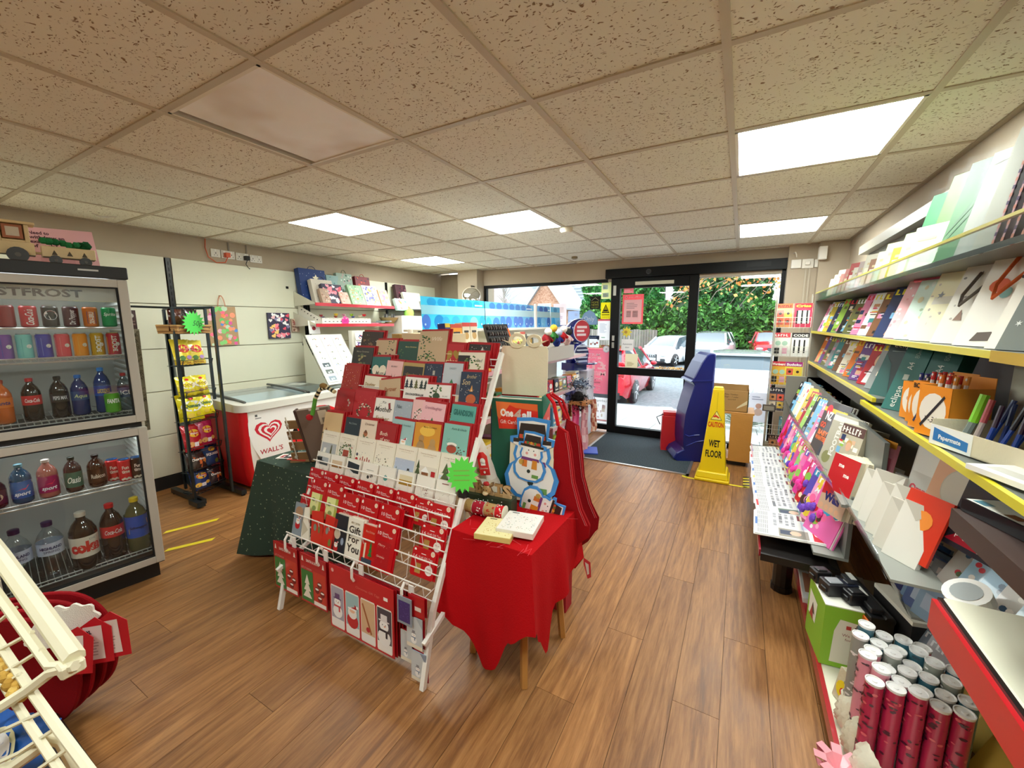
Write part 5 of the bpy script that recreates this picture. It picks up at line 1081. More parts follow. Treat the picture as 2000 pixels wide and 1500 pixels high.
TH = [('A',-1.95,.17,1.0,.10,'#3a2a22',many(F_(.3,.3,.4,30,['#6a5a3a','#4a3a2a','#8a6a4a']),SN(20)),'dark brown card with pale sprigs, top tier of the card stand, freezer end'), ('A',-1.80,.155,.93,.115,KR,many(F_(.2,.3,.22,16),F_(.75,.8,.2,10), lambda b,w,h,rg:[b.heart(w*x,h*y,w*.1,'#5a2a2a') for x,y in ((.55,.5),(.75,.45),(.85,.62))]),'kraft card scattered with little hearts and holly, top tier'), ('A',-1.625,.155,.905,.135,'#1f4a3c',many(PGN([(0,.0),(.75,0),(.7,.25),(.3,.38),(0,.3)],'#cc3a2c'),F_(.15,.62,.16,14),DC(.62,.25,.12,'#f2efe8'),DC(.72,.16,.09,'#f2efe8'),T('Merry Christmas',.6,.8,.05,'#c9b87a',.5)),'dark green card with red and white flowers, top tier'), ('A',-1.475,.185,.895,.20,KR,many(F_(.2,.75,.22,22),W_(.35,.3,.26),F_(.25,.3,.25,18),RC(.45,.05,.1,.25,'#e8dcc0'),RC(.6,.05,.08,.18,'#e8dcc0'),T('Wife',.65,.78,.09,'#e8dcc8',.35,sh=.3)),'tall kraft Wife card with a wreath and candles, top tier'), ('A',-1.335,.145,.91,.125,'#c0202a',many(lambda b,w,h,rg:b.heart(w*.3,h*.62,w*.55,'#a8842c'), lambda b,w,h,rg:b.heart(w*.75,h*.68,w*.4,'#a8842c'),T('Husband',.5,.38,.16,'#f2e2b0',.9,sh=.2),T('To a wonderful',.3,.66,.05,'#f2e2b0',.4)),'red card with gold hearts lettered Husband, top tier'), ('A',-1.19,.145,.96,.08,'#2f2a26',many(TR(.25,.1,.4,.7,'#4a5a3a'),TR(.7,.1,.4,.8,'#c9c4b8'),SN(30)),'dark card with little snowy trees, top tier nearest the white rail'), ('A',-1.205,.155,.87,.12,CRM,many(RC(0,.55,.45,.35,'#2a2622'),W_(.5,.5,.3),F_(.45,.4,.35,30),T('Dad',.82,.7,.1,'#7a7a72',.22,sh=.3),RC(.84,.05,.1,.4,'#1e1c1a')),'cream Dad card with a wreath and a dark bottle, second from the top rail corner'), ('B',-1.965,.165,.87,.125,'#343330',many(F_(.45,.35,.4,34,['#7a7a52','#5a6a4a','#a89a6a']),T('Merry Christmas',.5,.82,.06,'#a8a08a',.6)),'charcoal card with mistletoe sprigs, second tier, freezer end'), ('B',-1.775,.135,.805,.135,'#236a66',many(lambda b,w,h,rg:b.heart(w*.45,h*.5,w*.85,CRM),F_(.15,.3,.15,12),T('Mum',.5,.4,.14,'#6a6a5a',.45,sh=.3)),'teal card with a big cream heart lettered Mum, second tier'), ('B',-1.665,.115,.80,.125,PNK,many(T('MUMMY',.5,.78,.06,'#b58a8a',.4),DC(.5,.2,.1,'#b0765a'),DC(.5,.36,.07,'#b0765a'),PGN([(.42,.42),(.46,.42),(.38,.58)],'#6a4a3a'),PGN([(.54,.42),(.58,.42),(.62,.58)],'#6a4a3a')),'pink card with a little reindeer, second tier'), ('B',-1.545,.145,.80,.12,'#b59a5a',many(RC(.04,.03,.92,.85,'#2c2a26'),SN(24,'#a8824a'),DC(.75,.2,.1,'#e8d0c8'),T('Grandma',.45,.55,.1,'#b08a4a',.5,sh=.3)),'black card with a gold border and gold specks, second tier'), ('B',-1.40,.12,.81,.11,NAV,many(SN(34),RC(.35,.1,.14,.3,'#c9a86a'),RC(.7,.05,.2,.25,'#c98a6a'),RC(.5,.6,.12,.16,'#b5b0a0'),RC(.1,.3,.12,.14,'#8a9ac0')),'navy card with little lit houses, second tier'), ('B',-1.275,.115,.81,.12,'#c3cdd4',many(T('DADDY',.5,.8,.06,'#7a868e',.36),DC(.5,.16,.1,'#f0ece4'),RC(.42,.2,.16,.12,'#c03a3a',.0009),PGN([(.4,.36),(.6,.36),(.5,.5)],'#2f7a4a'),DC(.75,.33,.06,'#c9444a'),RC(.42,.02,.16,.08,'#c9404a')),'pale grey-blue card with a small elf, second tier'), ('B',-1.14,.115,.70,.185,NAV,many(SN(40),DC(.6,.42,.24,'#c2602c',.2),PGN([(.5,.58),(.6,.72),(.66,.58)],'#d89a4a'),PGN([(.3,.6),(.6,.6),(.75,.62)],'#d89a4a'),DC(.55,.14,.2,'#1e1a1a',.18),RC(.1,.2,.3,.06,'#a83a3a'),T('Brother',.55,.86,.08,'#b5a07a',.5,sh=.3),T('Son',.3,.72,.12,'#c9b58a',.4,sh=.3),RC(0,0,1,.08,'#4a6a4a')),'tall navy card with an orange bow-tied parcel, by the white rail'), ('C',-1.975,.14,.715,.165,'#a8281e',many(SN(46,'#f0d8c8'),DC(.5,.12,.15,'#c9a08a'),DC(.62,.3,.1,'#6a3a2a'),SN(20,'#e0a83a')),'tall rust red card with pale specks, third tier, freezer end'), ('C',-1.80,.165,.74,.09,CRM,many(T('Daughter',.3,.55,.16,'#a8844a',.5,sh=.3),F_(.6,.3,.06,8),F_(.9,.5,.12,10)),'cream card lettered Daughter, third tier'), ('C',-1.66,.15,.715,.095,KR,many(T('Partner',.55,.5,.18,'#a85a2a',.6,sh=.3),F_(.15,.3,.12,12),RC(.2,.1,.06,.4,'#7a2a1e')),'kraft card lettered Partner leaning sideways, third tier'), ('C',-1.495,.15,.715,.125,'#f2efe6',many(*[TR(x,.62,.22,.32,c) for x,c in ((.1,'#26323e'),(.3,'#22303a'),(.52,'#6a6a3a'),(.75,'#2a3a34'),(.93,'#22302a'))],T('SON & DAUGHTER-IN-LAW',.5,.42,.07,'#22262a',.8,bold=.03),*[TR(x,.1,.12,.18,'#8a4a3a') for x in (.15,.4,.65,.88)]),'white Son and Daughter-in-law card with a row of dark trees'), ('C',-1.345,.155,.70,.11,'#f2efe8',many(DC(.45,.08,.42,'#c8372a',.4),DC(.45,.62,.14,'#2f4a2c',.1),F_(.45,.68,.28,22),T('to you',.8,.6,.07,'#9a9a8a',.2,sh=.3)),'white card with a big red bauble and sprig, third tier'), ('D',-1.965,.145,.60,.13,'#a81620',many(DC(.7,.7,.05,'#b5a49a'),DC(.78,.62,.05,'#b5a49a'),DC(.75,.53,.04,'#b5a49a'),T('Merry Christmas',.45,.35,.12,'#c03a2c',.7,sh=.3)),'deep red card with small silver baubles, fourth tier, freezer end'), ('D',-1.81,.16,.575,.165,'#b81a26',many(W_(.55,.4,.27,n=70,cols=['#e8e4d8','#3a5a34','#c9c2a8','#2a4428']),SN(20,'#d87a5a',.6)),'red card with a round white and green wreath, fourth tier'), ('D',-1.65,.14,.58,.13,'#f4f1e8',many(T('To',.5,.84,.07,'#3a3a34',.2,sh=.3),T('Mother',.5,.58,.16,'#3a3834',.85,sh=.2),PGN([(.7,.85),(.8,.88),(.85,.68),(.75,.66)],'#8a2a2c'),F_(.3,.8,.1,10),T('Father',.5,.3,.14,'#b59a6a',.7,sh=.2)),'white card lettered Mother, fourth tier'), ('D',-1.515,.12,.59,.12,'#a9b6c0',many(T('Nan',.3,.75,.12,'#5a666e',.3,sh=.3),SN(20),DC(.5,.1,.28,'#c04a7a',.24),DC(.5,.35,.12,'#e0a8b8'),DC(.5,.45,.06,'#d8b86a'),DC(.5,.12,.07,'#2a2a2a')),'grey-blue Nan card with a pink bobble-hatted figure, fourth tier'), ('D',-1.39,.165,.60,.125,PNK,many(W_(.35,.45,.22,n=50,cols=['#2f4a34','#f4f0ea','#3a5a3a']),F_(.3,.5,.2,14,['#f4f0ea','#e8e0d8']),T('Mum',.8,.8,.1,'#4a2a2a',.3)),'pink card with a white and green wreath, behind the pink tree card'), ('D',-1.33,.14,.575,.145,'#f2bdc2',many(TR(.5,.05,.5,.55,'#3f7a4a'),F_(.5,.25,.2,20),T('Granddaughter',.5,.82,.08,'#a86a7a',.75,sh=.2),SN(20,'#a84a5a'),DC(.3,.5,.05,'#f4f0ea')),'pink Granddaughter card with a green tree, fourth tier'), ('D',-1.155,.135,.59,.135,TEA,many(T('GRANDSON',.5,.72,.15,'#1f6a62',.8,bold=.04),DC(.4,.0,.3,'#f4f4f0',.26),DC(.4,.25,.27,'#2f3a3c',.25),RC(.12,.2,.56,.1,'#3a4648',.0009),DC(.3,.12,.03,'#1a1a1a',z=.001),DC(.5,.12,.03,'#1a1a1a',z=.001)),'teal GRANDSON card with a snowman in a dark hat'), ('E',-1.985,.145,.46,.135,'#d8b98a',many(F_(.2,.25,.25,22,['#a8442c','#5a5a34','#8a3a2a']),PGN([(.4,.05),(.6,.05),(.5,.28)],'#7a6a5a'),PGN([(.6,.05),(.95,.05),(.78,.35)],'#efe9e0'),RC(0,0,1,.06,'#6a5a3a')),'sunset-coloured card with reeds and a white house, fifth tier, freezer end'), ('E',-1.81,.115,.45,.135,'#25343e',many(F_(.35,.35,.2,16),RC(.45,.05,.12,.4,'#e2c89a'),RC(.7,.05,.12,.3,'#e2c89a'),DC(.3,.12,.14,'#8a8a6a'),T('Merry Christmas',.5,.8,.06,'#8a9a9a',.5)),'dark blue card with cream candles, fifth tier'), ('E',-1.70,.125,.45,.135,'#e8d5c0',many(F_(.5,.35,.3,26),DC(.42,.58,.12,'#b5704a'),DC(.42,.64,.07,'#8a6a5a'),T('Christmas',.6,.84,.07,'#8a6a5a',.55,sh=.3)),'cream card with a robin on sprigs, fifth tier'), ('E',-1.575,.13,.44,.14,'#a41a1e',many(T('Both',.4,.68,.11,'#f0d8c0',.4,sh=.2),T('of you',.5,.52,.11,'#f0d8c0',.5,sh=.2),RC(.15,.05,.12,.42,'#e2c89a'),RC(.42,.05,.1,.16,'#d89a5a'),RC(.62,.05,.1,.12,'#e2c89a')),'dark red card lettered Both of you with candles, fifth tier'), ('E',-1.49,.145,.495,.12,'#9fc4c2',many(SA(.62,.02,.42),T('Nan & Grandad',.55,.82,.06,'#6a8a88',.6,sh=.2),DC(.1,.3,.14,'#f4f4f2')),'pale teal card with father christmas, fifth tier'), ('E',-1.335,.155,.50,.115,'#d8952a',many(DC(.3,.18,.17,'#a8865a',.26),DC(.3,.5,.11,'#b58a52'),DC(.75,.15,.17,'#b5905e',.24),DC(.75,.42,.11,'#c0985e'),DC(.5,.75,.3,'#efc04a',.16,.0005),T('Merry Christmas',.6,.85,.06,'#8a5a1a',.5)),'golden orange card with a couple in woolly hats'), ('E',-1.165,.14,.505,.125,'#86beb2',many(DC(.4,.3,.2,'#a8442c',.14),DC(.4,.42,.2,'#f4ece0',.07),F_(.2,.55,.08,8),F_(.75,.2,.22,20,['#6a2a2a','#3a4a2a','#8a3a34']),T('Aunt & Uncle',.6,.84,.07,'#4a7a70',.6,sh=.3)),'pale green card with a christmas pudding, fifth tier by the rail')]
for k,(g,x,w,tb,hh,c,d,l) in enumerate(TH):gcard(x,w,tb,hh,c,d,l,env=2+k%3,group=GRP[g],roll=[-1,1,0,1.5,-1.5][k%5] if 'sideways' not in l else 8)
gcard(-1.465,.15,.435,.075,'#c01420',many(RC(.03,.25,.9,.7,'#2f6a44',.0004),F_(.3,.6,.2,12,['#e8e4dc','#3a7a4a']),DC(.75,.55,.13,'#d0402c'),DC(.8,.62,.06,'#8a5a3a')),'red-edged green card with a robin, half hidden low on the stand',env=2,n0=-.022,group=GRP['E'])
gcard(-1.30,.155,.44,.075,'#8a1838',many(lambda b,w,h,rg:[b.star(w*x,h*y,w*.09,'#b5486a',8,.3) for x,y in ((.12,.85),(.85,.8))],T('2024',.45,.35,.25,'#a83a5c',.7,bold=.03)),'burgundy 2024 card low on the stand by the green star',env=2,n0=-.022,group=GRP['E'])
# ---- row of cream boxed christmas cards
PKL = [('grey winter scene with a lamp',many(RC(.06,.1,.88,.55,'#b5b9bd'),F_(.3,.25,.2,14,['#8a7a6a','#a83a34','#6a6a5a']),RC(.6,.3,.1,.3,'#7a7a52'),F_(.8,.2,.15,10))),('green wreath and red door',many(RC(.06,.05,.88,.7,'#e8e2d2'),W_(.5,.48,.3,n=70),RC(.34,.1,.32,.45,'#a84a3a',.0009),RC(.4,.2,.2,.2,'#8a3428',.001))), ('red reindeer and snowman',many(SN(20,'#7a8a9a',.1),DC(.12,.35,.08,'#c0282c'),DC(.12,.5,.06,'#4a4a5a'),*[RC(.3+.12*k,.12,.05,.3+.05*(k%2),'#a83a34') for k in range(5)])),('brown bare tree and cottage',many(F_(.2,.5,.15,14,['#7a6a5a','#5a4a3a']),DC(.6,.25,.2,'#a8604a',.12),F_(.55,.35,.25,20,['#8a5a3a','#5a6a4a','#b53a2a']),SN(16,'#8a8a92'))), ('snowman in a red scarf on blue snow',many(RC(.04,.1,.92,.55,'#b9c4d8'),SM(.72,.15,.28),TR(.15,.12,.2,.3,'#7a8a8a'),SN(20))),('snowy cottage and red postbox',many(RC(.04,.08,.92,.5,'#e4dccc'),TR(.12,.12,.3,.6,'#4a5a3a'),RC(.3,.25,.3,.18,'#a8683a'),PGN([(.25,.42),(.65,.42),(.45,.58)],'#f4f2ee'),RC(.72,.08,.18,.4,'#b5242a',.0009),RC(.76,.12,.1,.2,'#f0e0d8',.001))), ('tall decorated christmas tree',many(RC(.04,.05,.92,.4,'#d8dce0'),TR(.3,.02,.55,.75,'#5a6a44'),F_(.28,.28,.2,26,['#b5923a','#4a5a34','#6a7a4a']),SN(16,'#9aa2aa',.4)))]
for k,(s,d) in enumerate(PKL):
 x = -1.965+k*.1365; w = .133
 P = railpt(x,.315); M = MF((P.x,P.y+.012,P.z),-90,16,-.5)
 b = B(); b.M = M; b.box(0,0,-.028,w,.175,0,'#f1ead8'); rg = R(k+60); b.box(.006,.006,-.0005,w-.006,.168,.001,'#f4eddc'); b.M = M@Matrix.Translation((0,0,.001)); d(b,w,.17,rg)
 b.text('Christmas Greetings Cards',w/2,.152,.005,'#a8805a',.001,w=w*.7,al='c'); b.text('pack of ten cards',w/2,.143,.0035,'#a89878',.001,w=w*.45,al='c');
 tag(b.done('card_pack',GLOSS),'cream pack of christmas cards showing a '+s,'card pack','cream card packs on the stand')
 # ---- small white packs with little pictures
WPK = [('grey hillside',many(PGN([(.15,.3),(.9,.3),(.9,.75),(.15,.75)],'#aab2b8'),PGN([(.15,.3),(.9,.3),(.9,.45),(.5,.55),(.15,.6)],'#4a5054',.0008))),('misty brown field',many(PGN([(.12,.3),(.85,.3),(.85,.7),(.12,.7)],'#d8c0a0'),PGN([(.12,.3),(.85,.3),(.85,.48),(.12,.4)],'#a8783f',.0008))), ('dark navy mountain',many(PGN([(.12,.25),(.92,.25),(.92,.75),(.12,.85)],'#1f2c38'),PGN([(.12,.25),(.12,.5),(.6,.25)],'#e8e8e4',.0008))),('black berry sprig',many(RC(.3,.62,.45,.02,'#4a4a44'),DC(.65,.35,.09,'#1e1e1e'),DC(.45,.25,.08,'#1e1e1e'))), ('small teal bauble',many(DC(.45,.4,.13,'#5fa8a4',.12),RC(.43,.52,.04,.06,'#8a8a7a'))),('golden cornfield',many(RC(.15,.3,.75,.5,'#e2d6b0'),RC(.15,.3,.75,.25,'#b58a2c',.0007))),('holly branch',many(F_(.6,.3,.18,10,['#3a4a34','#5a6a4a','#7a2a2a']),PGN([(.3,.2),(.85,.5),(.84,.52)],'#5a4a3a'))),('white bag-shaped card with a plain sprig',many(RC(.3,.8,.35,.04,'#7a1a1e'),F_(.45,.3,.06,5),PGN([(.6,.2),(.8,.42),(.79,.43)],'#5a5a4a')))]
for k,(s,d) in enumerate(WPK):
 x = -1.955+k*.118; P = railpt(x,.25); M = MF((P.x,P.y+.005,P.z),-90,16,[-1,1,0][k%3]); b = B(); b.M = M; b.box(0,0,-.012,.105,.125,0,'#f3efe4'); b.M = M@Matrix.Translation((0,.035,0)); d(b,.105,.09,R(k))
 tag(b.done('card_pack',GLOSS),'small white square card pack with a '+s,'card pack','small white card packs on the stand')
 # ---- red tissue paper and gift tag packs
def tissue(x,tb,w,h,lab,mode,n0=0,roll=0,name='tissue_pack',layers=2):
 P = railpt(x,tb); M = MF((P.x,P.y-n0,P.z),-90,17,roll); b = B(); b.M = M; b.prism([(.008,0),(w-.008,0),(w,.008),(w,h-.008),(w-.008,h),(.008,h),(0,h-.008),(0,.008)],-.006,0,'#bd0815')
 b.disc(w*.86,h*.9,w*.085,'#f0e6d8',.0006,n=14); b.disc(w*.86,h*.9,w*.065,'#e8c8a8',.0008,n=14); b.rect(w*.07,h*.88,w*.09,h*.05,'#f4ece4',.0006); b.pg([(w*.07,h*.93),(w*.16,h*.93),(w*.115,h*.96)],'#f4ece4',.0006)
 if mode=='tag':
  b.text('16',w*.07,h*.62,h*.12,'#f6e8e4',w=w*.17); b.text('Kraft Gift Tags',w*.3,h*.65,h*.08,'#f6e8e4',w=w*.58); b.rect(w*.3,h*.59,w*.45,h*.02,'#f0b8b4'); b.rect(w*.38,h*.80,w*.2,h*.025,'#f6ece8')
  b.rect(w*.2,h*.12,w*.24,h*.34,'#b5904a',.0007); b.disc(w*.78,h*.32,w*.16,'#f6f0ea',.0007,n=16); b.text('New',w*.78,h*.34,h*.06,'#a82a2a',.001,w=w*.18,al='c'); b.text('card',w*.78,h*.25,h*.05,'#a82a2a',.001,w=w*.18,al='c')
 else:
  b.text('10',w*.1,h*.745,h*.075,'#f6e8e4',w=w*.17); b.text('Sheets',w*.32,h*.775,h*.045,'#f6e8e4',w=w*.3); b.text('Tissue Paper',w*.32,h*.725,h*.045,'#f6e8e4',w=w*.52)
  if mode=='leaf':
   b.rect(w*.12,h*.1,w*.7,h*.55,'#dfe09a',.0006); b.rect(w*.66,h*.1,w*.16,h*.55,'#a9b04a',.0007); b.disc(w*.3,h*.48,w*.12,'#8a9a5a',.0008,ry=h*.05); b.disc(w*.42,h*.28,w*.13,'#8a9a5a',.0008,ry=h*.06)
  else:
   b.rect(w*.16,h*.08,w*.66,h*.55,'#b0161f',.0006); b.text('Merry',w*.2,h*.52,h*.05,'#e8b8ac',.001,w=w*.36,shear=.3); b.text('Christmas',w*.2,h*.28,h*.045,'#e8b8ac',.001,w=w*.4,shear=.3); rg = R(int(x*100)); [b.star(w*rg.uniform(.2,.78),h*rg.uniform(.1,.6),w*.035,'#d88878',6,.4) for k in range(9)]
 for q in range(1,layers):b.box(.006*q,0,-.006-.005*q,w+.006*q,h-.004*q,-.006-.005*(q-1),'#c9101e')
 return tag(b.done(name,GLOSS),lab,'tissue paper' if mode!='tag' else 'gift tags','red tissue paper packs' if mode!='tag' else 'red gift tag packs')
for k,(x,m_,l) in enumerate(((-1.95,'x','far left'),(-1.84,'x',''),(-1.72,'x',''),(-1.59,'x',''),(-1.46,'x',''),(-1.33,'x',''))):
 tissue(x,.135,.115,.155,'red tissue paper pack peeping out behind, %s in the back row'%['first','second','third','fourth','fifth','sixth'][k],'plain',roll=-.5)
tissue(-1.955,.05,.095,.10,'short red pack at the freezer end, lower of two','plain')
for k,(x,m_,l) in enumerate(((-1.865,'leaf','red tissue paper pack with a pale leaf window, first of two'),(-1.745,'leaf','red tissue paper pack with a pale leaf window, second of two'),(-1.62,'p','red tissue paper pack with red script, third in the front row'),(-1.495,'p','red tissue paper pack with red script, fourth in the front row'),(-1.365,'p','red tissue paper pack with red script, last in the front row'))):
 tissue(x,.055 if m_=='leaf' else .03,.118,.20,l,m_,n0=.022,layers=3)
tissue(-1.34,-.04,.118,.20,'red tissue paper pack standing lowest and nearest, above the hanging tags','p',n0=.035)
for tb,x,l in ((.165,-1.13,'red Kraft Gift Tags pack, topmost of the three by the white rail'),(.075,-1.135,'red Kraft Gift Tags pack, middle of the three by the white rail'),(-.02,-1.145,'red Kraft Gift Tags pack, lowest of the three by the white rail')):
 tissue(x,tb,.125,.115,l,'tag',n0=.01)
tissue(-1.225,.165,.10,.115,'red gift tag pack half hidden beside the topmost tag pack','tag',n0=.0)
# ---- bottom pocket: wallets and gift card holders
for k,(x,w,h,c,d,l,roll) in enumerate(( (-1.93,.075,.17,'#8a98a2',many(SA(.5,.25,.7),DC(.5,.75,.4,'#b08a6a',.35,.0005)),'grey gift bag with a father christmas picture, low pocket of the stand',0), (-1.85,.06,.155,'#efe9d8',many(PGN([(.1,.1),(.9,.3),(.2,.6)],'#c9c0a8')),'cream folded gift envelope leaning in the low pocket',12), (-1.775,.085,.155,'#cc2a1e',many(DC(.35,.5,.13,'#7a8a7a',.2),DC(.7,.45,.1,'#7a6a3a',.22)),'red gift wallet with two baubles, tilted',9), (-1.70,.085,.16,'#cf2a20',many(DC(.3,.55,.12,'#8a8a82',.2),DC(.65,.25,.12,'#6a7a3a',.2)),'red gift wallet with baubles beside the tilted one',-4), (-1.625,.085,.18,'#18222e',many(DC(.35,.5,.25,'#c9b8a0',.28),SA(.35,.05,.5),DC(.8,.35,.12,'#8a9ab0',.2)),'dark blue gift wallet with father christmas by moonlight',0), (-1.53,.095,.185,'#f1ecdd',many(T('MERRY CHRISTMAS',.5,.86,.05,'#9a8a6a',.6),T('Gift',.5,.64,.17,'#2a2622',.8,bold=.02),T('For',.5,.42,.17,'#3a342c',.75,bold=.02),T('You',.5,.18,.19,'#2a2622',.85,bold=.02)),'cream Gift For You money wallet with black lettering',0), (-1.43,.09,.175,'#c92418',many(TR(.65,.2,.3,.45,'#2a7a3a'),RC(.2,.15,.12,.4,'#e8dcc0'),RC(.1,.02,.8,.16,'#3a4a5a'),T('Merry Christmas',.5,.82,.06,'#e8a08a',.6,sh=.3)),'red gift wallet with a green tree and candle',0))):
 P = railpt(x,-.055); M = MF((P.x,P.y-.012,P.z),-90,14,roll); b = B(); b.M = M; b.box(0,0,-.006,w,h,0,c); d(b,w,h,R(k+5))
 if k>3:b.box(.012,0,-.022,w+.012,h+.004,-.006,'#e9e2d0'); b.box(.02,0,-.028,w+.018,h-.004,-.022,'#a01626')
 tag(b.done('gift_wallet',GLOSS),l,'gift wallet','gift wallets in the low pocket')
 # ---- packs hanging on plastic hooks along the bottom
def hook(x):
 b = B(); b.tube([(x,1.10,.385),(x,1.085,.40),(x,1.07,.38),(x,1.068,.335),(x,1.078,.315)],.006,'#f2efe8',6); b.done('display_hook',PLASTIC,ST)
 b = B(); b.box(x+.008,1.098,.33,x+.034,1.104,.385,'#f2efe8'); b.done('hook_plate',PLASTIC,ST)
for x in (-1.865,-1.625,-1.39,-1.10):hook(x)
def hang(name,x,z0,w,h,col,draw,lab,cat,y=1.072,layers=4,mt=None,sk=0):
 M = MF((x,y,z0),-90,2); b = B(); b.M = M; b.box(0,0,-.003,w,h,0,col); draw(b,w,h,R(int(x*100)))
 o = tag(b.done(name,mt or GLOSS),lab,cat,'packs hanging along the bottom of the stand')
 if layers:
  b = B(); b.M = M
  for k in range(1,layers):b.box(.004*k+sk*k,.002,-.003-.009*k,w+.004*k+sk*k,h-.003*k,-.003-.009*k+.002,'#a8121c' if k%2 else '#8a1a24')
  b.done('packs_behind',FILM if False else GLOSS,o)
 return o
def tagpack(b,w,h,rg):
 b.rect(0,h*.80,w,h*.2,'#b01622',.0005); b.text('SANTA & SNOW',w/2,h*.86,h*.055,'#f0dcd4',.0009,w=w*.5,al='c',bold=.03); tree(b,w*.1,h*.84,w*.1,h*.12,'#f2e8dc',.0009); tree(b,w*.9,h*.82,w*.1,h*.12,'#f2e8dc',.0009)
 b.rect(w*.03,h*.04,w*.46,h*.64,'#2f7a3a',.0006); b.rect(w*.51,h*.04,w*.46,h*.68,'#c8392c',.0006); b.text("LET IT SNOW",w*.25,h*.70,h*.04,'#e8b0a8',.0009,w=w*.4,al='c')
 for k,(ww,y) in enumerate(((.34,.12),(.28,.26),(.20,.4))):b.pg([(w*(.26-ww/2),h*y),(w*(.26+ww/2),h*y),(w*.26,h*(y+.2))],'#eee6d6',.001+k*1e-4)
 for (x,y) in ((.74,.48),(.64,.36),(.84,.32),(.74,.2)):b.disc(w*x,h*y,w*.09,'#7a1a1e',.001,n=10); b.disc(w*x,h*(y+.02),w*.07,'#f4f0ea',.0012,n=8,ry=h*.02)
 b.rect(w*.51,h*.04,w*.46,h*.08,'#f4efe6',.0013)
hang('gift_tag_pack',-1.985,.095,.19,.245,'#b8202a',tagpack,'hanging gift tag pack with a white tree on green, freezer end of the stand','gift tags')
hang('gift_tag_pack',-1.77,.095,.19,.245,'#b8202a',tagpack,'hanging gift tag pack with a white tree on green, second along','gift tags')
def wide(b,w,h,rg):
 b.text('Christmas Gift Tags',w*.62,h*.80,h*.035,'#e07a70',.0009,w=w*.36,al='c',shear=.2); b.disc(w*.06,h*.92,h*.03,'#e8a8a0',.0008); b.rect(w*.86,h*.8,w*.06,h*.05,'#f4f0ea',.0009)
 for k,c in enumerate(('#a9a6b5','#9fc0c4','#d8b58e','#4a4650')):
  x = w*(.02+.245*k); ww = w*.22; b.pg([(x+.004,h*.03),(x+ww-.004,h*.03),(x+ww,h*.06),(x+ww,h*.66),(x+ww-.004,h*.69),(x+.004,h*.69),(x,h*.66),(x,h*.06)],'#f2ece0',.0006)
  b.rect(x+.003,h*.05,ww-.006,h*.62,c,.0008); b.rect(x+.003,h*.05,ww-.006,h*.12,'#f4f2ee',.0009)
 snowman(b,w*.13,h*.2,h*.3,.0012,'#6a4a7a','#c9404a'); santa(b,w*.375,h*.14,h*.33,.0012); b.pg([(w*.53,h*.6),(w*.55,h*.62),(w*.68,h*.2),(w*.66,h*.18)],'#a8643a',.0012); b.disc(w*.62,h*.24,w*.03,'#c0303a',.0013); snowman(b,w*.86,h*.14,h*.36,.0012,'#e8e4e4','#2a2a34')
hang('gift_tag_pack',-1.56,.04,.40,.305,'#c41c28',wide,'wide red hanging pack of four christmas gift tags','gift tags',layers=6,sk=.004)
def purp(b,w,h,rg):b.rect(w*.1,h*.1,w*.8,h*.75,'#3a2a72',.0006); [b.disc(w*rg.uniform(.15,.85),h*rg.uniform(.15,.8),.0015,'#6a5aa8',.0008,n=5) for k in range(30)]
hang('gift_tag_pack',-1.115,.245,.075,.115,'#8a94a0',purp,'small hanging pack with a purple glitter front','gift tags',y=1.055,layers=2)
def lil(b,w,h,rg):b.pg([(0,0),(w,0),(w,h*.7),(w*.6,h),(0,h)],'#c9cfd2',.0005); snowman(b,w*.45,h*.15,w*.55,.0008,'#8a8a92','#5a7a9a'); b.rect(0,0,w,h*.12,'#e8e0cc',.0009)
hang('gift_tag_pack',-1.075,.155,.08,.13,'#aab4ba',lil,'grey tag pack with a small snowman under the purple one','gift tags',y=1.062,layers=2)
hang('gift_tag_pack',-1.125,.06,.06,.13,'#b9b5a8',lil,'grey tag pack with a small snowman, lowest beside the leg','gift tags',y=1.075,layers=2)
hang('gift_tag_pack',-1.06,.01,.075,.125,'#8a96a8',lil,'blue-grey tag pack with a small figure at the very bottom','gift tags',y=1.064,layers=2)
hang('gift_tag_pack',-1.065,.29,.08,.085,'#b3141f', lambda b,w,h,rg:b.pg([(w*.4,h*.3),(w*.8,h*.3),(w*.8,h*.5),(w*.4,h*.5)],'#e8d8d0',.0006),'small red header card beside the purple glitter pack','gift tags',y=1.068,layers=2)
b = B(); b.M = MF((-.99,1.335,.785),-82,15,8); b.star(0,0,.078,'#5de04a',16,.74,0); b.M = b.M@Matrix.Translation((0,0,.0));
for k in range(3):b.rect(-.04,.015-k*.02,.075,.004,'#8ab04a',.0008)
tag(b.done('price_star',PAPER),'fluorescent green star sign on the right rail of the card stand','price sign')
b = B(); pts = [(-1.86,1.40,1.06),(-1.91,1.39,1.085),(-1.955,1.38,1.07),(-1.985,1.37,1.02),(-1.99,1.36,.97),(-2.0,1.355,.93)]
for k in range(len(pts)-1):
 for q in range(5):a = Vector(pts[k]).lerp(Vector(pts[k+1]),q/5); c = Vector(pts[k]).lerp(Vector(pts[k+1]),(q+1)/5); b.tube([a,c],.011,('#2a2a24' if (q%2) else '#d8cba0') if k<3 else '#5a9a3a',7)
b.ell((-2.02,1.35,.915),.018,'#b5202a',8,6); b.ell((-1.93,1.385,1.09),(.03,.014,.016),'#8a6a3a',8,6)
tag(b.done('striped_ornament',CLOTH),'striped and green stocking ornament hooked on the corner of the card stand','ornament')
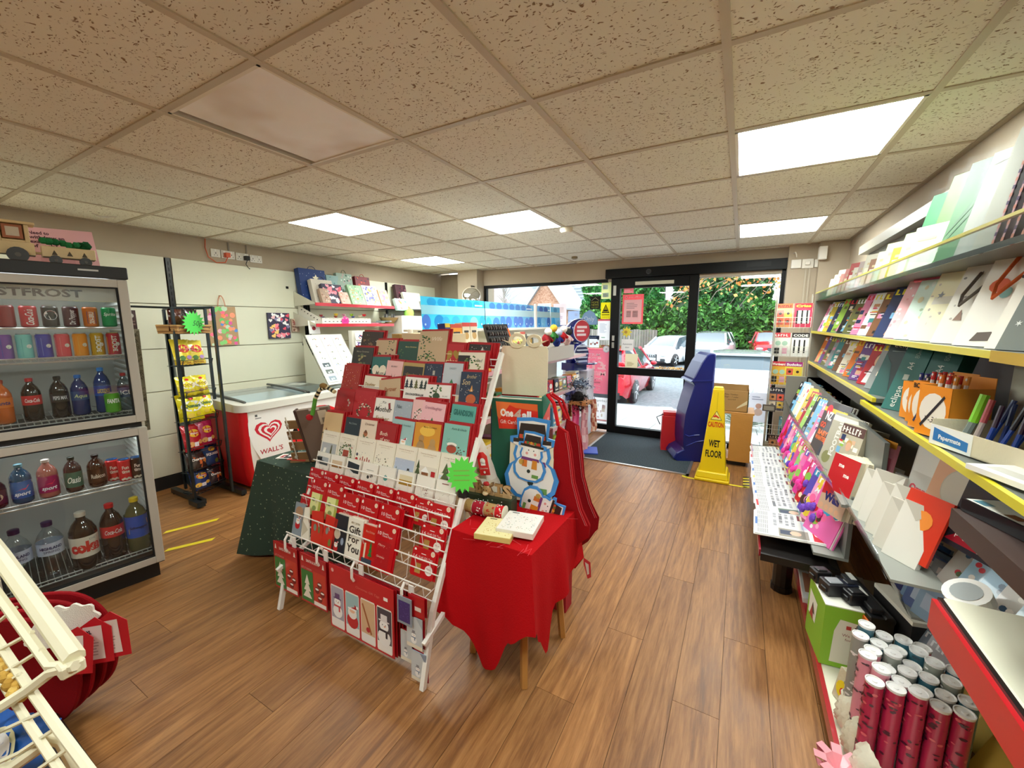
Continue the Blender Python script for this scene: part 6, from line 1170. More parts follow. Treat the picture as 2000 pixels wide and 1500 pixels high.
# ================================================================ green-clothed table behind the stand
t = thing('side_table','small table under a dark green patterned cloth behind the card stand','table',(-2.2,1.5,0))
b = B(); b.box(-2.49,1.32,.575,-1.99,1.72,.595,'#6b4a2c'); b.done('table_top',WOODM,t)
for x,y in ((-2.47,1.34),(-2.01,1.34),(-2.47,1.70),(-2.01,1.70)):
 b = B(); b.box(x-.015,y-.015,0,x+.015,y+.015,.575,'#5a3c22'); b.done('leg',WOODM,t)
m,nt,p = nodes('green_fabric'); v = nt.nodes.new('ShaderNodeTexVoronoi'); v.inputs['Scale'].default_value = 38; g = nt.nodes.new('ShaderNodeNewGeometry'); nt.links.new(g.outputs['Position'],v.inputs['Vector'])
r_ = nt.nodes.new('ShaderNodeValToRGB'); E = r_.color_ramp.elements; E[0].position = .12; E[0].color = hx('#8b9a78'); E[1].position = .2; E[1].color = hx('#2c3f33'); nt.links.new(v.outputs['Distance'],r_.inputs[0]); nt.links.new(r_.outputs[0],p.inputs['Base Color']); p.inputs['Roughness'].default_value = .95
def drape(name,m,x0,y0,x1,y1,zt,hem,lab,seed,col,amp=.02,N=64,flare=.05,rz=0,c=None):
 b = B(); rg = R(seed); cx,cy = (x0+x1)/2,(y0+y1)/2; hw,hd = (x1-x0)/2,(y1-y0)/2; P = []
 per = 2*(2*hw+2*hd)
 for k in range(N):
  s = per*k/N
  if s<2*hw:q = (-hw+s,-hd)
  elif s<2*hw+2*hd:q = (hw,-hd+s-2*hw)
  elif s<4*hw+2*hd:q = (hw-(s-2*hw-2*hd),hd)
  else:q = (-hw,hd-(s-4*hw-2*hd))
  P.append(q)
 L = 9; pts = []
 for j in range(L+1):
  tt = j/L
  for k,q in enumerate(P):
   nn = Vector((q[0]/hw,q[1]/hd)); mx_ = max(abs(nn.x),abs(nn.y)); dx,dy = (1 if abs(nn.x)>.999 else 0)*math.copysign(1,nn.x),(1 if abs(nn.y)>.999 else 0)*math.copysign(1,nn.y)
   cr = min(abs(nn.x),abs(nn.y))**6; off = tt*flare*(1+1.2*cr)+amp*tt*math.sin(k*6.283*5/N+seed)+amp*.6*tt*math.sin(k*6.283*11/N)
   z = zt-tt*(zt-hem(q[0]/hw,q[1]/hd));
   px = q[0]+dx*off+(nn.x*off*cr if dx==0 else 0); py = q[1]+dy*off+(nn.y*off*cr if dy==0 else 0); pts.append((px,py,z))
 F = [(j*N+k,(j+1)*N+k,(j+1)*N+(k+1)%N,j*N+(k+1)%N) for j in range(L) for k in range(N)]; F.append(list(range(N)))
 b.M = MZ((cx,cy,0),rz); b.add(pts,F,col); return b.done(name,m,smooth=True,angle=50)
o = drape('tablecloth',m,-2.50,1.31,-1.985,1.73,.603, lambda u,v:.02+.03*(1-abs(u)),'',3,'#2c3f33',.018)
tag(o,'dark green speckled tablecloth reaching almost to the floor','tablecloth')
b = B(); b.M = MF((-2.17,1.44,.606),-58,-10,8); b.box(0,0,-.03,.19,.33,-.0,'#7a6658'); b.box(-.006,0,-.035,.008,.335,.006,'#4a3428'); b.rect(.125,.23,.05,.085,'#cfc2a8',.001); b.rect(.14,.24,.02,.03,'#8a8272',.0015); b.rect(.08,.32,.06,.012,'#e8e0d8',.001)
tag(b.done('display_board',CARD,bev=.003),'brown card-backed display box seen from behind on the green table','display box')
t = thing('card_rack','small wooden rack of little cards seen from behind on the green table','card rack',(-2.3,1.42,.606))
RM = MF((-2.275,1.395,.606),-62,-12,4)
for k in range(4):
 b = B(); b.M = RM@Matrix.Translation((.0,.005+k*.065,-.01*k)); b.box(0,0,-.008,.13,.052,0,['#8a683f','#94704a','#7f5f3c','#94734a'][k]); b.done('card',CARD,t)
b = B(); b.M = RM; b.box(.03,0,.001,.036,.29,.004,'#d9d4c4'); b.done('strut',PLASTIC,t)
b = B(); b.M = RM; b.box(-.01,0,-.02,.14,.01,.012,'#a8835a'); b.done('foot',WOODM,t)
for k in range(4):
 b = B(); b.M = RM; b.cyl((.033,.035+.07*k,.004),(.033,.035+.07*k,.012),.009,'#cfc9b8',8); b.done('sticky_pad',PLASTIC,t)
rg = R(33)
for k,(c1,c2,l) in enumerate((('#e8e4dc','#a82a2a','white card with a red picture'),('#1e1e22','#e8e8e8','black and white card'),('#b5c8d0','#4a6a7a','pale blue card'),('#c9453a','#f0e0d0','red and white card'),('#f0ece0','#c9a03a','white card with yellow letters'),('#26262a','#a8283a','dark card with a folded corner'))):
 b = B(); b.M = MZ((-2.42+.038*k,1.375+.03*(k%3),.606+.004*k),25+rg.uniform(-18,18)); b.box(0,0,0,.12,.085,.003,c1); b.rect(.015,.015,.06,.05,c2,.0035); b.rect(.03,.03,.05,.01,'#ffffff',.004)
 tag(b.done('loose_card',PAPER),l+' lying in the spread on the green table','card','loose cards on the green table')
for z,y in ((.77,1.5),(.68,1.48)):
 b = B(); b.tube([(-2.33,y-.04,.60),(-2.33,y-.04,z)],.003,'#2a2a2a',4); b.ell((-2.33,y-.04,z),(.018,.012,.02),'#1c1a1a',8,5); tag(b.done('black_ornament',CLOTH),'%s small black ornament beside the card rack'%('upper' if z>.75 else 'lower'),'ornament')
 # ================================================================ red-clothed table and what stands on it
t = thing('side_table','small table with splayed wooden legs under the red cloth','table',(-.83,1.42,0))
RTc = (-.772,1.43); RZ = -2
b = B(); b.M = MZ((RTc[0],RTc[1],0),RZ); b.box(-.175,-.205,.57,.175,.205,.59,'#a8763f'); b.done('table_top',WOODM,t)
for (x,y,X,Y) in ((.09,-.10,.13,-.17),(.12,.10,.15,.15),(-.12,-.10,-.15,-.13),(-.12,.12,-.15,.15)):
 b = B(); b.M = MZ((RTc[0],RTc[1],0),RZ); b.tube([(X,Y,0),(x,y,.575)],.017,'#c08a48',5); b.done('leg',WOODM,t)
REDM = mat('red_cloth',0.9,sheen=0.0,spec=.2,bump=(180,.25),var=0.06)
import math as _m
def hemf(u,v):
 def pw(t,K):
  for (a,za),(c_,zc) in zip(K,K[1:]):
   if t<=c_:q = (t-a)/(c_-a); q = q*q*(3-2*q); return za+(zc-za)*q
  return K[-1][1]
 if v<=-.999: return pw(u,[(-1,.25),(-.75,.20),(-.15,.05),(.1,.07),(.6,.24),(1,.32)])
 if u>=.999: return pw(v,[(-1,.32),(-.75,.22),(-.5,.13),(-.15,.30),(1,.36)])
 return .30
o = drape('tablecloth',REDM,RTc[0]-.182,RTc[1]-.215,RTc[0]+.182,RTc[1]+.215,.600,hemf,'',2,'#b5030d',.014,N=96,flare=.018,rz=RZ)
tag(o,'bright red tablecloth hanging in points over the small table','tablecloth')
b = B(); rg = R(9)
for k in range(26):
 x,y = RTc[0]+rg.uniform(-.18,.18),RTc[1]+rg.uniform(-.25,.1); a = rg.uniform(0,3.14); b.tube([(x,y,.6006),(x+.05*math.cos(a),y+.05*math.sin(a),.6006)],.0006,'#e8606a',3)
stuff(b.done('crease_lines',CLOTH,o))
# ---- gift card display box
OB = MZ((-.885,1.625,.602),10)
t = thing('display_box','tall green and orange One4all Gift Cards display box with a cream back board','display box',(-.88,1.65,.602))
b = B(); b.M = OB; b.box(-.125,0,0,.125,.13,.46,'#17604a')
b.done('body',PAPER,t)
b = B(); b.M = OB; b.box(-.12,.004,.46,.12,.008,.475,'#f1ead6'); b.box(.121,.0,.30,.127,.13,.49,'#1a6a50'); b.done('tray_lip',PAPER,t)
b = B(); b.M = OB@Matrix(((1,0,0,-.125),(0,0,-1,-.0006),(0,1,0,0),(0,0,0,1)))
b.rect(0,.30,.25,.17,'#17604a',0); b.pg([(.022,.455),(.226,.452),(.232,.335),(.038,.325)],'#e2301c',.0006); b.pg([(.022,.455),(.10,.454),(.04,.37),(.03,.385)],'#ef7a3a',.0009); b.pg([(.06,.454),(.226,.452),(.226,.42),(.12,.43)],'#ee6a32',.0008)
b.text('One',.045,.388,.034,'#fdf6ee',.0012,w=.065,bold=.05); b.text('4',.112,.378,.044,'#d8b8a8',.0014,w=.036,bold=.06,shear=.2); b.text('all',.152,.383,.034,'#fdf6ee',.0012,w=.045,bold=.05); b.text('Gift Cards',.045,.352,.018,'#fdf0e8',.0012,w=.085)
b.done('front_print',GLOSS,t)
b = B(); b.M = OB@Matrix(((0,0,1,.1276),(1,0,0,0),(0,1,0,0),(0,0,0,1)))
b.pg([(.0,.30),(.13,.36),(.13,.44),(.0,.39)],'#e2401c',.0004); b.text('4all',.03,.345,.03,'#fdf0e8',.0008,w=.07,bold=.04); b.done('side_print',GLOSS,t)
b = B(); b.M = OB; P = []
pr = [(-.115,.47),(.115,.47),(.118,.69),(.110,.71),(-.110,.71),(-.118,.69)]
b.M = OB@Matrix(((1,0,0,0),(0,0,-1,.12),(0,1,0,0),(0,0,0,1))); b.prism(pr,0,.004,'#efe4c6')
b.done('back_board',CARD,t)
for (x,r_,s) in ((-.035,.036,1),(.05,.03,1)):
 b = B(); b.M = OB@Matrix(((1,0,0,x),(0,0,-1,.116),(0,1,0,.735),(0,0,0,1))); N = 16;
 pts = [(r_*math.cos(6.283*k/N),r_*.8*math.sin(6.283*k/N)) for k in range(N)]; b.tube([(p[0],p[1],0) for p in pts],.010,'#ecdfbd',4,closed=True); b.done('bow_loop',CARD,t)
b = B(); b.M = OB@Matrix(((1,0,0,0),(0,0,-1,.116),(0,1,0,.69),(0,0,0,1))); b.pg([(-.12,.05),(-.05,.02),(-.02,.012),(-.03,.03)],'#ecdfbd',0); b.pg([(.12,.05),(.06,.02),(.02,.012),(.03,.03)][::-1],'#ecdfbd',0); b.done('bow_tail',CARD,t)
# ---- snowman cutter pack
t = thing('snowman_pack','clear bag of blue-edged snowman shapes standing before the gift card box','decoration pack',(-.88,1.56,.602))
SMM = MF((-.905,1.540,.602),-84,6)
b = B(); b.M = SMM; b.rect(.02,.02,.21,.29,'#e8dcc0',0); b.done('backing_card',PAPER,t)
def snowfig(x,y,s,rot,z,lab):
 b = B(); b.M = SMM@Matrix.Translation((x,y,z))@Matrix.Rotation(math.radians(rot),4,'Z')
 out = [];
 prof = [(0,0),(.20,.02),(.32,.12),(.36,.28),(.30,.42),(.22,.48),(.25,.56),(.22,.68),(.30,.71),(.30,.78),(.20,.80),(.22,1.02),(0,1.04)]
 out = [(px*s,py*s) for px,py in prof]+[(-px*s,py*s) for px,py in prof[-2:0:-1]]
 b.prism(out,-.012,-.002,'#3f8fd8'); k = .84; inn = [(px*k,.04*s+py*.92) for px,py in out]; b.pg(inn,'#eeeae4',.0)
 b.pg([(-.19*s,.76*s),(.19*s,.76*s),(.16*s,.96*s),(-.16*s,.96*s)],'#2e2422',.0009); b.pg([(-.25*s,.715*s),(.25*s,.715*s),(.25*s,.765*s),(-.25*s,.765*s)],'#2e2422',.0012); b.rect(-.17*s,.77*s,.34*s,.05*s,'#c8482c',.0014); [b.disc((-.1+.08*q)*s,.80*s,.03*s,['#4a7a3a','#d8a030','#5a8a3a','#c03a2a'][q],.0016,n=7) for q in range(4)]
 b.disc(0,.62*s,.16*s,'#f6f3ee',.0010,n=14); [b.disc(dx*s,.65*s,.014*s,'#1a1a1a',.0014,n=6) for dx in (-.06,.05)]; [b.disc(dx*s,.58*s,.03*s,'#e8a09a',.0013,n=8) for dx in (-.09,.09)]
 b.pg([(-.2*s,.44*s),(.2*s,.44*s),(.18*s,.5*s),(-.18*s,.5*s)],'#7a3a7a',.0014); b.pg([(.05*s,.28*s),(.17*s,.28*s),(.15*s,.46*s),(.05*s,.46*s)],'#d88a2a',.0015); b.pg([(-.16*s,.3*s),(-.05*s,.3*s),(-.06*s,.44*s),(-.15*s,.44*s)],'#d8742a',.0015); b.disc(0,.22*s,.04*s,'#1f2c2a',.0014,n=8); b.rect(.08*s,.1*s,.14*s,.07*s,'#6a9a4a',.0014); b.disc(-.18*s,.38*s,.06*s,'#c9a04a',.0015,n=8)
 b.done('snowman_shape',GLOSS,t,label=lab)
snowfig(.128,.03,.36,0,.006,'largest snowman shape, at the back'); snowfig(.115,.115,.22,-6,.014,'middle snowman shape with a striped scarf'); snowfig(.09,.045,.20,-105,.021,'smallest snowman shape, lying sideways')
b = B(); b.M = SMM; b.pg([(0,0),(.255,0),(.255,.405),(0,.42)],'#ffffff',.030); b.done('clear_bag',FILM,t)
# ---- gnome with white hat
t = thing('gnome_ornament','white felt gnome with a tall pointed cream hat and a red tag','ornament',(-.985,1.53,.602))
GM = Matrix.Translation((-.985,1.525,.602))@Matrix.Rotation(math.radians(-7),4,'Y')
b = B(); b.M = GM; b.lathe([(.055,0),(.075,.03),(.068,.08),(.05,.12)],'#dcd2bc',14); b.done('body',CLOTH,t,smooth=True)
b = B(); b.M = GM; b.tube([(0,0,.10),(.002,0,.16),(-.006,0,.25),(-.03,0,.33),(-.055,0,.37)],[.058,.045,.026,.014,.006],'#ece5d6',14); b.done('hat',CLOTH,t,smooth=True)
b = B(); b.M = GM; b.poly([(-.045,-.055,.12),(.045,-.055,.12),(.03,-.07,.03),(0,-.075,.0),(-.03,-.07,.03)],'#f2eee6'); b.ell((0,-.068,.118),.014,'#dcb58e',8,6); b.ell((.012,-.05,.155),(.018,.01,.012),'#8a8a4a',8,5); b.done('beard',CLOTH,t)
b = B(); b.M = MF((-.975,1.455,.745),-88,0,12); b.prism([(0,0),(.052,0),(.052,.085),(.036,.105),(.016,.105),(0,.085)],0,.002,'#d81c22'); b.disc(.026,.065,.014,'#f4f0ee',.003); b.rect(.014,.045,.024,.018,'#f4f0ee',.003); b.text('Christmas',.026,.028,.008,'#f4e8e4',.003,w=.042,al='c',shear=.2); b.disc(.026,.014,.006,'#f4f0ee',.003); b.done('swing_tag',GLOSS,t,label='red swing tag with a white print')
# ---- wooden letters and ribbon box
t = thing('letter_box','dark christmas box of wooden letters and ornaments on the red table','ornament box',(-.92,1.43,.602))
LM = MF((-1.035,1.405,.602),-86)
b = B(); b.M = LM; b.box(0,0,-.06,.235,.07,0,'#26331f'); rg = R(7)
for k in range(34):b.disc(rg.uniform(.01,.225),rg.uniform(.008,.062),.0025,'#dfe3da',.0006,n=6)
b.disc(.03,.025,.02,'#e8b09a',.0009,ry=.016); b.done('box',PAPER,t)
for k,(ch,x,c) in enumerate((('C',.005,'#c9a87a'),('R',.05,'#b5905e'),('X',.10,'#c9a87a'),('T',.145,'#b5905e'),('S',.185,'#c9a87a'))):
 b = B(); b.M = LM@Matrix.Translation((x,.07,-.02)); V,F,tw = glyphs(ch,.04); kx = .04/tw
 b.prism([(0,0),(.04,0),(.04,.012),(0,.012)],-.012,0,c); b.text(ch,0,.012,.045,c,0,w=.04,bold=.05); b.text(ch,0,.012,.045,'#8a683f',-.008,w=.04,bold=.05); b.done('wooden_letter',WOODM,t)
b = B(); b.M = LM; b.ell((.115,.10,-.005),(.022,.024,.014),'#b5905e',10,7); b.ell((.115,.088,.008),(.014,.01,.01),'#e0c8a0',8,5)
for s in (-1,1):b.tube([(.115+s*.015,.115,-.005),(.115+s*.032,.125,-.005),(.115+s*.034,.14,-.005)],.004,'#7a5a3a',5); b.ell((.115+s*.007,.104,.009),.0025,'#1a1a1a',5,4)
b.lathe([(.016,0),(.012,.012),(.003,.02)],'#c0282c',8,(.115,0,0)) if False else b.ell((.115,.128,-.003),(.016,.010,.01),'#c0282c',8,5); b.done('highland_cow',WOODM,t,label='carved shaggy cow face in a red hat')
for k,(x,w,c,dots) in enumerate(((.04,.036,'#a88a52', None),(.078,.055,'#a01a2c','#f0e8e0'),(.135,.05,'#b5915e','#c03a2c'),(.187,.035,'#c81e26','#f0e0d8'))):
 t2 = thing('ribbon_reel',['gold mesh ribbon reel, first of the row on the red table','dark red ribbon reel with white reindeer print','hessian ribbon reel with red houses printed on it','bright red ribbon reel with a pale edge, last of the row'][k],'ribbon',tuple(LM@Vector((x,0,.04))),'ribbon reels on the red table')
 b = B(); b.M = LM@Matrix.Translation((x,.032,.035))@Matrix.Rotation(math.radians(90),4,'Y'); b.lathe([(.028,0),(.028,w)],c,20);
 if dots:
  rg = R(k)
  for q in range(30):a = rg.uniform(0,6.28); hh = rg.uniform(.005,w-.005); b.box(.0283*math.cos(a)-.002,.0283*math.sin(a)-.002,hh-.002,.0283*math.cos(a)+.002,.0283*math.sin(a)+.002,hh+.003,dots)
 b.done('ribbon',CLOTH,t2)
 b = B(); b.M = LM@Matrix.Translation((x,.032,.035))@Matrix.Rotation(math.radians(90),4,'Y'); b.lathe([(.031,-.002),(.031,.0)],'#e4dcc8',20); b.done('reel_flange',CARD,t2); b = B(); b.M = LM@Matrix.Translation((x,.032,.035))@Matrix.Rotation(math.radians(90),4,'Y'); b.lathe([(.031,w),(.031,w+.002)],'#e4dcc8',20); b.done('reel_flange',CARD,t2)
 # ---- card boxes lying in front
def cbox(x,y,z,rz,w,d,h,top,side,lab,dots):
 b = B(); b.M = MZ((x,y,z),rz); b.box(0,0,0,w,d,h,side); b.rect(.002,.002,w-.004,d-.004,top,h+.0005); rg = R(int(w*999)+len(lab))
 for k in range(90):c = rg.choice(dots); b.disc(rg.uniform(.012,w-.012),rg.uniform(.012,d-.03),rg.uniform(.001,.0028),c,h+.001+k*2e-6,n=5)
 b.rect(.02,d-.018,.03,.006,'#4a4a44',h+.0012); return tag(b.done('card_box',GLOSS,bev=.001),lab,'card box','flat card boxes on the red table')
cbox(-.84,1.20,.602,12,.145,.145,.022,'#e9e0a8','#d8c47a','pale gold patterned card box lying on the red table',['#c9a84a','#d8bf6a','#b5923a'])
cbox(-.775,1.255,.613,10,.15,.16,.024,'#f0ece4','#e8e2d6','white card box with tiny coloured specks resting on the gold one',['#8a9a7a','#c9a08a','#7a8a9a','#b5a070'])
# ---- red aprons or stockings hanging from the corner
def felt(name,pts,th,col,M,lab,cat,trim=None,group=None,m=None):
 b = B(); b.M = M; b.prism(pts,-th/2,th/2,col);
 if trim:b.tube([(p[0],p[1],th/2) for p in trim],.0025,'#e04a50',4); b.tube([(p[0]-.008,p[1],th/2+.001) for p in trim],.0012,'#f0a0a0',3)
 return tag(b.done(name,m or REDM,bev=.004),lab,cat,group)
sp = [(0,.0),(.05,-.03),(.07,-.12),(.09,-.28),(.13,-.42),(.17,-.5),(.165,-.56),(.12,-.60),(.05,-.62),(.0,-.60),(-.03,-.5),(-.02,-.3),(-.02,-.12)]
sp = sp[::-1]
for k,(x,y,z,a,s) in enumerate(((-.665,1.60,.98,-78,.88),(-.648,1.66,1.0,-52,.95),(-.66,1.72,.98,-30,1.05))):
 M = MF((x,y,z),a,0)@Matrix.Scale(s,4)@Matrix.Translation((0,0,0))
 felt('red_stocking',sp,.02,['#98060f','#8c0510','#82040c'][k],M,['red stocking with pale stitching hanging nearest at the corner of the red table','red stocking hanging in the middle behind the stitched one','darkest red stocking hanging furthest round the table corner'][k],'stocking',trim=[(.045,-.03),(.062,-.12),(.082,-.28),(.12,-.42),(.155,-.5)],group='red stockings hanging at the table corner')
b = B(); b.tube([(-.745,1.66,1.10),(-.70,1.63,1.07),(-.665,1.60,.98)],.008,'#c4141c',6); b.tube([(-.745,1.68,1.10),(-.69,1.66,1.08),(-.65,1.66,1.0)],.007,'#b01018',6); b.tube([(-.74,1.70,1.10),(-.69,1.71,1.07),(-.66,1.72,.98)],.006,'#b01018',6)
tag(b.done('hanging_loop',CLOTH),'red cord loops holding the stockings to the side of the green box','cord')
for k,(x,y) in enumerate(((-.655,1.545),(-.535,1.60))):
 b = B(); b.M = MF((x,y,.40),-70); b.pg([(0,0),(.03,-.02),(.035,-.09),(.02,-.1),(0,-.03)],'#c8303a',0); b.pg([(.006,-.02),(.022,-.03),(.026,-.075),(.018,-.08)],'#d8cfc4',.001)
 tag(b.done('swing_tag',PAPER),['small red swing tag dangling from the nearest stocking','small red swing tag dangling from the outer stocking'][k],'tag')
b = B(); b.box(-.80,1.72,0,-.66,1.80,.32,'#a81822'); b.box(-.805,1.715,0,-.80,1.805,.33,'#e8e4dc'); tag(b.done('storage_box',CARD),'red box standing on the floor behind the red table','box')
b = B(); b.M = MZ((-1.13,1.78,0),5); b.box(0,0,0,.17,.10,.98,'#1c1c4e'); rg = R(2)
for k in range(20):b.box(rg.uniform(.01,.16),-.0012,rg.uniform(.45,.65),rg.uniform(.01,.16)*0+.012,-.001,.66,'#1c1c4e') if False else None
tag(b.done('blue_box',CLOTH,bev=.01),'tall dark blue box standing between the card stand and the white gnome','box')
t = thing('red_folder','tall stack of red wrapping packs with a header card beside the stand rail','wrapping packs',(-1.12,2.0,.6))
b = B(); b.M = MF((-1.19,2.0,.78),-86,2); b.box(0,0,-.03,.22,.42,0,'#a8131c'); b.done('pack',CLOTH,t); b = B(); b.M = MF((-1.19,2.0,1.20),-86,2); b.box(0,0,-.03,.13,.07,0,'#8a1420'); b.rect(.03,.012,.07,.035,'#c9b8a8',.001); b.rect(.038,.022,.05,.012,'#4a2a2a',.0014); b.done('header_card',GLOSS,t)
b = B(); b.M = MZ((-1.19,2.0,0),0); b.box(0,.02,0,.22,.25,.78,'#5a1418'); tag(b.done('red_plinth',CARD),'dark red plinth carrying the red wrapping packs','plinth')
# ================================================================ gondola with the blue header
GN = thing('gondola_shelving','double-sided white shop shelving under the blue balloon header','shelving',(-1.85,3.3,0))
GX0,GX1,GY0,GY1 = -2.30,-1.50,2.12,4.45
GW = '#e9e4da'
b = B(); b.box(-1.92,GY0,.0,-1.88,GY1,1.37,'#dcd8cc'); b.done('back_panel',SATIN,GN)
b = B(); b.box(GX0,GY0,0,GX1,GY1,.09,'#d8d3c8'); b.done('base',SATIN,GN)
LV = [.10,.40,.74,1.08]
for k,z in enumerate(LV):
 xe = GX1 if k<1 else -1.53
 b = B(); b.box(-1.88,GY0,z-.02,xe,GY1,z,GW); b.done('shelf',SATIN,GN)
 b = B(); b.box(xe,GY0,z-.028,xe+.008,GY1,z+.004,'#e8b5bd' if k else '#b53a5a'); b.done('price_strip',GLOSS,GN)
b = B(); b.box(-2.05,GY0,1.362,-1.72,GY1,1.378,GW); b.done('top_shelf',SATIN,GN)
for x in (-2.27,-1.53+.0):
 b = B(); b.box(-2.27,GY0-.02,0,-1.55,GY0,1.08,'#e3ded2'); b.done('end_panel',SATIN,GN) if x==-2.27 else None
b = B(); b.box(-1.88,2.02,1.235,-1.52,2.62,1.25,GW); b.done('shelf',SATIN,GN)
m,nt,p = nodes('balloon_film'); p.inputs['Roughness'].default_value = .25; a_ = nt.nodes.new('ShaderNodeAttribute'); a_.attribute_name = 'Col'; nt.links.new(a_.outputs['Color'],p.inputs['Base Color'])
tl = nt.nodes.new('ShaderNodeBsdfTranslucent'); nt.links.new(a_.outputs['Color'],tl.inputs[0]); ms = nt.nodes.new('ShaderNodeMixShader'); ms.inputs[0].default_value = .3; nt.links.new(p.outputs[0],ms.inputs[1]); nt.links.new(tl.outputs[0],ms.inputs[2]); nt.links.new(ms.outputs[0],nt.nodes['Material Output'].inputs[0]); BALM = m
ysp = [2.14,2.88,4.02,4.02,4.6]
segs = [(2.135,2.92,'#35b8e0','#1f9fd8','nearest'),(2.93,3.86,'#62aee0','#3f7fc8','second'),(3.92,4.28,'#5fa0d8','#3a6ab8','third'),(4.29,4.56,'#5fb0e0','#3a8fc8','farthest')]
for k,(ya,yb,c1,c2,o_) in enumerate(segs):
 b = B(); b.M = MF((-1.89,ya,1.378),0,3); w = yb-ya; h = .205
 b.rect(0,0,w,h,c1,0); rg = R(k+3)
 n = max(2,int(w/.11))
 for q in range(n):x = w*(q+.5)/n+rg.uniform(-.02,.02); b.disc(x,.05+rg.uniform(-.01,.012),.046+.012*(q%2),rg.choice([c2,'#7fc8ea','#4a7ad0','#2fa8e0','#1c8fd0']),.0006+q*1e-5,ry=.052,n=16); b.pg([(x-.008,.0),(x+.008,.0),(x+.003,.012),(x-.003,.012)],c2,.0009); b.disc(x-.012,.035,.008,'#c8e8f4',.001)
 for q in range(n+1):b.disc(w*q/n,.19,.05,c2,.0005+q*1e-5,ry=.03,n=12) if 0<q<n else None
 b.rect(0,.105,w,.062,'#bcd9dc' if k else '#9ed8e4',.0012); b.rect(w*.82,.178,w*.14,.012,'#d8ecf4',.0012) if k<3 else None
 b.pg([(0,h),(w,h),(w,h+.02*(1-0)),(0,h+.02)],c1,0)
 tag(b.done('header_board',BALM),'blue balloon-printed header board on the shelving, %s of four'%o_,'header board','blue header boards')
b = B(); b.box(-1.90,3.865,1.378,-1.88,3.90,1.62,'#e8dcd4'); tag(b.done('header_post',PLASTIC),'white and orange post between the blue header boards','post')
def pbox(M,w,h,d,c,draw=None,name='product_box',lab='',cat='product',group=None,m=None):
 b = B(); b.M = M; b.box(0,0,-d,w,h,0,c)
 if draw:draw(b,w,h)
 return tag(b.done(name,m or GLOSS),lab,cat,group)
colr = {'#c9282c':'red','#e8a02a':'orange','#e8c83a':'yellow','#3a7a4a':'green','#2a3a6a':'navy','#1e1c1c':'black','#e8e0d0':'cream','#7a3a6a':'purple','#d86a8a':'pink','#5a9ac0':'blue','#a86a3a':'brown','#b5d04a':'lime'}
def gdraw(c,seed):
 def d(b,w,h):
  rg = R(seed); b.disc(w*.5,h*.55,w*.3,rg.choice(['#f4ecd8','#e8c83a','#f4f0ea','#c9282c']),.0006,ry=h*.2,n=12); b.rect(w*.15,h*.75,w*.7,h*.12,rg.choice(['#f4ecd8','#c9282c','#2a3a6a']),.0008); b.rect(w*.2,h*.12,w*.6,h*.1,rg.choice(['#f4ecd8','#e8c83a']),.0008)
 return d
rows = {.74:('third',.15),.40:('second',.17),.10:('lowest',.16)}
ck = list(colr)
for z,(rn,hh) in rows.items():
 y = GY0+.03; k = 0; rg = R(int(z*100))
 while y<GY1-.1:
  w = rg.uniform(.075,.13); c = ck[(k*5+int(z*10))%len(ck)]; h = hh*rg.uniform(.75,1.1)
  pbox(MF((-1.56-rg.random()*.03,y,z+.001),0,4),w,h,.12,c,gdraw(c,k),'grocery_packet','%s packet on the %s gondola shelf, number %s from the card stand'%(colr[c],rn,['one','two','three','four','five','six','seven','eight','nine','ten','eleven','twelve','thirteen','fourteen','fifteen','sixteen','seventeen','eighteen','nineteen','twenty','twenty-one','twenty-two','twenty-three','twenty-four','twenty-five'][k]),'packet','packets on the %s gondola shelf'%rn)
  y+=w+rg.uniform(.005,.012); k+=1
TOPG = 'sweets on the top of the shelving'
for k,(y,w,h,c,c2,l) in enumerate(((2.03,.05,.17,'#23307a','#e8c83a','dark blue upright sweet packet'),(2.085,.12,.165,'#e8a02a','#c9482c','yellow and orange sweet packet'),(2.21,.085,.175,'#e9dfc4','#d8402c','cream oat packet with a red top, first'),(2.30,.085,.175,'#e9dfc4','#d8402c','cream oat packet with a red top, second'),(3.02,.09,.14,'#e9dfc4','#c9402c','cream oat packet beyond the black tray'),(3.14,.12,.12,'#6a6a6a','#d8d8d0','grey and white boxed tape'))):
 pbox(MF((-1.60,y,1.251 if k<4 else 1.21),0,5),w,h,.06,c, lambda b,w_,h_,c2=c2:(b.rect(0,h_*.85,w_,h_*.15,c2,.0006),b.disc(w_*.5,h_*.5,w_*.3,'#c9a05a' if c2!='#c9482c' else '#e0482a',.0007),b.rect(w_*.2,h_*.62,w_*.6,h_*.08,'#3a3a34',.0009)),'sweet_packet',l+' below the blue header','packet',TOPG)
b = B(); b.box(-1.72,3.0,1.082,-1.56,3.28,1.209,'#e4dfd2'); tag(b.done('white_riser',SATIN),'plain white riser box below the far oat packet','box')
TT = MF((-1.52,2.45,1.19),0,18)
t = thing('sweet_tray','black tray of small dark sweets propped up below the blue header','sweet tray',(-1.52,2.45,1.19)); b = B(); b.M = TT; b.box(0,0,-.02,.32,.235,0,'#1c1a1a'); b.pg([(.30,.2),(.32,.2),(.36,-.07),(.33,-.07)],'#e0622a',.001); b.done('tray',PLASTIC,t)
for k in range(40):b = B(); b.M = TT; b.ell((.02+.035*(k%8),.025+.045*(k//8),.008),(.013,.018,.009),['#2c2826','#4a4440'][k%2],6,4); b.done('sweet',GLOSS,t)
t = thing('sweet_box','orange-topped box of sweets below the oat packets','sweet box',(-1.52,2.16,1.09)); SB = MF((-1.50,2.12,1.085),0,2); b = B(); b.M = SB; b.box(0,0,-.1,.27,.14,0,'#d8502a'); b.rect(.01,.01,.25,.05,'#f4c03a'); b.rect(.01,.08,.25,.03,'#3a6ab0'); b.done('box',GLOSS,t)
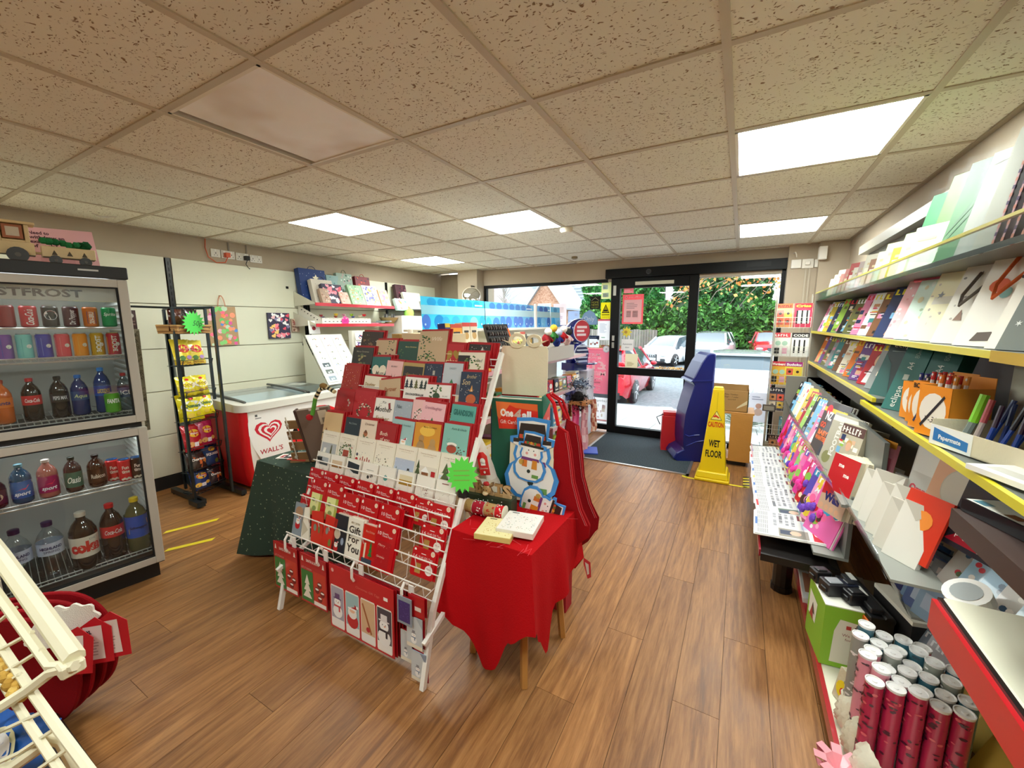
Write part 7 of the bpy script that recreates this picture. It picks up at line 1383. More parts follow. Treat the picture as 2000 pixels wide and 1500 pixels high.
for k in range(14):b = B(); b.M = SB@Matrix.Translation((0,.14,0)); b.tube([(.01+.018*k,0,0),(.02+.018*k,.03,0)],.008,'#f07a2c',5); b.done('sweet_stick',GLOSS,t)
t = thing('sweet_tub','clear tub of yellow and green jelly sweets under the header','sweet tub',(-1.54,2.84,1.08)); b = B(); b.box(-1.62,2.68,1.083,-1.51,2.99,1.29,'#ffffff'); b.done('tub',ACRYL,t); b = B(); rg = R(4)
for k in range(240):c = rg.choice(['#f0d02a','#e8a82a','#7ac03a','#d8482c','#f0e06a','#a8d03a']); b.ell((rg.uniform(-1.61,-1.52),rg.uniform(2.70,2.97),rg.uniform(1.10,1.28)),.015,c,5,4)
stuff(b.done('jelly_sweets',GLOSS,t))
for k,(y,z,c1,c2,l) in enumerate(((3.30,1.27,'#8a1a20','#f4f0e8','father christmas soft toy in dark red'),(3.42,1.30,'#3a7a3a','#e8b03a','green and red elf soft toy'),(3.54,1.26,'#2a3a8a','#b5c0d8','blue soft toy'),(3.66,1.29,'#b51a24','#f4ece4','red and white soft toy'),(3.80,1.26,'#e8c8c8','#2a2a2a','pale pink soft toy with dark strings'))):
 t = thing('soft_toy',l+' hanging at the far end of the shelving','toy',(-1.5,y,z),'soft toys at the end of the shelving'); b = B(); b.ell((-1.5,y,z),(.04,.045,.06),c1,10,7); b.done('body',CLOTH,t,smooth=True); b = B(); b.ell((-1.48,y,z+.075),(.035,.035,.035),c2,10,7); b.done('head',CLOTH,t,smooth=True)
 for s in (-1,1):b = B(); b.tube([(-1.49,y+s*.03,z+.03),(-1.46,y+s*.055,z-.01)],.014,c1,6); b.done('arm',CLOTH,t,smooth=True)
b = B(); b.box(-1.60,3.28,1.083,-1.47,3.92,1.205,'#b9b0a5'); tag(b.done('toy_ledge',SATIN),'pale ledge under the soft toys at the end of the shelving','ledge')
t = thing('lottery_display','glossy dark blue display unit with two round heads and a small writing shelf','display unit',(-1.70,4.7,0))
BLU = '#161c74'
def head(z,r,tilt,face,nm):
 M = Matrix.Translation((-1.73,4.72,z))@Matrix.Rotation(math.radians(tilt),4,'Z')@Matrix.Rotation(math.radians(90),4,'Y')
 b = B(); b.M = M; b.lathe([(.02,-.16),(r*.6,-.14),(r*.9,-.07),(r,.0),(r*1.02,.06),(r*.94,.075)],BLU,22); b.done('head_shell',CARPAINT,t,smooth=True,angle=60)
 b = B(); b.M = M; b.lathe([(r*.95,.07),(r*.86,.082)],'#dfe2ee',22,caps=False); b.done('ring',GLOSS,t,smooth=True)
 b = B(); b.M = M@Matrix.Translation((0,0,.078));
 if face=='red':
  b.disc(0,0,r*.87,'#c4323f',0,n=22); b.M = b.M@Matrix.Rotation(math.radians(90),4,'Z'); [b.rect(-r*.55,y_,r*w_,.028,'#f0d8dc',.001) for y_,w_ in ((.03,1.1),(-.015,.8),(-.06,1.0))]
 else:b.disc(0,0,r*.87,'#3a3f70',0,n=22)
 b.done('face',GLOSS,t)
 if face!='red':
  for k in range(5):b = B(); b.M = M; b.box(-r*.8+k*r*.34,-r*.6,.08,-r*.68+k*r*.34,r*.6,.115,'#c2c6d6'); b.done('slip_holder',PLASTIC,t)
head(1.33,.145,-28,'red','upper'); head(1.05,.13,-28,'grey','lower')
b = B(); b.box(-1.86,4.66,0,-1.76,4.80,1.30,BLU); b.done('column',CARPAINT,t,bev=.02)
b = B(); b.M = MZ((-1.70,4.66,.86),-20); b.box(-.14,-.13,0,.06,.10,.09,BLU); b.lathe([(.13,.085),(.14,.10),(.12,.105)],BLU,22,(.13,0,0)); b.lathe([(.115,.1055),(.0,.108)],'#5a62a8',22,(.13,0,0)); b.done('writing_shelf',CARPAINT,t,smooth=True,angle=40)
b = B(); b.cyl((-1.56,4.62,.97),(-1.55,4.60,1.06),.004,'#7a2a5a',5); b.done('pen',PLASTIC,t)
b = B(); b.box(-1.95,4.80,0,-1.62,5.08,.84,'#dfe0ea'); tag(b.done('white_cabinet',SATIN,bev=.01),'plain white cabinet standing at the window behind the blue display','cabinet')
t = thing('bobble_hat','fluffy blue-grey hat on top of the hanging scarves','hat',(-1.42,3.95,.86)); b = B(); rg = R(5)
leafcloud(b,500, lambda r:(-1.42+r.gauss(0,.055),3.95+r.gauss(0,.06),.80+r.gauss(0,.03)),.014,['#8fa0b5','#5a6a8a','#b5c0cc','#3a4458'],rg,.4); stuff(b.done('fur',CLOTH,t)); b = B(); b.ell((-1.42,3.95,.80),(.07,.08,.04),'#5a6478',10,6); b.done('crown',CLOTH,t)
t = thing('black_scarf','tangle of black fluffy yarn hanging below the blue hat','scarf',(-1.42,3.92,.7)); b = B()
leafcloud(b,700, lambda r:(-1.42+r.gauss(0,.05),3.93+r.gauss(0,.055),.69-abs(r.gauss(0,.07))),.013,['#141214','#221c1e','#0c0b0c'],rg,.4); stuff(b.done('yarn',CLOTH,t)); b = B(); b.ell((-1.42,3.93,.66),(.06,.07,.07),'#1a1617',10,6); b.done('core',CLOTH,t)
def scarf(x,y,w,z0,z1,cs,lab,chk=True,rot=0):
 b = B(); b.M = MF((x,y,z0),-20+rot); N = 7; M_ = 14; F = []; C = []; P = []
 for j in range(M_+1):
  for i in range(N+1):P.append((w*i/N+.008*math.sin(j*.8),(z1-z0)*j/M_,.018*math.sin(i*1.9+j*.25)))
 for j in range(M_):
  for i in range(N):F.append((j*(N+1)+i,j*(N+1)+i+1,(j+1)*(N+1)+i+1,(j+1)*(N+1)+i)); C.append(cs[((i//2)+(j//2 if chk else 0))%len(cs)])
 b.add(P,F,C); return tag(b.done('scarf',CLOTH,smooth=True),lab,'scarf','scarves hanging at the end of the shelving')
scarf(-1.46,3.88,.10,.12,.62,['#e84a90','#f07ab0','#e85a9a'],'bright pink knitted scarf', False); scarf(-1.38,3.93,.10,.10,.66,['#f0d0d8','#d8a0b0','#f4e4e8','#e8b8c4'],'pale pink checked scarf beside the bright pink one'); scarf(-1.30,4.0,.08,.30,.64,['#d8a088','#efe0d0','#b56a5a'],'tan and red tartan scarf at the outer end')
scarf(-1.42,3.82,.16,.02,.16,['#f0e4e8','#e0a0b0'],'pink and white striped scarf ends trailing lowest', False)
b = B(); b.box(-1.48,3.84,.60,-1.30,4.02,.635,'#b57a4a'); tag(b.done('wooden_peg_bar',WOODM),'wooden bar the scarves hang from','bar')
b = B(); b.M = MZ((-1.40,4.25,0),20); b.box(-.08,-.12,.0,.1,.12,.02,'#3a5ac8'); tag(b.done('blue_packet',PLASTIC),'flat blue packet on the floor at the edge of the doormat','packet')
# ================================================================ left shelves with red edges
t = thing('wall_shelf','white shelf with a red front edge carrying gift bags','shelf',(-4.05,3.5,1.63))
def rshelf(t,x,ya,yb,z,dep):
 b = B(); b.box(XL+.024,ya,z-.012,x,yb,z,'#e6e2d6'); b.done('board',SATIN,t); b = B(); b.box(x,ya,z-.03,x+.01,yb,z+.004,'#c62834'); b.done('red_edge',GLOSS,t)
 b = B(); b.add([(XL+.026,ya-.004,z-.03),(x,ya-.004,z-.01),(x,ya-.004,z+.0),(XL+.026,ya-.004,z+.13),(XL+.026,ya,z-.03),(x,ya,z-.01),(x,ya,z+.0),(XL+.026,ya,z+.13)],[(0,1,2,3),(7,6,5,4),(0,4,5,1),(1,5,6,2),(2,6,7,3)],'#d8d4c2'); b.done('bracket',SATIN,t)
rshelf(t,-3.92,2.78,3.90,1.635,.3)
t = thing('wall_shelf','lower white shelf with a red front edge carrying bows and ribbons','shelf',(-4.05,3.5,1.41)); rshelf(t,-3.90,2.76,3.86,1.415,.3)
t = thing('wall_shelf','far white shelf beyond the red-edged ones, carrying small gift bags','shelf',(-4.05,4.5,1.63))
b = B(); b.box(XL+.024,3.96,1.60,-3.95,5.0,1.615,'#3a3a38'); b.done('board',SATIN,t)
b = B(); b.box(XL+.024,3.9,0,-3.70,3.93,1.3,'#b9bcb8'); tag(b.done('partition_panel',SATIN),'grey panel at the end of the left wall shelving','panel')
def gbag(M,w,h,d,base,draw,lab,hand=None,group='gift bags on the left shelf'):
 t = thing('gift_bag',lab,'gift bag',M@Vector((0,0,0)),group); b = B(); b.M = M; b.prism([(0,0),(w,0),(w,h),(0,h)],-d,0,base,'#d8d2c4' if False else base);
 if draw:draw(b,w,h)
 b.done('bag_body',PAPER,t)
 if hand:b = B(); b.M = M; handle(b,w*.35,w*.65,h,hand[1] if len(hand)>1 else .05,hand[0],.003,-.002); b.done('handle',CLOTH,t)
 return t
def blobs(cols,n,s,seed,bg=None):
 def d(b,w,h):
  rg = R(seed)
  for k in range(n):b.disc(rg.uniform(s,w-s),rg.uniform(s,h-s),s*rg.uniform(.5,1.1),rg.choice(cols),.0005+k*1e-5,ry=s*rg.uniform(.4,1),n=9)
 return d
def starb(b,w,h):blobs(['#c9d2e8'],26,.004,1)(b,w,h); b.star(w*.62,h*.74,.045,'#f4ead0',5,.5,.002)
Y0 = 2.80
gbag(MF((-4.14,2.80,1.637),0,8),.32,.38,.07,'#1c3a78',starb,'large dark blue gift bag with a cream star',('#16305e',.03))
gbag(MF((-4.03,2.87,1.637),0,14),.26,.27,.06,'#d8cfc0',blobs(['#6a5a4a','#8a7a6a'],20,.004,2),'cream gift bag with dark specks behind the hearts bag',('#4a3a34',.03))
gbag(MF((-3.96,2.95,1.637),0,20),.26,.23,.05,'#3f3a52', lambda b,w,h:hearts(b,w,h,'#3f3a52',['#ff8fa0','#f7c6cc','#ffffff','#e8556a','#f0a0b0'],30,.05,3),'gift bag covered in pink and white hearts on the shelf')
gbag(MF((-3.945,2.90,1.637),0,20),.10,.17,.04,'#b59a86',blobs(['#8a4a3a','#e8d0b8','#c9a08a'],26,.01,7),'small brown flower-print gift bag in front of the hearts bag')
gbag(MF((-3.94,3.14,1.637),0,24),.12,.15,.04,'#e0b8a8',blobs(['#d88a7a','#f0d8c8'],14,.012,8),'small peach gift bag beside the hearts bag')
gbag(MF((-4.15,3.14,1.637),0,8),.16,.34,.05,'#8fb0ae',blobs(['#5a8a8a','#c9d8d4'],24,.012,5),'pale teal gift bag standing at the back'),
gbag(MF((-4.14,3.28,1.637),0,10),.22,.38,.05,'#9ab0a0',blobs(['#4a6a5a','#c9a0a0','#e0e8e0'],30,.014,6),'tall grey-green leaf gift bag at the back',('#5a6a5a',.04))
gbag(MF((-3.95,3.29,1.637),0,22),.20,.25,.04,'#9fc49a',blobs(['#e8e0c8','#5a9a6a','#e8a03a','#c9e0c0'],40,.014,9),'green flowery gift bag at the front of the shelf')
gbag(MF((-3.95,3.50,1.637),0,22),.22,.26,.05,'#efe8da',blobs(['#f0cf2a','#5a5a9a','#8a86b5','#f4e06a','#6a6aa8'],52,.018,10),'white gift bag with yellow and violet leaves')
gbag(MF((-4.12,3.52,1.637),0,8),.22,.36,.05,'#7a1f2a',blobs(['#c9402c','#e8702a','#3a1a2a'],40,.018,11),'dark red and orange gift bag standing behind',('#a82a2a',.03))
gbag(MF((-3.95,3.74,1.637),0,22),.15,.22,.04,'#e8b58a',blobs(['#ff8f6a','#f06f91','#a8d06a','#f4c0c0'],30,.018,12),'gift bag with coral and green spots')
gbag(MF((-4.10,4.18,1.617),0,12),.20,.34,.05,'#4a2a34',blobs(['#8a3a4a','#2a1a2a','#c9a0a0'],26,.014,13),'dark floral gift bag on the far shelf')
gbag(MF((-4.0,4.22,1.617),0,18),.34,.24,.04,'#d6d2c6',blobs(['#9aa096','#b5a89a'],50,.006,14),'pale speckled gift bag on the far shelf')
gbag(MF((-3.90,3.95,1.60),8,18),.30,.15,.04,'#bfe0e4',blobs(['#e8a03a','#d86a6a','#f4e8c8','#8a86c8','#6ab08a'],12,.028,15),'pale blue gift box with four bright flowers on it')
for k in range(5):
 b = B(); b.M = MF((-3.98,4.50+.09*k,1.617),0,15); b.box(0,0,-.03,.08,.12+.01*(k%2),0,['#8a8a84','#c9c2b4','#5a6a6a','#b57a6a','#d8d4c8'][k]); b.rect(.01,.03,.06,.05,'#e8e4dc'); tag(b.done('small_gift_bag',PAPER),['grey','cream','slate','terracotta','white'][k]+' small gift bag at the far end of the left shelves','gift bag','small gift bags on the far shelf')
t = thing('bow_tray','white perforated tray full of gift bows on the lower shelf','tray',(-3.95,3.1,1.416));
b = B(); b.box(-3.915,2.84,1.416,-3.905,3.50,1.475,'#ece9e0');
for k in range(14):b.cyl((-3.910,2.86+.047*k,1.475),(-3.910,2.86+.047*k,1.482),.018,'#ece9e0',8)
for k in range(12):b.box(-3.9049,2.87+.05*k,1.437,-3.9045,2.89+.05*k,1.445,'#4a4640')
b.done('front',PLASTIC,t)
b = B(); b.add([(-4.24,2.80,1.42),(-3.91,2.83,1.42),(-3.91,2.83,1.47),(-4.24,2.80,1.62),(-4.24,2.806,1.42),(-3.91,2.836,1.42),(-3.91,2.836,1.47),(-4.24,2.806,1.62)],[(0,1,2,3),(7,6,5,4),(3,2,6,7)],'#e6e2d8');
for k in range(6):b.box(-3.97-.045*k,2.822-.004*k,1.455+.022*k,-3.95-.045*k,2.8225-.004*k,1.465+.022*k,'#3a3630')
b.done('side',PLASTIC,t)
b = B(); b.box(-4.25,2.84,1.416,-3.915,3.5,1.44,'#d8d4ca'); b.done('floor',PLASTIC,t)
def bow(p,r,c,lab):
 t = thing('gift_bow',lab,'gift bow',p,'gift bows in the tray'); b = B();
 for k in range(12):
  a = 6.283*k/12; e = .5+.35*(k%2); d = Vector((math.cos(a)*math.cos(e),math.sin(a)*math.cos(e),math.sin(e))); s = Vector((-d.y,d.x,0)).normalized()*r*.2
  P = Vector(p); b.poly([P,P+d*r*.8-s,P+d*r,P+d*r*.8+s],c); b.poly([P+Vector((0,0,.002)),P+d*r*.8+s,P+d*r*.95+Vector((0,0,r*.3)),P+d*r*.8-s],c)
 b.done('loops',GLOSS,t)
for k,(y,z,x,r,c,l) in enumerate(((2.9,1.49,-4.0,.03,'#a8283a','dark red'),(2.96,1.47,-4.05,.03,'#5a3a7a','violet'),(3.05,1.50,-3.95,.035,'#e8c83a','bright yellow'),(3.10,1.48,-4.02,.03,'#b53a2a','rust red'),(3.16,1.50,-3.96,.03,'#e8a0b8','pale pink'),(3.20,1.47,-4.0,.03,'#c9402c','scarlet'),(3.26,1.50,-3.95,.034,'#a8d02a','lime green'),(3.32,1.48,-4.0,.03,'#4a5ab5','blue'),(3.38,1.49,-3.95,.03,'#f0e0c0','cream'),(3.44,1.50,-3.95,.036,'#d8202c','bright red'),(3.18,1.46,-3.93,.026,'#f08ab5','rose pink'))):bow((x,y,z),r,c,l+' gift bow in the white tray on the lower shelf')
b = B(); b.M = MF((-3.90,3.06,1.415),0,0); b.star(.07,.035,.055,'#e8389a',12,.8,0); b.rect(.045,.03,.05,.006,'#a81a6a',.001); tag(b.done('price_star',PAPER),'fluorescent pink label on the front of the bow tray','price sign')
for k,(y,w,c,l) in enumerate(((3.52,.16,'#d88aa8','pink folder lying'),(3.60,.12,'#8aa08a','green flat pack lying'),(3.74,.1,'#9ab0c0','pale blue flat pack lying'))):
 b = B(); b.M = MZ((-4.0,y,1.417+.012*k),25); b.box(-.06,0,0,.12,w,.012,c); tag(b.done('flat_pack',GLOSS),l+' beside the bow tray on the lower shelf','flat pack')
t = thing('round_basket','small wicker basket of bottles at the end of the lower shelf','basket',(-3.98,3.85,1.43)); b = B(); b.lathe([(.06,0),(.09,.03),(.115,.07),(.12,.075),(.11,.075),(.08,.02),(.001,.015)],'#b0925e',18,(-4.0,3.88,1.42)); b.done('basket',CARD,t,smooth=True)
for k in range(6):b = B(); a = k; b.cyl((-4.0+.05*math.cos(a),3.88+.05*math.sin(a),1.45),(-4.0+.04*math.cos(a),3.90+.07*math.sin(a),1.54),.012,['#5a5a5a','#3a3a44','#8a8a8a'][k%3],8,r2=.006); b.done('stopper',PLASTIC,t)
b = B(); b.box(-4.2,3.96,1.20,-3.85,4.45,1.52,'#efeae0'); tag(b.done('white_carton',CARD),'white carton on the far shelf behind the blue header','carton')
b = B(); b.M = MZ((-3.62,3.9,0),0); b.box(0,0,0,.3,.5,1.35,'#e9dfc4'); tag(b.done('cream_panel',CARD),'tall cream board standing behind the card stand','board')
b = B(); b.lathe([(.06,0),(.07,.04),(.06,.075),(.03,.1)],'#9fd060',10,(-3.95,4.2,1.52)); tag(b.done('green_toy',CLOTH,smooth=True),'small green and white toy peeping over the blue header','toy')
for r_ in range(4):
 for c_ in range(3):
  b = B(); rg = R(r_*7+c_); b.M = MF((-3.80+.05*(3-r_)*0-.0-.06*(3-r_)*-.0,3.18+.12*c_,.98+.085*r_),0,14); b.box(0,0,-.003,.105,.08,0,rg.choice(['#f0f0ee','#e8ecf0','#f4f0ee']))
  c = [['#c9204a','#2a6a3a'],['#e8389a','#3aa0a0'],['#2a2a5a','#8a4ab0'],['#26346a','#c9402c']][r_]
  for k in range(7):b.disc(.052+rg.uniform(-.035,.035),.04+rg.uniform(-.025,.025),rg.uniform(.006,.014),rg.choice(c),.0006+k*1e-5,n=7)
  tag(b.done('greetings_card',PAPER),'bright printed card, %s row, %s column of the rack beyond the freezer display'%(['bottom','second','third','top'][r_],['first','second','third'][c_]),'greetings card','bright cards beyond the freezer display')
b = B(); b.box(-3.90,3.16,.7,-3.84,3.56,1.34,'#e4e0d4'); tag(b.done('card_rack',SATIN),'white rack holding the bright printed cards','card rack')
b = B(); b.M = MZ((-1.97,2.02,0),0); b.box(0,0,0,.42,.14,1.355,'#e6d5ae'); b.prism([(0,0)]*0 or [(-.09,-.0),(-.02,-.0),(-.02,.1),(-.09,.1)],1.23,1.35,'#b8975a'); tag(b.done('carton_stack',CARD),'tall cream carton standing behind the card stand','carton')
for k,(x,z) in enumerate(((-2.02,1.375),(-1.78,1.36),(-1.70,1.36))):
 b = B(); b.lathe([(.018,0),(.018,.022),(.015,.026)],'#f0ece0',12,(x if k else -1.93,2.06,z-.02)); tag(b.done('bottle_cap',PLASTIC,smooth=True),'white bottle cap on top of the cream carton, %s'%['freezer end','middle','nearer the kraft Wife card'][k],'cap')
t = thing('convex_mirror','round convex security mirror by the front window','mirror',(-3.38,4.9,1.80)); MM = Matrix.Translation((-3.36,4.84,1.80))@Matrix.Rotation(math.radians(35),4,'Z')@Matrix.Rotation(math.radians(75),4,'X')
b = B(); b.M = MM; n = 7; b.lathe([(.125*math.sin(k/n*1.57),.045*math.cos(k/n*1.57)) for k in range(n,0,-1)]+[(.001,.045)],'#e6e6e6',28); b.done('dome',CHROME,t,smooth=True,angle=180)
b = B(); b.M = MM; b.tube([(.127*math.cos(6.283*k/28),.127*math.sin(6.283*k/28),0) for k in range(28)],.006,'#c9bfae',5,closed=True); b.lathe([(.125,-.002),(.1,-.02)],'#b5aa98',20); b.done('rim',PLASTIC,t)
b = B(); b.tube([(-3.42,4.97,1.95),(-3.42,4.92,1.95),(-3.37,4.87,1.90)],.008,'#3a3834',6); b.lathe([(.025,0),(.025,.012)],'#3a3834',12,(-3.42,4.96,1.94)); b.done('arm',METAL,t)
# ================================================================ right-hand magazine wall
RU = thing('magazine_shelving','long wall unit of yellow-edged magazine and stationery shelves','shelving',(.65,2.4,0))
YEL = '#d9cb2c'; GRY = '#7d8078'
b = B(); b.box(.795,.45,.1,.82,4.08,1.93,'#8c8e84'); b.done('back_panel',SATIN,RU)
b = B(); b.box(.74,.45,1.93,.82,4.1,1.99,'#a8a294'); b.done('top_rail',SATIN,RU)
b = B(); b.box(.50,4.08,.0,.82,4.10,1.66,'#8d8a80'); b.box(.36,4.08,.0,.82,4.10,.98,'#8d8a80'); b.done('end_panel',SATIN,RU)
b = B(); b.box(.785,1.26,.5,.8,1.95,1.36,'#e9e6cc'); b.done('cream_back_panel',SATIN,RU)
b = B(); b.box(.505,.45,1.590,.80,4.08,1.605,'#5c5e5a'); b.done('shelf',SATIN,RU)
b = B(); b.box(.498,.45,1.588,.502,4.08,1.65,'#ffffff'); b.done('clear_lip',ACRYL,RU)
b = B(); b.box(.494,.45,1.648,.504,4.08,1.656,'#c9bf55'); b.done('price_strip',GLOSS,RU)
b = B(); b.box(.505,.45,1.340,.80,4.08,1.355,'#6a6c66'); b.done('shelf',SATIN,RU)
b = B(); b.box(.492,.45,1.340,.505,4.08,1.357,YEL); b.done('price_strip',GLOSS,RU)
b = B(); b.box(.491,1.16,1.334,.4915,1.32,1.359,'#b8962a'); b.done('torn_label',PAPER,RU)
b = B(); b.box(.505,2.17,1.095,.80,4.08,1.112,'#6a6c66'); b.done('shelf',SATIN,RU)
b = B(); b.box(.492,2.17,1.096,.505,4.08,1.113,YEL); b.done('price_strip',GLOSS,RU)
b = B(); b.box(.495,.95,1.065,.80,2.30,1.082,'#6a6c66'); b.done('shelf',SATIN,RU)
b = B(); b.box(.482,.95,1.064,.495,2.30,1.084,YEL); b.done('price_strip',GLOSS,RU)
for (x,z,ya,yb) in ((.40,.70,1.99,4.06),(.34,.44,2.06,4.0)):
 b = B(); b.box(x,ya,z-.012,x+.12,yb,z,'#8b8d86'); b.done('tier_shelf',SATIN,RU)
 b = B(); b.add([(x-.012,ya,z-.01),(x-.04,ya,z+.085),(x-.04,yb,z+.085),(x-.012,yb,z-.01)],[(0,1,2,3)],'#ffffff'); b.done('clear_lip',ACRYL,RU)
 b = B(); b.tube([(x-.04,ya,z+.085),(x-.04,yb,z+.085)],.0025,'#dfe6e4',5); b.done('lip_edge',ACRYL,RU)
 b = B(); b.box(x+.105,ya,z,x+.12,yb,z+.27,'#6f726c'); b.done('tier_back',SATIN,RU)
b = B(); b.box(.56,2.15,1.0,.575,4.06,1.08,'#5c5f5b'); b.done('rail',SATIN,RU)
b = B(); b.box(.47,.45,.10,.80,1.98,.104,'#d8d4c0'); b.box(.36,.45,.085,.80,2.56,.115,'#e2dfc9'); b.done('bottom_shelf',SATIN,RU)
b = B(); b.box(.345,.45,.07,.36,2.56,.118,'#a8202c'); b.done('red_edge',GLOSS,RU)
b = B(); b.box(.40,.45,0,.80,2.56,.07,'#241f1c'); b.done('plinth',SATIN,RU)
COLN = [('crimson','#b3202c'),('navy','#24345c'),('cream','#e9e0cc'),('pink','#e88ab0'),('grey','#8f9494'),('lime','#9ac44a'),('orange','#e07a2c'),('white','#f0efec'),('teal','#3a8a8c'),('black','#222124'),('purple','#6a3f86'),('yellow','#d8be3a'),('brown','#7a5238'),('sky blue','#7ab4d8'),('olive','#6f7040')]
ORD = ['first','second','third','fourth','fifth','sixth','seventh','eighth','ninth','tenth','eleventh','twelfth','thirteenth','fourteenth','fifteenth','sixteenth','seventeenth','eighteenth','nineteenth','twentieth','twenty-first','twenty-second']
def bars(b,x,y,w,h,n,c,z,rg):
 for k in range(n):
  u = w/n; b.rect(x+k*u,y,u*.34,h,c,z); b.rect(x+k*u,y+h*rg.choice([0,.4,.8]),u*.75,h*.22,c,z+.0001)
def cover(b,w,h,seed,base,hi=None):
 rg = R(seed); pal = [c for _,c in COLN]+['#d8b090','#c98f6a','#f4ece0','#e8e8ea','#3a3a3a']
 for k in range(14):x,y = rg.uniform(0,w*.8),rg.uniform(0,h*.7); b.rect(x,y,rg.uniform(.1,.19)*w,rg.uniform(.06,.13)*h,rg.choice(pal),.0005+k*2e-5)
 x,y = w*rg.uniform(.35,.6),h*rg.uniform(.3,.5); b.disc(x,y+h*.14,w*.12,rg.choice(['#d8a888','#c99070','#e0b898','#8a5a44']),.0008,ry=w*.16); b.pg([(x-w*.22,0.01),(x+w*.22,.01),(x+w*.12,y+.0),(x-w*.12,y+.0)],rg.choice(pal),.00075); b.disc(x,y+h*.19,w*.13,rg.choice(['#2a2018','#6a4a2a','#c9a060','#1a1a1a']),.0007,ry=w*.14)
 for k in range(6):x,y = rg.uniform(.02,.7)*w,rg.uniform(.05,.7)*h; b.rect(x,y,w*rg.uniform(.12,.28),h*.02,rg.choice(['#ffffff','#f0dc3a','#1a1a1a','#d8202c']),.001+k*1e-5); b.rect(x,y-h*.032,w*rg.uniform(.1,.22),h*.016,rg.choice(['#ffffff','#f0e8d0']),.001+k*1e-5)
 b.rect(0,h*.82,w,h*.17,base,.0009); bars(b,w*.05,h*.84,w*.85,h*.11,rg.choice([4,5,6,7]),hi or rg.choice(['#ffffff','#f0dc3a','#f4ece0','#e02c3a']),.0012,rg)
def mag(M,w,h,seed,base,lab,group,name='magazine',cat='magazine',t=.004,draw=None,back=0,mt=None):
 b = B(); b.M = M; b.box(0,0,-t,w,h,0,base);
 if draw:draw(b,w,h)
 else:cover(b,w,h,seed,base)
 o = tag(b.done(name,mt or GLOSS),lab,cat,group)
 if back:
  b = B(); b.M = M
  for k in range(back):b.box(.004*(k+1),0,-t-.006*(k+1),w+.004*(k+1),h-.003*(k%2),-t-.006*k,['#e9e6e0',base][k%2])
  b.done('copies_behind',GLOSS,o)
 return o
def fan(ys,xb,z,h,w,tilt,yaw,group,where,seed,n0=0):
 for k,y in enumerate(ys):
  cn,c = COLN[(seed*3+k*4+k//3)%len(COLN)]
  mag(MF((xb+.003*(k%2),y,z),180+yaw+(k%3)*1.5,tilt),w,h*(.94+.06*((k*5)%3)/2),seed*50+k,c,'%s magazine, %s from the far end, %s'%(cn,ORD[k+n0],where),group,back=2)
fan([4.05,3.96,3.84,3.68,3.50,3.32,3.13,2.94,2.76,2.60,2.46],.53,1.357,.235,.20,20,24,'magazines on the second shelf','second shelf down',1)
fan([4.04,3.90,3.76,3.62,3.48,3.33,3.17,3.0,2.84,2.67,2.50],.53,1.114,.225,.20,20,24,'magazines on the third shelf','third shelf down',2)
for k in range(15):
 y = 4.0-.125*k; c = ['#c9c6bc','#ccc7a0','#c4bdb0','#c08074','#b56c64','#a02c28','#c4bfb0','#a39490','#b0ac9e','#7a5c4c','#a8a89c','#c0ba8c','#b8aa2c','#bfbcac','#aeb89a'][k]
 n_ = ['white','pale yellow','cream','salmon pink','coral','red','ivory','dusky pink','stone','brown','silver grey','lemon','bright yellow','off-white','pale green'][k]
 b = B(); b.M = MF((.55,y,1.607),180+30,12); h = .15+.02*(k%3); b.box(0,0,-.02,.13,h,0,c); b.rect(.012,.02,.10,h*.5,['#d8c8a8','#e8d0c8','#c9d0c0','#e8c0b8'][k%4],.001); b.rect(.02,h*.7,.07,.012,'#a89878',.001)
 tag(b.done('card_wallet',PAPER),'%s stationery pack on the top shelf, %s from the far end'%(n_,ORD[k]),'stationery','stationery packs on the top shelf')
def wrap(y,w,h,c,c2,lab,x=.58,tl=14,m=None):
 b = B(); b.M = MF((x,y,1.607),206,tl); b.box(0,0,-.012,w,h,0,c); rg = R(int(y*100))
 for k in range(4):b.pg([(rg.uniform(0,w*.3),rg.uniform(0,h)),(rg.uniform(.4,.6)*w,rg.uniform(0,h)),(w*rg.uniform(.7,.99),rg.uniform(0,h))],c2,.001+k*1e-4) if k<2 else None
 o = tag(b.done('tissue_sheet_pack',PAPER),lab,'tissue pack','tissue sheets on the top shelf')
 b = B(); b.M = MF((x-.004,y,1.607),206,tl); N = 6; P = [(w*i/N-.004,(h+.02)*j/N,.006+.006*math.sin(i*2.1+j*1.3)) for j in range(N+1) for i in range(N+1)]
 b.add(P,[(j*7+i,j*7+i+1,(j+1)*7+i+1,(j+1)*7+i) for j in range(N) for i in range(N)],'#ffffff'); b.done('cellophane',FILM,o,smooth=True)
wrap(2.55,.16,.22,'#a8b88a','#98ac78','pale green tissue sheets low on the top shelf'); wrap(2.36,.17,.34,'#2c6a42','#226038','dark green tissue sheets in clear wrap'); wrap(2.20,.18,.37,'#4c7a30','#5a8440','leaf green tissue sheets in clear wrap'); wrap(2.06,.17,.37,'#2f6430','#28582c','mid green tissue sheets in clear wrap behind the white ones')
wrap(1.90,.18,.35,'#96968c','#a2a298','white tissue sheets in clear wrap beside the green ones'); wrap(1.78,.18,.38,'#9a9888','#908e7c','cream tissue sheets in clear wrap next to the dark folders')
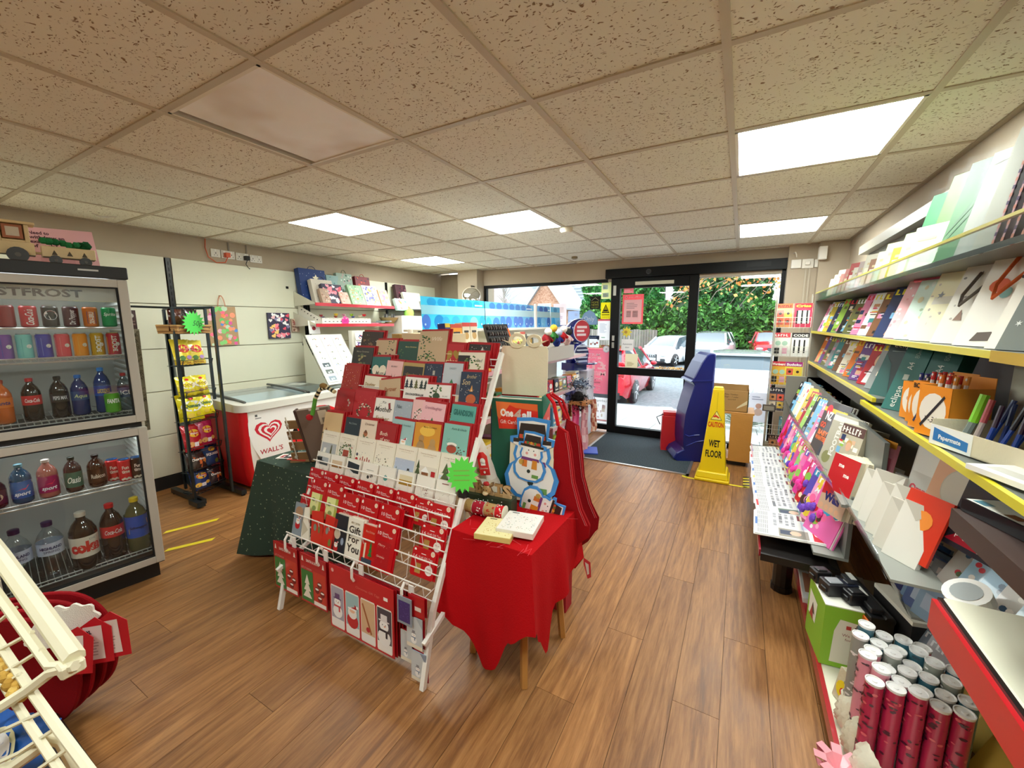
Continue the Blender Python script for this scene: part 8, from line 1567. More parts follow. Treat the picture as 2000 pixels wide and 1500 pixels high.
for k in range(6):
 b = B(); b.M = MF((.56,1.60-.045*k,1.607),206,12); b.box(0,0,-.010,.2,.40,0,['#1c1a20','#2a1a24','#161418','#241c1c','#3a1a1c','#8a2a1c'][k]); b.box(0,0,.0,.004,.40,.001,'#c9a0a8')
 for q in range(20):b.rect(-.0005,.02*q,.006,.01,['#5a4a6a','#c98a7a'][q%2],.0015)
 tag(b.done('dark_folder',GLOSS),['black','plum','jet black','charcoal','maroon','rust red'][k]+' spiral-edged folder at the near end of the top shelf','folder','dark folders on the top shelf')
b = B(); b.M = MF((.53,2.28,1.607),200,55); b.box(0,0,-.004,.20,.12,0,'#d8a860'); tag(b.done('manila_pack',PAPER),'tan manila pack tucked behind the clear lip of the top shelf','stationery')
GB2 = 'gift bags on the second shelf'
def dd(*f):
 def g(b,w,h):
  for q in f:q(b,w,h)
 return g
def fb2(y,w,h,base,d,lab,hand=None,x=.53,tl=18,yaw=22):
 t = gbag(MF((x,y,1.357),180+yaw,tl),w,h,.018,base,d,lab, None,GB2)
 if hand:b = B(); b.M = MF((x,y,1.357),180+yaw,tl); c = hand; b.tube([(w*.3,h*.9,.004),(w*.28,h*.6,.02),(w*.36,h*.45,.028),(w*.5,h*.62,.024),(w*.62,h*.9,.004)],.0045,c,5); b.done('ribbon_handle',CLOTH,t)
 return t
fb2(2.30,.17,.265,'#efb8bc',blobs(['#f6d8da','#e89aa0','#ffffff'],30,.008,20),'pink patterned gift bag on the second shelf'); fb2(2.16,.18,.235,'#d3e6dc',blobs(['#b8d8c8','#e8f0e8','#a8c0a0','#d8cfa8'],22,.014,21),'pale mint gift bag on the second shelf')
b = B(); b.M = MF((.60,2.22,1.60),200,30); b.box(-.02,-.02,-.01,.22,.02,.0,'#d8607a'); tag(b.done('pink_roll',PAPER),'deep pink folded paper lying on top of the gift bags','paper')
def elbag(b,w,h):blobs(['#c9c0b4','#b0a89c'],18,.006,23)(b,w,h); b.rect(w*.5,h*.2,w*.3,h*.16,'#b5b0ac',.001); b.rect(w*.1,h*.5,w*.35,h*.1,'#d8d4c8',.001); b.star(w*.2,h*.62,.015,'#8a8f9a',5,.4,.001)
fb2(1.99,.21,.265,'#efe9c6',elbag,'cream gift bag with a star and small grey elephants'); fb2(1.80,.20,.245,'#e4e0d6',dd(blobs(['#b0aaa2','#8a8884'],20,.006,24), lambda b,w,h:[b.pg([(w*x,h*y),(w*(x+.14),h*y),(w*(x+.07),h*(y+.14))],'#8a6a5a',.0012) for x,y in ((.5,.1),(.2,.3),(.6,.4))]),'white gift bag with brown triangles and a grey ribbon handle','#6a625c')
def ladybag(b,w,h):
 b.disc(w*.22,h*.62,w*.12,'#e0602c',.001,ry=h*.07); b.disc(w*.34,h*.54,w*.07,'#8ac0c0',.0012); b.pg([(w*.45,h*.1),(w*.82,h*.14),(w*.72,h*.42),(w*.56,h*.42)],'#4a8fb0',.001)
 for k in range(5):b.rect(w*.5,h*(.15+.05*k),w*.26,.0015,'#2a5a7a',.0014)
 b.disc(w*.66,h*.5,w*.05,'#d8a888',.0012); b.pg([(w*.7,h*.55),(w*.84,h*.62),(w*.72,h*.72)],'#2a2420',.0012); b.pg([(w*.2,h*.05),(w*.5,h*.06),(w*.42,h*.15),(w*.25,h*.14)],'#5a4a42',.001); [b.disc(w*(.7+.05*q),h*(.06+.05*(q%3)),.004,'#8a8a84',.0015) for q in range(5)]
fb2(1.64,.22,.275,'#f0ece2',ladybag,'white gift bag with a woman in a blue skirt and an orange ribbon handle','#d8683a')
def pine(b,w,h):b.pg([(w*.05,h*.75),(w*.5,h*.55),(w*.45,h*.85),(w*.15,h*.92)],'#e0a030',.001); [b.disc(w*(.1+.07*k),h*(.7+.04*(k%3)),.005,'#3a2a20',.0014) for k in range(6)]
fb2(1.46,.06,.26,'#efe9dc',pine,'narrow white gift bag with a golden pineapple')
def snowbag(b,w,h):
 b.star(w*.78,h*.62,.04,'#eef0ee',4,.3,.001); rg = R(5)
 for k in range(14):b.star(w*rg.uniform(.08,.9),h*rg.uniform(.05,.9),.008,'#dfe3de',6,.35,.0012)
fb2(1.41,.26,.275,'#6d726c',snowbag,'grey gift bag with white snowflakes and a big star'); fb2(1.20,.24,.275,'#6d726c',snowbag,'second grey snowflake gift bag at the picture edge')
b = B(); b.M = MF((.58,1.86,1.60),200,40); b.box(-.02,0,-.008,.20,.03,0,'#b5b03a'); tag(b.done('olive_ribbon',CLOTH),'olive green ribbon resting on the cream gift bags','ribbon')
def ecl(text,c,sp,num):
 def d(b,w,h):
  b.warp = lambda p:(w*.5-p[1]+.0,p[0],p[2]); b.text('eclipse',.012,-.0,.026,'#dfe3da',.0012,w=.085); b.text('A4',h*.56,-.005,.022,'#d0d8d0',.0012,w=.03); b.rect(h*.42,-.005,.022,.02,'#a8b5ac',.001); b.text('80',h*.72,-.012,.018,'#7a9a90',.0012,w=.02); b.text('mic',h*.79,-.01,.013,'#7a9a90',.0012,w=.02); b.warp = None
  b.disc(w*.5,h*.93,.003,'#0e2a26',.001)
 return d
def ecl_front(b,w,h):b.text('eclipse',w*.12,h*.80,.022,'#eef0ea',.0012,w=w*.62); b.rect(w*.12,h*.74,w*.35,.0012,'#b8c4bc',.001); b.pg([(0,0),(w*.55,0),(w*.25,h*.55),(0,h*.7)],'#17504c',.0006); b.rect(w*.55,h*.1,w*.18,h*.05,'#e8ece8',.001); b.rect(w*.6,h*.3,w*.2,h*.04,'#e8ece8',.001)
mag(MF((.50,2.30,1.09),210,19),.17,.30,1,'#0c2827','dark green eclipse folder seen from the front','eclipse folders','ring_folder','folder',t=.02,draw=ecl_front,mt=PAPER)
mag(MF((.51,2.12,1.084),214,19),.095,.295,2,'#0d6058','green eclipse A4 folder with its lettered spine out, nearer the dark folder','eclipse folders','ring_folder','folder',t=.06,draw=ecl('x',0,0,0),mt=PAPER)
mag(MF((.56,2.02,1.084),214,19),.095,.295,3,'#0c574f','green eclipse A4 folder with its spine out, beside the cream panel','eclipse folders','ring_folder','folder',t=.06,draw=ecl('x',0,0,0),mt=PAPER)
def openbox(o,az,w,d,h,c,front,lab,name='pen_box',cl='#d8d0bc',hb=.03):
 t = thing(name,lab,'pen box',o,'pen boxes on the third shelf'); M = MZ(o,az)
 b = B(); b.M = M; b.box(0,0,0,w,d,.002,c); b.box(0,0,0,w,.002,h,c); b.box(0,d-.002,0,w,d,h+hb,c); b.box(0,0,0,.002,d,h,c); b.box(w-.002,0,0,w,d,h,c); b.done('box',PAPER,t)
 b = B(); b.M = M@Matrix(((1,0,0,0),(0,0,-1,-.0006),(0,1,0,0),(0,0,0,1))); front(b,w,h); b.done('front_print',GLOSS,t)
 return t,M
def bic(n):
 def f(b,w,h):
  b.rect(0,0,w,h,'#f0942a',.0); b.disc(w*.5,h*.5,w*.42,'#f4efe4',.0006,ry=h*.36,n=16)
  if n=='pen':b.pg([(w*.2,h*.15),(w*.26,h*.12),(w*.85,h*.85),(w*.78,h*.88)],'#2a3a6a',.0012); b.text('BiC',w*.06,h*.86,h*.1,'#1e1c1a',.0014,w=w*.25,bold=.04)
  elif n=='4':b.pg([(w*.15,h*.2),(w*.2,h*.15),(w*.85,h*.8),(w*.8,h*.84)],'#2c2c34',.0012); b.text('V-30',w*.3,h*.28,h*.12,'#2a2a2a',.0014,w=w*.4,shear=.3)
  else:b.disc(w*.4,h*.55,w*.1,'#d8a890',.0012); b.rect(w*.55,h*.2,w*.08,h*.5,'#d8602a',.0012)
 return f
PB3 = []
for k,(x,y,az,w,h,n_,lab,pens) in enumerate(((.52,1.94,-68,.075,.13,'x','orange and white pen box beside the green folders',['#22329a','#3a2a9a']),(.515,1.86,-68,.07,.125,'x','orange and white pen box holding black-capped pens, second along',['#1c1c24','#2a2a2a']), (.50,1.775,-68,.085,.15,'pen','tall orange box printed with a slanting blue pen',['#c9282c','#d8402c']),(.49,1.68,-66,.10,.15,'4','tall orange box printed with a slanting dark pen and V-30',['#e07a2c','#c9282c','#e0902c']))):
 t,M = openbox((x,y,1.086),az,w,.11,h,'#e8952e' if k<2 else '#d98a2a',bic(n_),lab)
 for q,c in enumerate(pens):
  for s in range(2):b = B(); b.M = M; px,py = .018+.022*q,.03+.03*s; b.cyl((px,py,.01),(px,py+.01,h+.025),.005,'#e9e6de',6); b.cyl((px,py+.0095,h+.005),(px,py+.012,h+.03),.006,c,8); b.done('pen',PLASTIC,t)
t = thing('pen_tray','open white card tray with a blue logo full of blue pens','pen box',(.50,1.5,1.086),'pen boxes on the third shelf'); PM_ = MZ((.485,1.545,1.086),-72)
b = B(); b.M = PM_; b.box(0,0,0,.40,.20,.003,'#d8ceb4'); b.box(0,0,0,.40,.003,.055,'#dcd2b6'); b.box(0,.197,0,.40,.2,.08,'#d8ceb4'); b.box(0,0,0,.003,.2,.07,'#dcd2b6'); b.done('tray',CARD,t)
b = B(); b.M = PM_@Matrix(((1,0,0,0),(0,0,-1,-.001),(0,1,0,0),(0,0,0,1))); b.rect(0,0,.13,.055,'#eef0ee',0); b.pg([(.012,.012),(.12,.008),(.12,.032),(.06,.04),(.012,.048)],'#2a78c0',.0006); b.text('Papermate',.03,.02,.012,'#f0f4f8',.001,w=.07,bold=.03); b.done('front_print',PAPER,t)
rg = R(44)
for k in range(30):
 b = B(); b.M = PM_; x = .03+.011*k; y = .05+.05*(k%3); z1 = .125+.01*(k%2); tl = rg.uniform(-.01,.02)
 if k==0:cs = ('#8f968c','#8ada2a',.010)
 elif k in (2,3):cs = ('#b8a8a0','#a8a89a' if k==2 else '#b5484c',.007)
 else:cs = ('#24459a',rg.choice(['#16306e','#1a2a5a','#1c1c2a','#2a5a9a','#3a1a3a']),.0055)
 b.cyl((x,y,.006),(x+tl,y+.02,z1*.55),cs[2]*.9,cs[0] if k else '#7d8a86',7); b.cyl((x+tl,y+.02,z1*.55),(x+tl*2,y+.035,z1+(.02 if k==0 else 0)),cs[2],cs[1],8); b.done('pen',PLASTIC,t,label={0:'fat lime-capped highlighter',2:'pale marker pen'}.get(k))
b = B(); b.M = MZ((.50,1.30,1.09),-72); b.box(0,-.03,0,.2,.12,.012,'#e8e6e0'); b.rect(.02,-.01,.12,.03,'#c9c6bc',.0125); tag(b.done('white_pad',PAPER),'flat white pad lying under the front of the pen tray','pad')
GA = 'magazines on the upper step'
fan([4.03,3.92,3.80,3.68,3.56,3.44,3.33,3.22,3.10,2.98],.385,.703,.27,.2,20,22,GA,'upper step of the tiers',3)
def nzc(b,w,h):
 b.rect(0,0,w,h,'#4a423e',.0004); b.rect(0,h*.8,w*.95,h*.08,'#e8c82a',.0008); b.disc(w*.22,h*.84,w*.12,'#d8242c',.001,n=16); b.text('NZ',w*.18,h*.66,h*.15,'#f2f2f0',.0014,w=w*.26,bold=.05)
 b.disc(w*.62,h*.68,w*.13,'#d0a080',.001,ry=h*.12,n=16); b.disc(w*.62,h*.77,w*.13,'#1e1814',.0011,ry=h*.05); b.pg([(w*.4,0),(w*.92,0),(w*.78,h*.56),(w*.48,h*.56)],'#39404c',.0009)
 b.text('GO',w*.08,h*.5,h*.1,'#f0582a',.0014,w=w*.22,bold=.05); b.text('BABY',w*.1,h*.36,h*.09,'#f57a2a',.0014,w=w*.42,bold=.05); b.text('WANTED',w*.06,h*.26,h*.08,'#f57a2a',.0014,w=w*.46,bold=.05); b.disc(w*.6,h*.28,w*.15,'#e86a70',.0012,ry=h*.09); b.disc(w*.72,h*.12,w*.16,'#d8b46a',.0013,ry=h*.1); b.text("CAN'T",w*.76,h*.82,h*.07,'#e8dc2a',.0014,w=w*.22,bold=.04)
mag(MF((.385,2.80,.703),196,14),.235,.30,0,'#4a423e','large magazine with a bearded man and orange BABY WANTED lettering',GA,draw=nzc,back=3)
def foot(b,w,h):
 b.rect(0,0,w,h,'#b5b09c',.0004); b.rect(0,h*.86,w,h*.1,'#e8e4da',.0008); W = b.warp; b.warp = lambda p:(w*.38-p[1],p[0]+.02,p[2]); b.text('FOOTBALL',.05,-.012,.03,'#e9e6de',.0014,w=.2,bold=.04); b.warp = lambda p:(w*.72-p[1],p[0]+.02,p[2]); b.text('DOMINO',.02,-.01,.026,'#3a3834',.0014,w=.16,bold=.03); b.warp = W; b.disc(w*.25,h*.2,w*.16,'#8a8a5a',.0009); b.disc(w*.55,h*.55,w*.1,'#c98a6a',.0009); b.rect(w*.55,h*.04,w*.35,h*.2,'#b53a34',.001)
mag(MF((.385,2.53,.703),200,14),.20,.28,0,'#b5b09c','grey FOOTBALL magazine with sideways lettering',GA,draw=foot,back=4)
b = B(); b.M = MF((.40,2.33,.72),206,12); b.box(0,0,-.10,.13,.25,0,'#b9b19a'); cover(b,.13,.25,77,'#5a3a34'); tag(b.done('book_stack',PAPER),'thick block of puzzle books behind the red books','books')
for k in range(6):
 b = B(); b.M = MF((.355+.022*k,2.19-.006*k,.60),206,12); b.box(0,0,-.018,.145,.26,0,'#e4dbc2')
 b.rect(0,0,.145,.26,'#c81e28' if k==0 else '#d8cfb8',.0006)
 if k==0:
  b.text('me',.04,.21,.018,'#f4f0e8',.001,w=.03,bold=.04); b.text('me',.08,.175,.018,'#f4f0e8',.001,w=.03,bold=.04); b.pg([(0,0),(.145,0),(.145,.10),(0,.07)],'#c9a890',.001); b.text('Wall',.02,.05,.035,'#2a2a6a',.0014,w=.09,bold=.06); b.rect(.1,.08,.04,.012,'#f0e8e0',.0014); [b.disc(.02+.03*q,.02,.012,'#d8a888',.0015) for q in range(4)]
 tag(b.done('paperback',GLOSS),'red paperback at the front of the thick row of books' if k==0 else 'cream-paged paperback, %s behind the red one'%ORD[k-1],'book','row of thick paperbacks')
def card_blister(x,y,z,w,h,c,lab,f=None,az=200,m=None):
 b = B(); b.M = MF((x,y,z),az,8); b.box(0,0,-.012,w,h,0,c);
 if f:f(b,w,h)
 return tag(b.done('stationery_pack',m or GLOSS),lab,'stationery','stationery packs hanging under the pen shelf')
card_blister(.50,2.08,.80,.08,.16,'#d88a94','pink boxed pack standing beside the paperbacks', lambda b,w,h:(b.rect(w*.1,h*.15,w*.8,h*.5,'#c05a6a',.0006),b.disc(w*.5,h*.5,w*.2,'#e8b0b8',.0009),b.rect(0,h*.9,w,h*.16,'#d8943a',.0007)))
card_blister(.62,2.06,.84,.12,.19,'#232a5c','dark blue hanging pack behind the pink box', lambda b,w,h:b.rect(w*.2,h*.2,w*.5,h*.1,'#6a6a8a',.0006)); card_blister(.60,1.95,.82,.14,.20,'#2c3560','dark blue hanging pack with a cartoon face', lambda b,w,h:(b.disc(w*.5,h*.55,w*.16,'#c98a6a',.0006),b.rect(w*.4,h*.2,w*.3,h*.12,'#b8c4d8',.0008)))
card_blister(.53,2.0,.70,.10,.16,'#b5b3ac','clear pack with a pale picture beside the striped pens', lambda b,w,h:b.disc(w*.45,h*.5,w*.3,'#d8d0c8',.0006,ry=h*.3)); card_blister(.54,1.90,.72,.07,.17,'#4a2228','dark red striped pen pack', lambda b,w,h:[b.rect(w*.1,h*(.3+.1*k),w*.8,h*.05,'#1a1416' if k%2 else '#a8a4a0',.0006+k*1e-5) for k in range(5)])
card_blister(.53,1.83,.82,.12,.21,'#c2c3bd','silver grey hanging pack with pink lettering', lambda b,w,h:(b.rect(w*.05,h*.5,w*.9,h*.45,'#d4d6d2',.0006),b.text('Omni',w*.1,h*.18,h*.12,'#c84a5a',.001,w=w*.6,bold=.04),b.rect(w*.1,h*.08,w*.6,h*.05,'#3a3a3a',.0009)))
def refill1(b,w,h):b.text('refill pad',w*.12,h*.82,h*.1,'#f0dcc8',.001,w=w*.8); b.disc(w*.5,h*.46,w*.3,'#b9b4a4',.001,ry=h*.22,n=24); b.disc(w*.5,h*.46,w*.28,'#c6c1b2',.0014,ry=h*.205,n=24); b.text('160 pages',w*.1,h*.05,h*.05,'#f0dcc8',.001,w=w*.4)
mag(MF((.535,1.72,.80),206,14),.17,.28,0,'#d8a888','peach refill pad with a round window','refill pads','refill_pad','pad',t=.012,draw=refill1,back=1)
def refill2(b,w,h):b.rect(0,0,w,h,'#20242e',.0003); b.pg([(w*.0,h*.05),(w*.35,h*.05),(w,h*.62),(w,h*.86)],'#a0182c',.0006); b.pg([(w*.35,h*.05),(w,h*.05),(w,h*.62)],'#c9ccc6',.0007); b.text('refill pad',w*.2,h*.84,h*.09,'#f2f2ee',.001,w=w*.6,bold=.02); b.text('160',w*.05,h*.24,h*.09,'#f2f2ee',.001,w=w*.24,bold=.01); b.text('pages',w*.1,h*.12,h*.06,'#f2f2ee',.001,w=w*.2)
mag(MF((.545,1.555,.80),204,14),.26,.285,0,'#20242e','dark refill pad with a red and white diagonal','refill pads','refill_pad','pad',t=.012,draw=refill2,back=1)
GBm = 'children\'s magazines on the lower step'
KC = ['#e8389a','#c9202c','#5a4ab0','#f0a0c8','#e86ab0','#3aa0c8','#e8c83a','#d84a90','#8ac04a','#f06aa0']; KN = ['magenta','red','violet','pale pink','rose pink','turquoise','yellow','deep pink','green','coral pink']
for k,y in enumerate([3.95,3.83,3.71,3.60,3.48,3.37,3.25,3.14,3.02,2.91,2.79,2.67,2.54,2.42,2.30]):
 def kc(b,w,h,s=k):
  rg = R(s+300)
  for q in range(18):b.disc(rg.uniform(.1,.9)*w,rg.uniform(.05,.75)*h,w*rg.uniform(.05,.16),rg.choice(KC+['#ffffff','#f4d8b8','#4a2a2a']),.0006+q*2e-5,n=9)
  b.rect(w*.05,h*.8,w*.9,h*.15,KC[(s+3)%10],.0011); bars(b,w*.1,h*.82,w*.75,h*.1,5,'#ffffff',.0014,rg)
  if s==13:b.text('Mermaid',w*.1,h*.62,h*.1,'#ffffff',.0016,w=w*.8,shear=.3,bold=.03)
 o = mag(MF((.325,y,.443),202,18),.20,.25,k,KC[k%10],'%s children\'s magazine, %s from the far end, lower step'%(KN[k%10],ORD[k]),GBm,draw=kc,back=2)
 if k in (4,7,10,13):
  b = B(); b.M = MF((.30,y-.02,.46),202,18); rg = R(k)
  for q in range(5):b.ell((.05+.03*q,.06+rg.uniform(-.02,.04),.01),(.02,.024,.012),rg.choice(['#e8389a','#6a3ab0','#f0a0d0','#c9207a']),8,5)
  b.done('free_toy',PLASTIC,o)
b = B(); b.box(.42,1.45,.692,.54,1.98,.70,'#8b8d86'); b.done('tier_shelf',SATIN,RU)
b = B(); b.poly([(.415,1.45,.69),(.385,1.45,.77),(.385,1.98,.77),(.415,1.98,.69)],'#ffffff'); b.tube([(.385,1.45,.77),(.385,1.98,.77)],.002,'#e4eae8',5); b.done('clear_lip',ACRYL,RU)
for k in range(8):
 b = B(); b.M = MF((.425+.012*(k%2),1.97-.05*k,.701),212+(k%3)*3,16+(k%2)*3); hh = .17+.015*(k%3); b.box(0,0,-.016,.10,hh,0,['#d8d4c8','#cfcabc','#dedacf','#c4bfb0','#d6d1c4'][k%5]); b.pg([(0,hh),(.05,hh*.72),(.10,hh)],'#bdb8aa',.0006)
 tag(b.done('envelope_pack',PAPER),'white envelope pack, %s along from the paperbacks'%ORD[k],'envelopes','white envelope packs in the near bay')
b = B(); b.M = MF((.45,1.64,.72),208,16); b.box(0,0,-.008,.13,.20,0,'#d83a22'); b.disc(.07,.12,.03,'#f0903a',.001); tag(b.done('red_card_pack',GLOSS),'bright red-orange card pack standing up among the white envelopes','stationery')
b = B(); b.box(.53,1.62,.50,.64,1.98,.508,'#8b8d86'); b.done('tier_shelf',SATIN,RU)
b = B(); b.poly([(.525,1.62,.505),(.50,1.62,.57),(.50,1.98,.57),(.525,1.98,.505)],'#ffffff'); b.tube([(.50,1.62,.57),(.50,1.98,.57)],.002,'#e4eae8',5); b.done('clear_lip',ACRYL,RU)
for k in range(8):
 c = ['#4a6a98','#2f4a80','#5f7a98','#3a5a86','#24305a','#6a86a0','#4a5f88','#7a94a8'][k]; b = B(); b.M = MF((.525+.01*(k%2),1.99-.048*k,.509),208,16); b.box(0,0,-.01,.13,.19,0,c); b.rect(.02,.03,.09,.05,'#9aa8b8',.0008); b.rect(.02,.15,.06,.02,'#b8c0c8',.0008); b.disc(.08,.12,.02,'#7a8aa0',.0009)
 tag(b.done('notebook_pack',GLOSS),['mid blue','royal blue','powder blue','denim blue','navy','steel blue','slate blue','pale grey-blue'][k]+' stationery pack in the near bay below the refill pads','stationery','coloured packs in the near bay')
b = B(); b.box(.60,1.70,.325,.70,1.98,.332,'#8b8d86'); b.done('tier_shelf',SATIN,RU)
for k in range(7):
 c = ['#b8506a','#a83a55','#b8607a','#7a98b0','#8aa4b4','#7a8894','#a8abb0'][k]; b = B(); b.M = MF((.60,1.99-.045*k,.333),206,20); b.box(0,0,-.01,.12,.13,0,c); bars(b,.01,.04,.09,.02,5,'#8a1230' if k<3 else '#e0e4e6',.001,R(k)); b.pg([(.02,.13),(.10,.13),(.06,.10)],'#e8e0dc',.0008)
 tag(b.done('craft_pack',GLOSS),['pink craft pack with red lettering','deep pink craft pack','light pink craft pack','pale blue craft pack','icy blue craft pack','slate craft pack','silver craft pack'][k]+' low in the near bay','craft pack','craft packs low in the near bay')
t = thing('tape_roll','roll of white printed tape lying on the packs beside the white shelf','tape',(.56,1.36,.70)); b = B(); b.M = MF((.55,1.37,.73),205,60); b.lathe([(.045,0),(.045,.03)],'#eceae4',22); b.lathe([(.028,.0305),(.03,.031)],'#9aa0a0',18); b.done('roll',PAPER,t)
for k in range(6):
 b = B(); b.M = MF((.56,1.60-.075*k,.66),206,30); b.box(0,0,-.012,.07,.15,0,['#b5b0a8','#9fc0d4','#86b0cc','#c9c6c0','#a8c4d4','#d0cec8'][k]); rg = R(k)
 for q in range(6):b.disc(rg.uniform(.012,.058),rg.uniform(.02,.13),.008,rg.choice(['#c9404a','#5a6a4a','#3a5a7a','#e8e4dc']),.0006+q*1e-5,n=8)
 tag(b.done('tag_pack',GLOSS),['grey','pale blue','sky blue','silver','ice blue','stone'][k]+' pack of small tags hanging by the white shelf','tag pack','tag packs by the white shelf')
b = B(); b.box(.45,.45,.955,.80,1.262,1.0,'#3a2822'); b.done('dark_ledge',SATIN,RU)
b = B(); b.M = MZ((.462,1.255,1.001),-72); b.box(-.0,0,0,.17,.15,.028,'#17181c'); b.rect(.004,.004,.162,.142,'#dfe0d6',.0285); rg = R(3)
for k in range(16):b.rect(.012+.01*(k*7%14),.01+.008*(k*5%15),.03,.02,rg.choice(['#3a6a4a','#8a5a3a','#c9402c','#5a8a9a','#e8e4d8','#2a3a34']),.029+k*1e-5)
tag(b.done('card_box',GLOSS),'dark-sided box of christmas cards lying on the dark ledge','card box')
for k in range(9):
 b = B(); b.M = MZ((.53+.002*k,1.165-.022*k,1.003+.001*k),-72)@Matrix.Rotation(math.radians(18),4,'Y'); b.box(0,0,0,.014,.17,.05,'#c81a20'); b.box(.002,.002,.05,.012,.168,.0515,'#e8a090')
 tag(b.done('red_envelope_pack',PAPER),'red envelope pack, %s in the row on the dark ledge'%ORD[k],'envelopes','red envelope packs on the dark ledge')
b = B(); b.box(.47,.45,.735,.80,1.29,.765,'#e9e6ce'); b.done('white_shelf',SATIN,RU,bev=.004)
b = B(); b.box(.462,.45,.70,.472,1.29,.762,'#241c1a'); b.box(.452,.45,.68,.462,1.29,.755,'#c41f26'); b.done('red_edge',GLOSS,RU)
def scene_(b,w,h):
 rg = R(9)
 for k in range(240):b.disc(rg.uniform(0,w),rg.uniform(0,h),rg.uniform(.004,.012),rg.choice(['#5a4a3a','#8a7a6a','#c9c4bc','#e8e8e8','#3a4a3a','#a85a3a','#6a2a24','#7a8a9a']),.0006+k*3e-6,n=6)
mag(MF((.60,1.28,.768),196,10),.36,.30,4,'#5a5048','large dark snowy village scene print leaning on the white shelf', None,'picture_pack','picture',t=.01,draw=scene_)
t = thing('newspaper_deck','low black-edged shelf carrying the newspapers on stout dark legs','newspaper stand',(.3,2.9,0));
b = B(); b.box(.15,2.06,.345,.44,3.98,.378,'#171312'); b.done('deck',SATIN,t); b = B(); b.box(.142,2.07,.36,.150,3.97,.392,'#8a1a2c'); b.done('red_edge',GLOSS,t)
for y in (2.46,3.75):b = B(); b.cyl((.285,y,.02),(.285,y,.345),.045,'#15110f',12); b.cyl((.285,y,0),(.285,y,.03),.05,'#15110f',12); b.done('leg',PLASTIC,t)
b = B(); b.add([(.435,2.06,.38),(.40,2.06,.40),(.395,3.98,.40),(.435,3.98,.38),(.45,2.06,.47),(.45,3.98,.47)],[(0,1,2,3),(0,3,5,4)],'#c9ccc8'); b.done('clear_guard',ACRYL,t)
def news(b,w,h,s,mast,mc):
 rg = R(s); b.rect(0,0,w,h,'#cdcdca',.0003)
 b.rect(w*.04,h*.84,w*.92,h*.13,mc,.0006); (b.text(mast,w*.5,h*.865,h*.08,'#ffffff',.001,w=w*.6,al='c',bold=.04) if mast in ('SUN','ECHO') else bars(b,w*.2,h*.87,w*.6,h*.07,7,'#4a4a50',.001,rg))
 b.rect(w*.04,h*.66,w*.22,h*.15,'#7a2a38',.0006); b.rect(w*.06,h*.7,w*.18,h*.03,'#e8d8a0',.0008); b.rect(w*.66,h*.36,w*.3,h*.42,rg.choice(['#6a7a8a','#8a8478','#5a6a5a','#9a8a80']),.0006); b.disc(w*.8,h*.6,w*.08,'#d0a890',.0009); b.rect(w*.72,h*.38,w*.16,h*.16,'#2f3a52',.0008)
 for k in range(4):b.rect(w*.06,h*(.56-.09*k),w*rg.uniform(.42,.55),h*.05,['#77777e','#8c8c92','#66666c','#9a9aa0'][(k+s)%4],.0007); [b.rect(w*(.06+rg.uniform(.02,.5)),h*(.56-.09*k),w*rg.uniform(.008,.02),h*.06,'#efefec',.0009) for q in range(6)]
 for c in range(5):
  for k in range(6):b.rect(w*(.05+.185*c),h*(.19-.028*k),w*.16,h*.012,'#8f8f92',.0007)
 b.rect(w*.3,h*.7,w*.3,h*.08,rg.choice(['#c8c09a','#a8b8c8','#d8b8a8']),.0007); b.rect(w*.34,h*.01,w*.3,h*.035,rg.choice(['#c9cc3a','#c9202c','#3a6ab0']),.0008)
NM = [('NEWS','#f4f4f2','broadsheet with a photo strip'),('DAILY','#f4f4f2','newspaper with a dark picture strip'),('HERALD','#f4f4f2','newspaper with a blue advert'),('POST','#3a4a5a','newspaper with a slate masthead'),('MAIL','#f4f4f2','newspaper with grey columns'),('STAR','#c8202c','newspaper with red masthead and picture'),('SUN','#d81e2a','tabloid lettered SUN in red, farther copy'),('SUN','#d81e2a','tabloid lettered SUN in red, nearer copy'),('ECHO','#c4202c','tabloid lettered ECHO with a red masthead')]
import itertools
ynp = [3.66,3.46,3.26,3.06,2.88,2.72,2.56,2.40,2.14]
for k,(m_,mc,l) in enumerate(NM):
 w,h = .285,.275; y = ynp[k]; zz = .381+.007*k
 M = Matrix(((0,1,0,.138-.004*(k%3)),(-1,0,0,y+w),(0,0,1,zz),(0,0,0,1)))@Matrix.Rotation(math.radians([2,-1,1.5,-2,0,1,-1,2,-1.5][k]),4,'Z')@Matrix.Rotation(math.radians(3),4,'X')
 b = B(); b.M = M; b.box(0,0,-.010,w,h,0,'#e6e5e0'); b.box(.004,-.004,-.007,w+.003,h,-.004,'#f2f1ee'); b.M = M@Matrix.Translation((0,0,.0)); news(b,w,h,k,m_,mc)
 o = tag(b.done('newspaper',PAPER),l+', %s from the far end of the low deck'%ORD[k],'newspaper','newspapers on the low deck')
M = Matrix(((0,1,0,.355),(-1,0,0,2.53),(0,0,1,.14),(0,0,0,1)))@Matrix.Rotation(math.radians(-2),4,'Z')
b = B(); b.M = M; b.box(0,0,-.024,.34,.27,0,'#e6e5e0'); b.rect(0,0,.34,.27,'#ecebe6',.0004); b.text('Wirral Globe',.02,.215,.034,'#3c3a3c',.001,w=.28); b.text('GUILTY OF MURDER',.02,.10,.02,'#1e1c1e',.001,w=.27,bold=.05); b.rect(.02,.13,.05,.02,'#d8402c',.0008); b.rect(.02,.135,.26,.06,'#c9a8a0',.0006); b.rect(.10,.012,.18,.075,'#c98a68',.0008); lines(b,.02,.015,.07,.07,7,'#a8a6a2',z=.0008); b.rect(.02,.004,.06,.012,'#c9cc3a',.0009)
tag(b.done('newspaper',PAPER),'Wirral Globe newspaper headed GUILTY OF MURDER on the bottom shelf','newspaper')
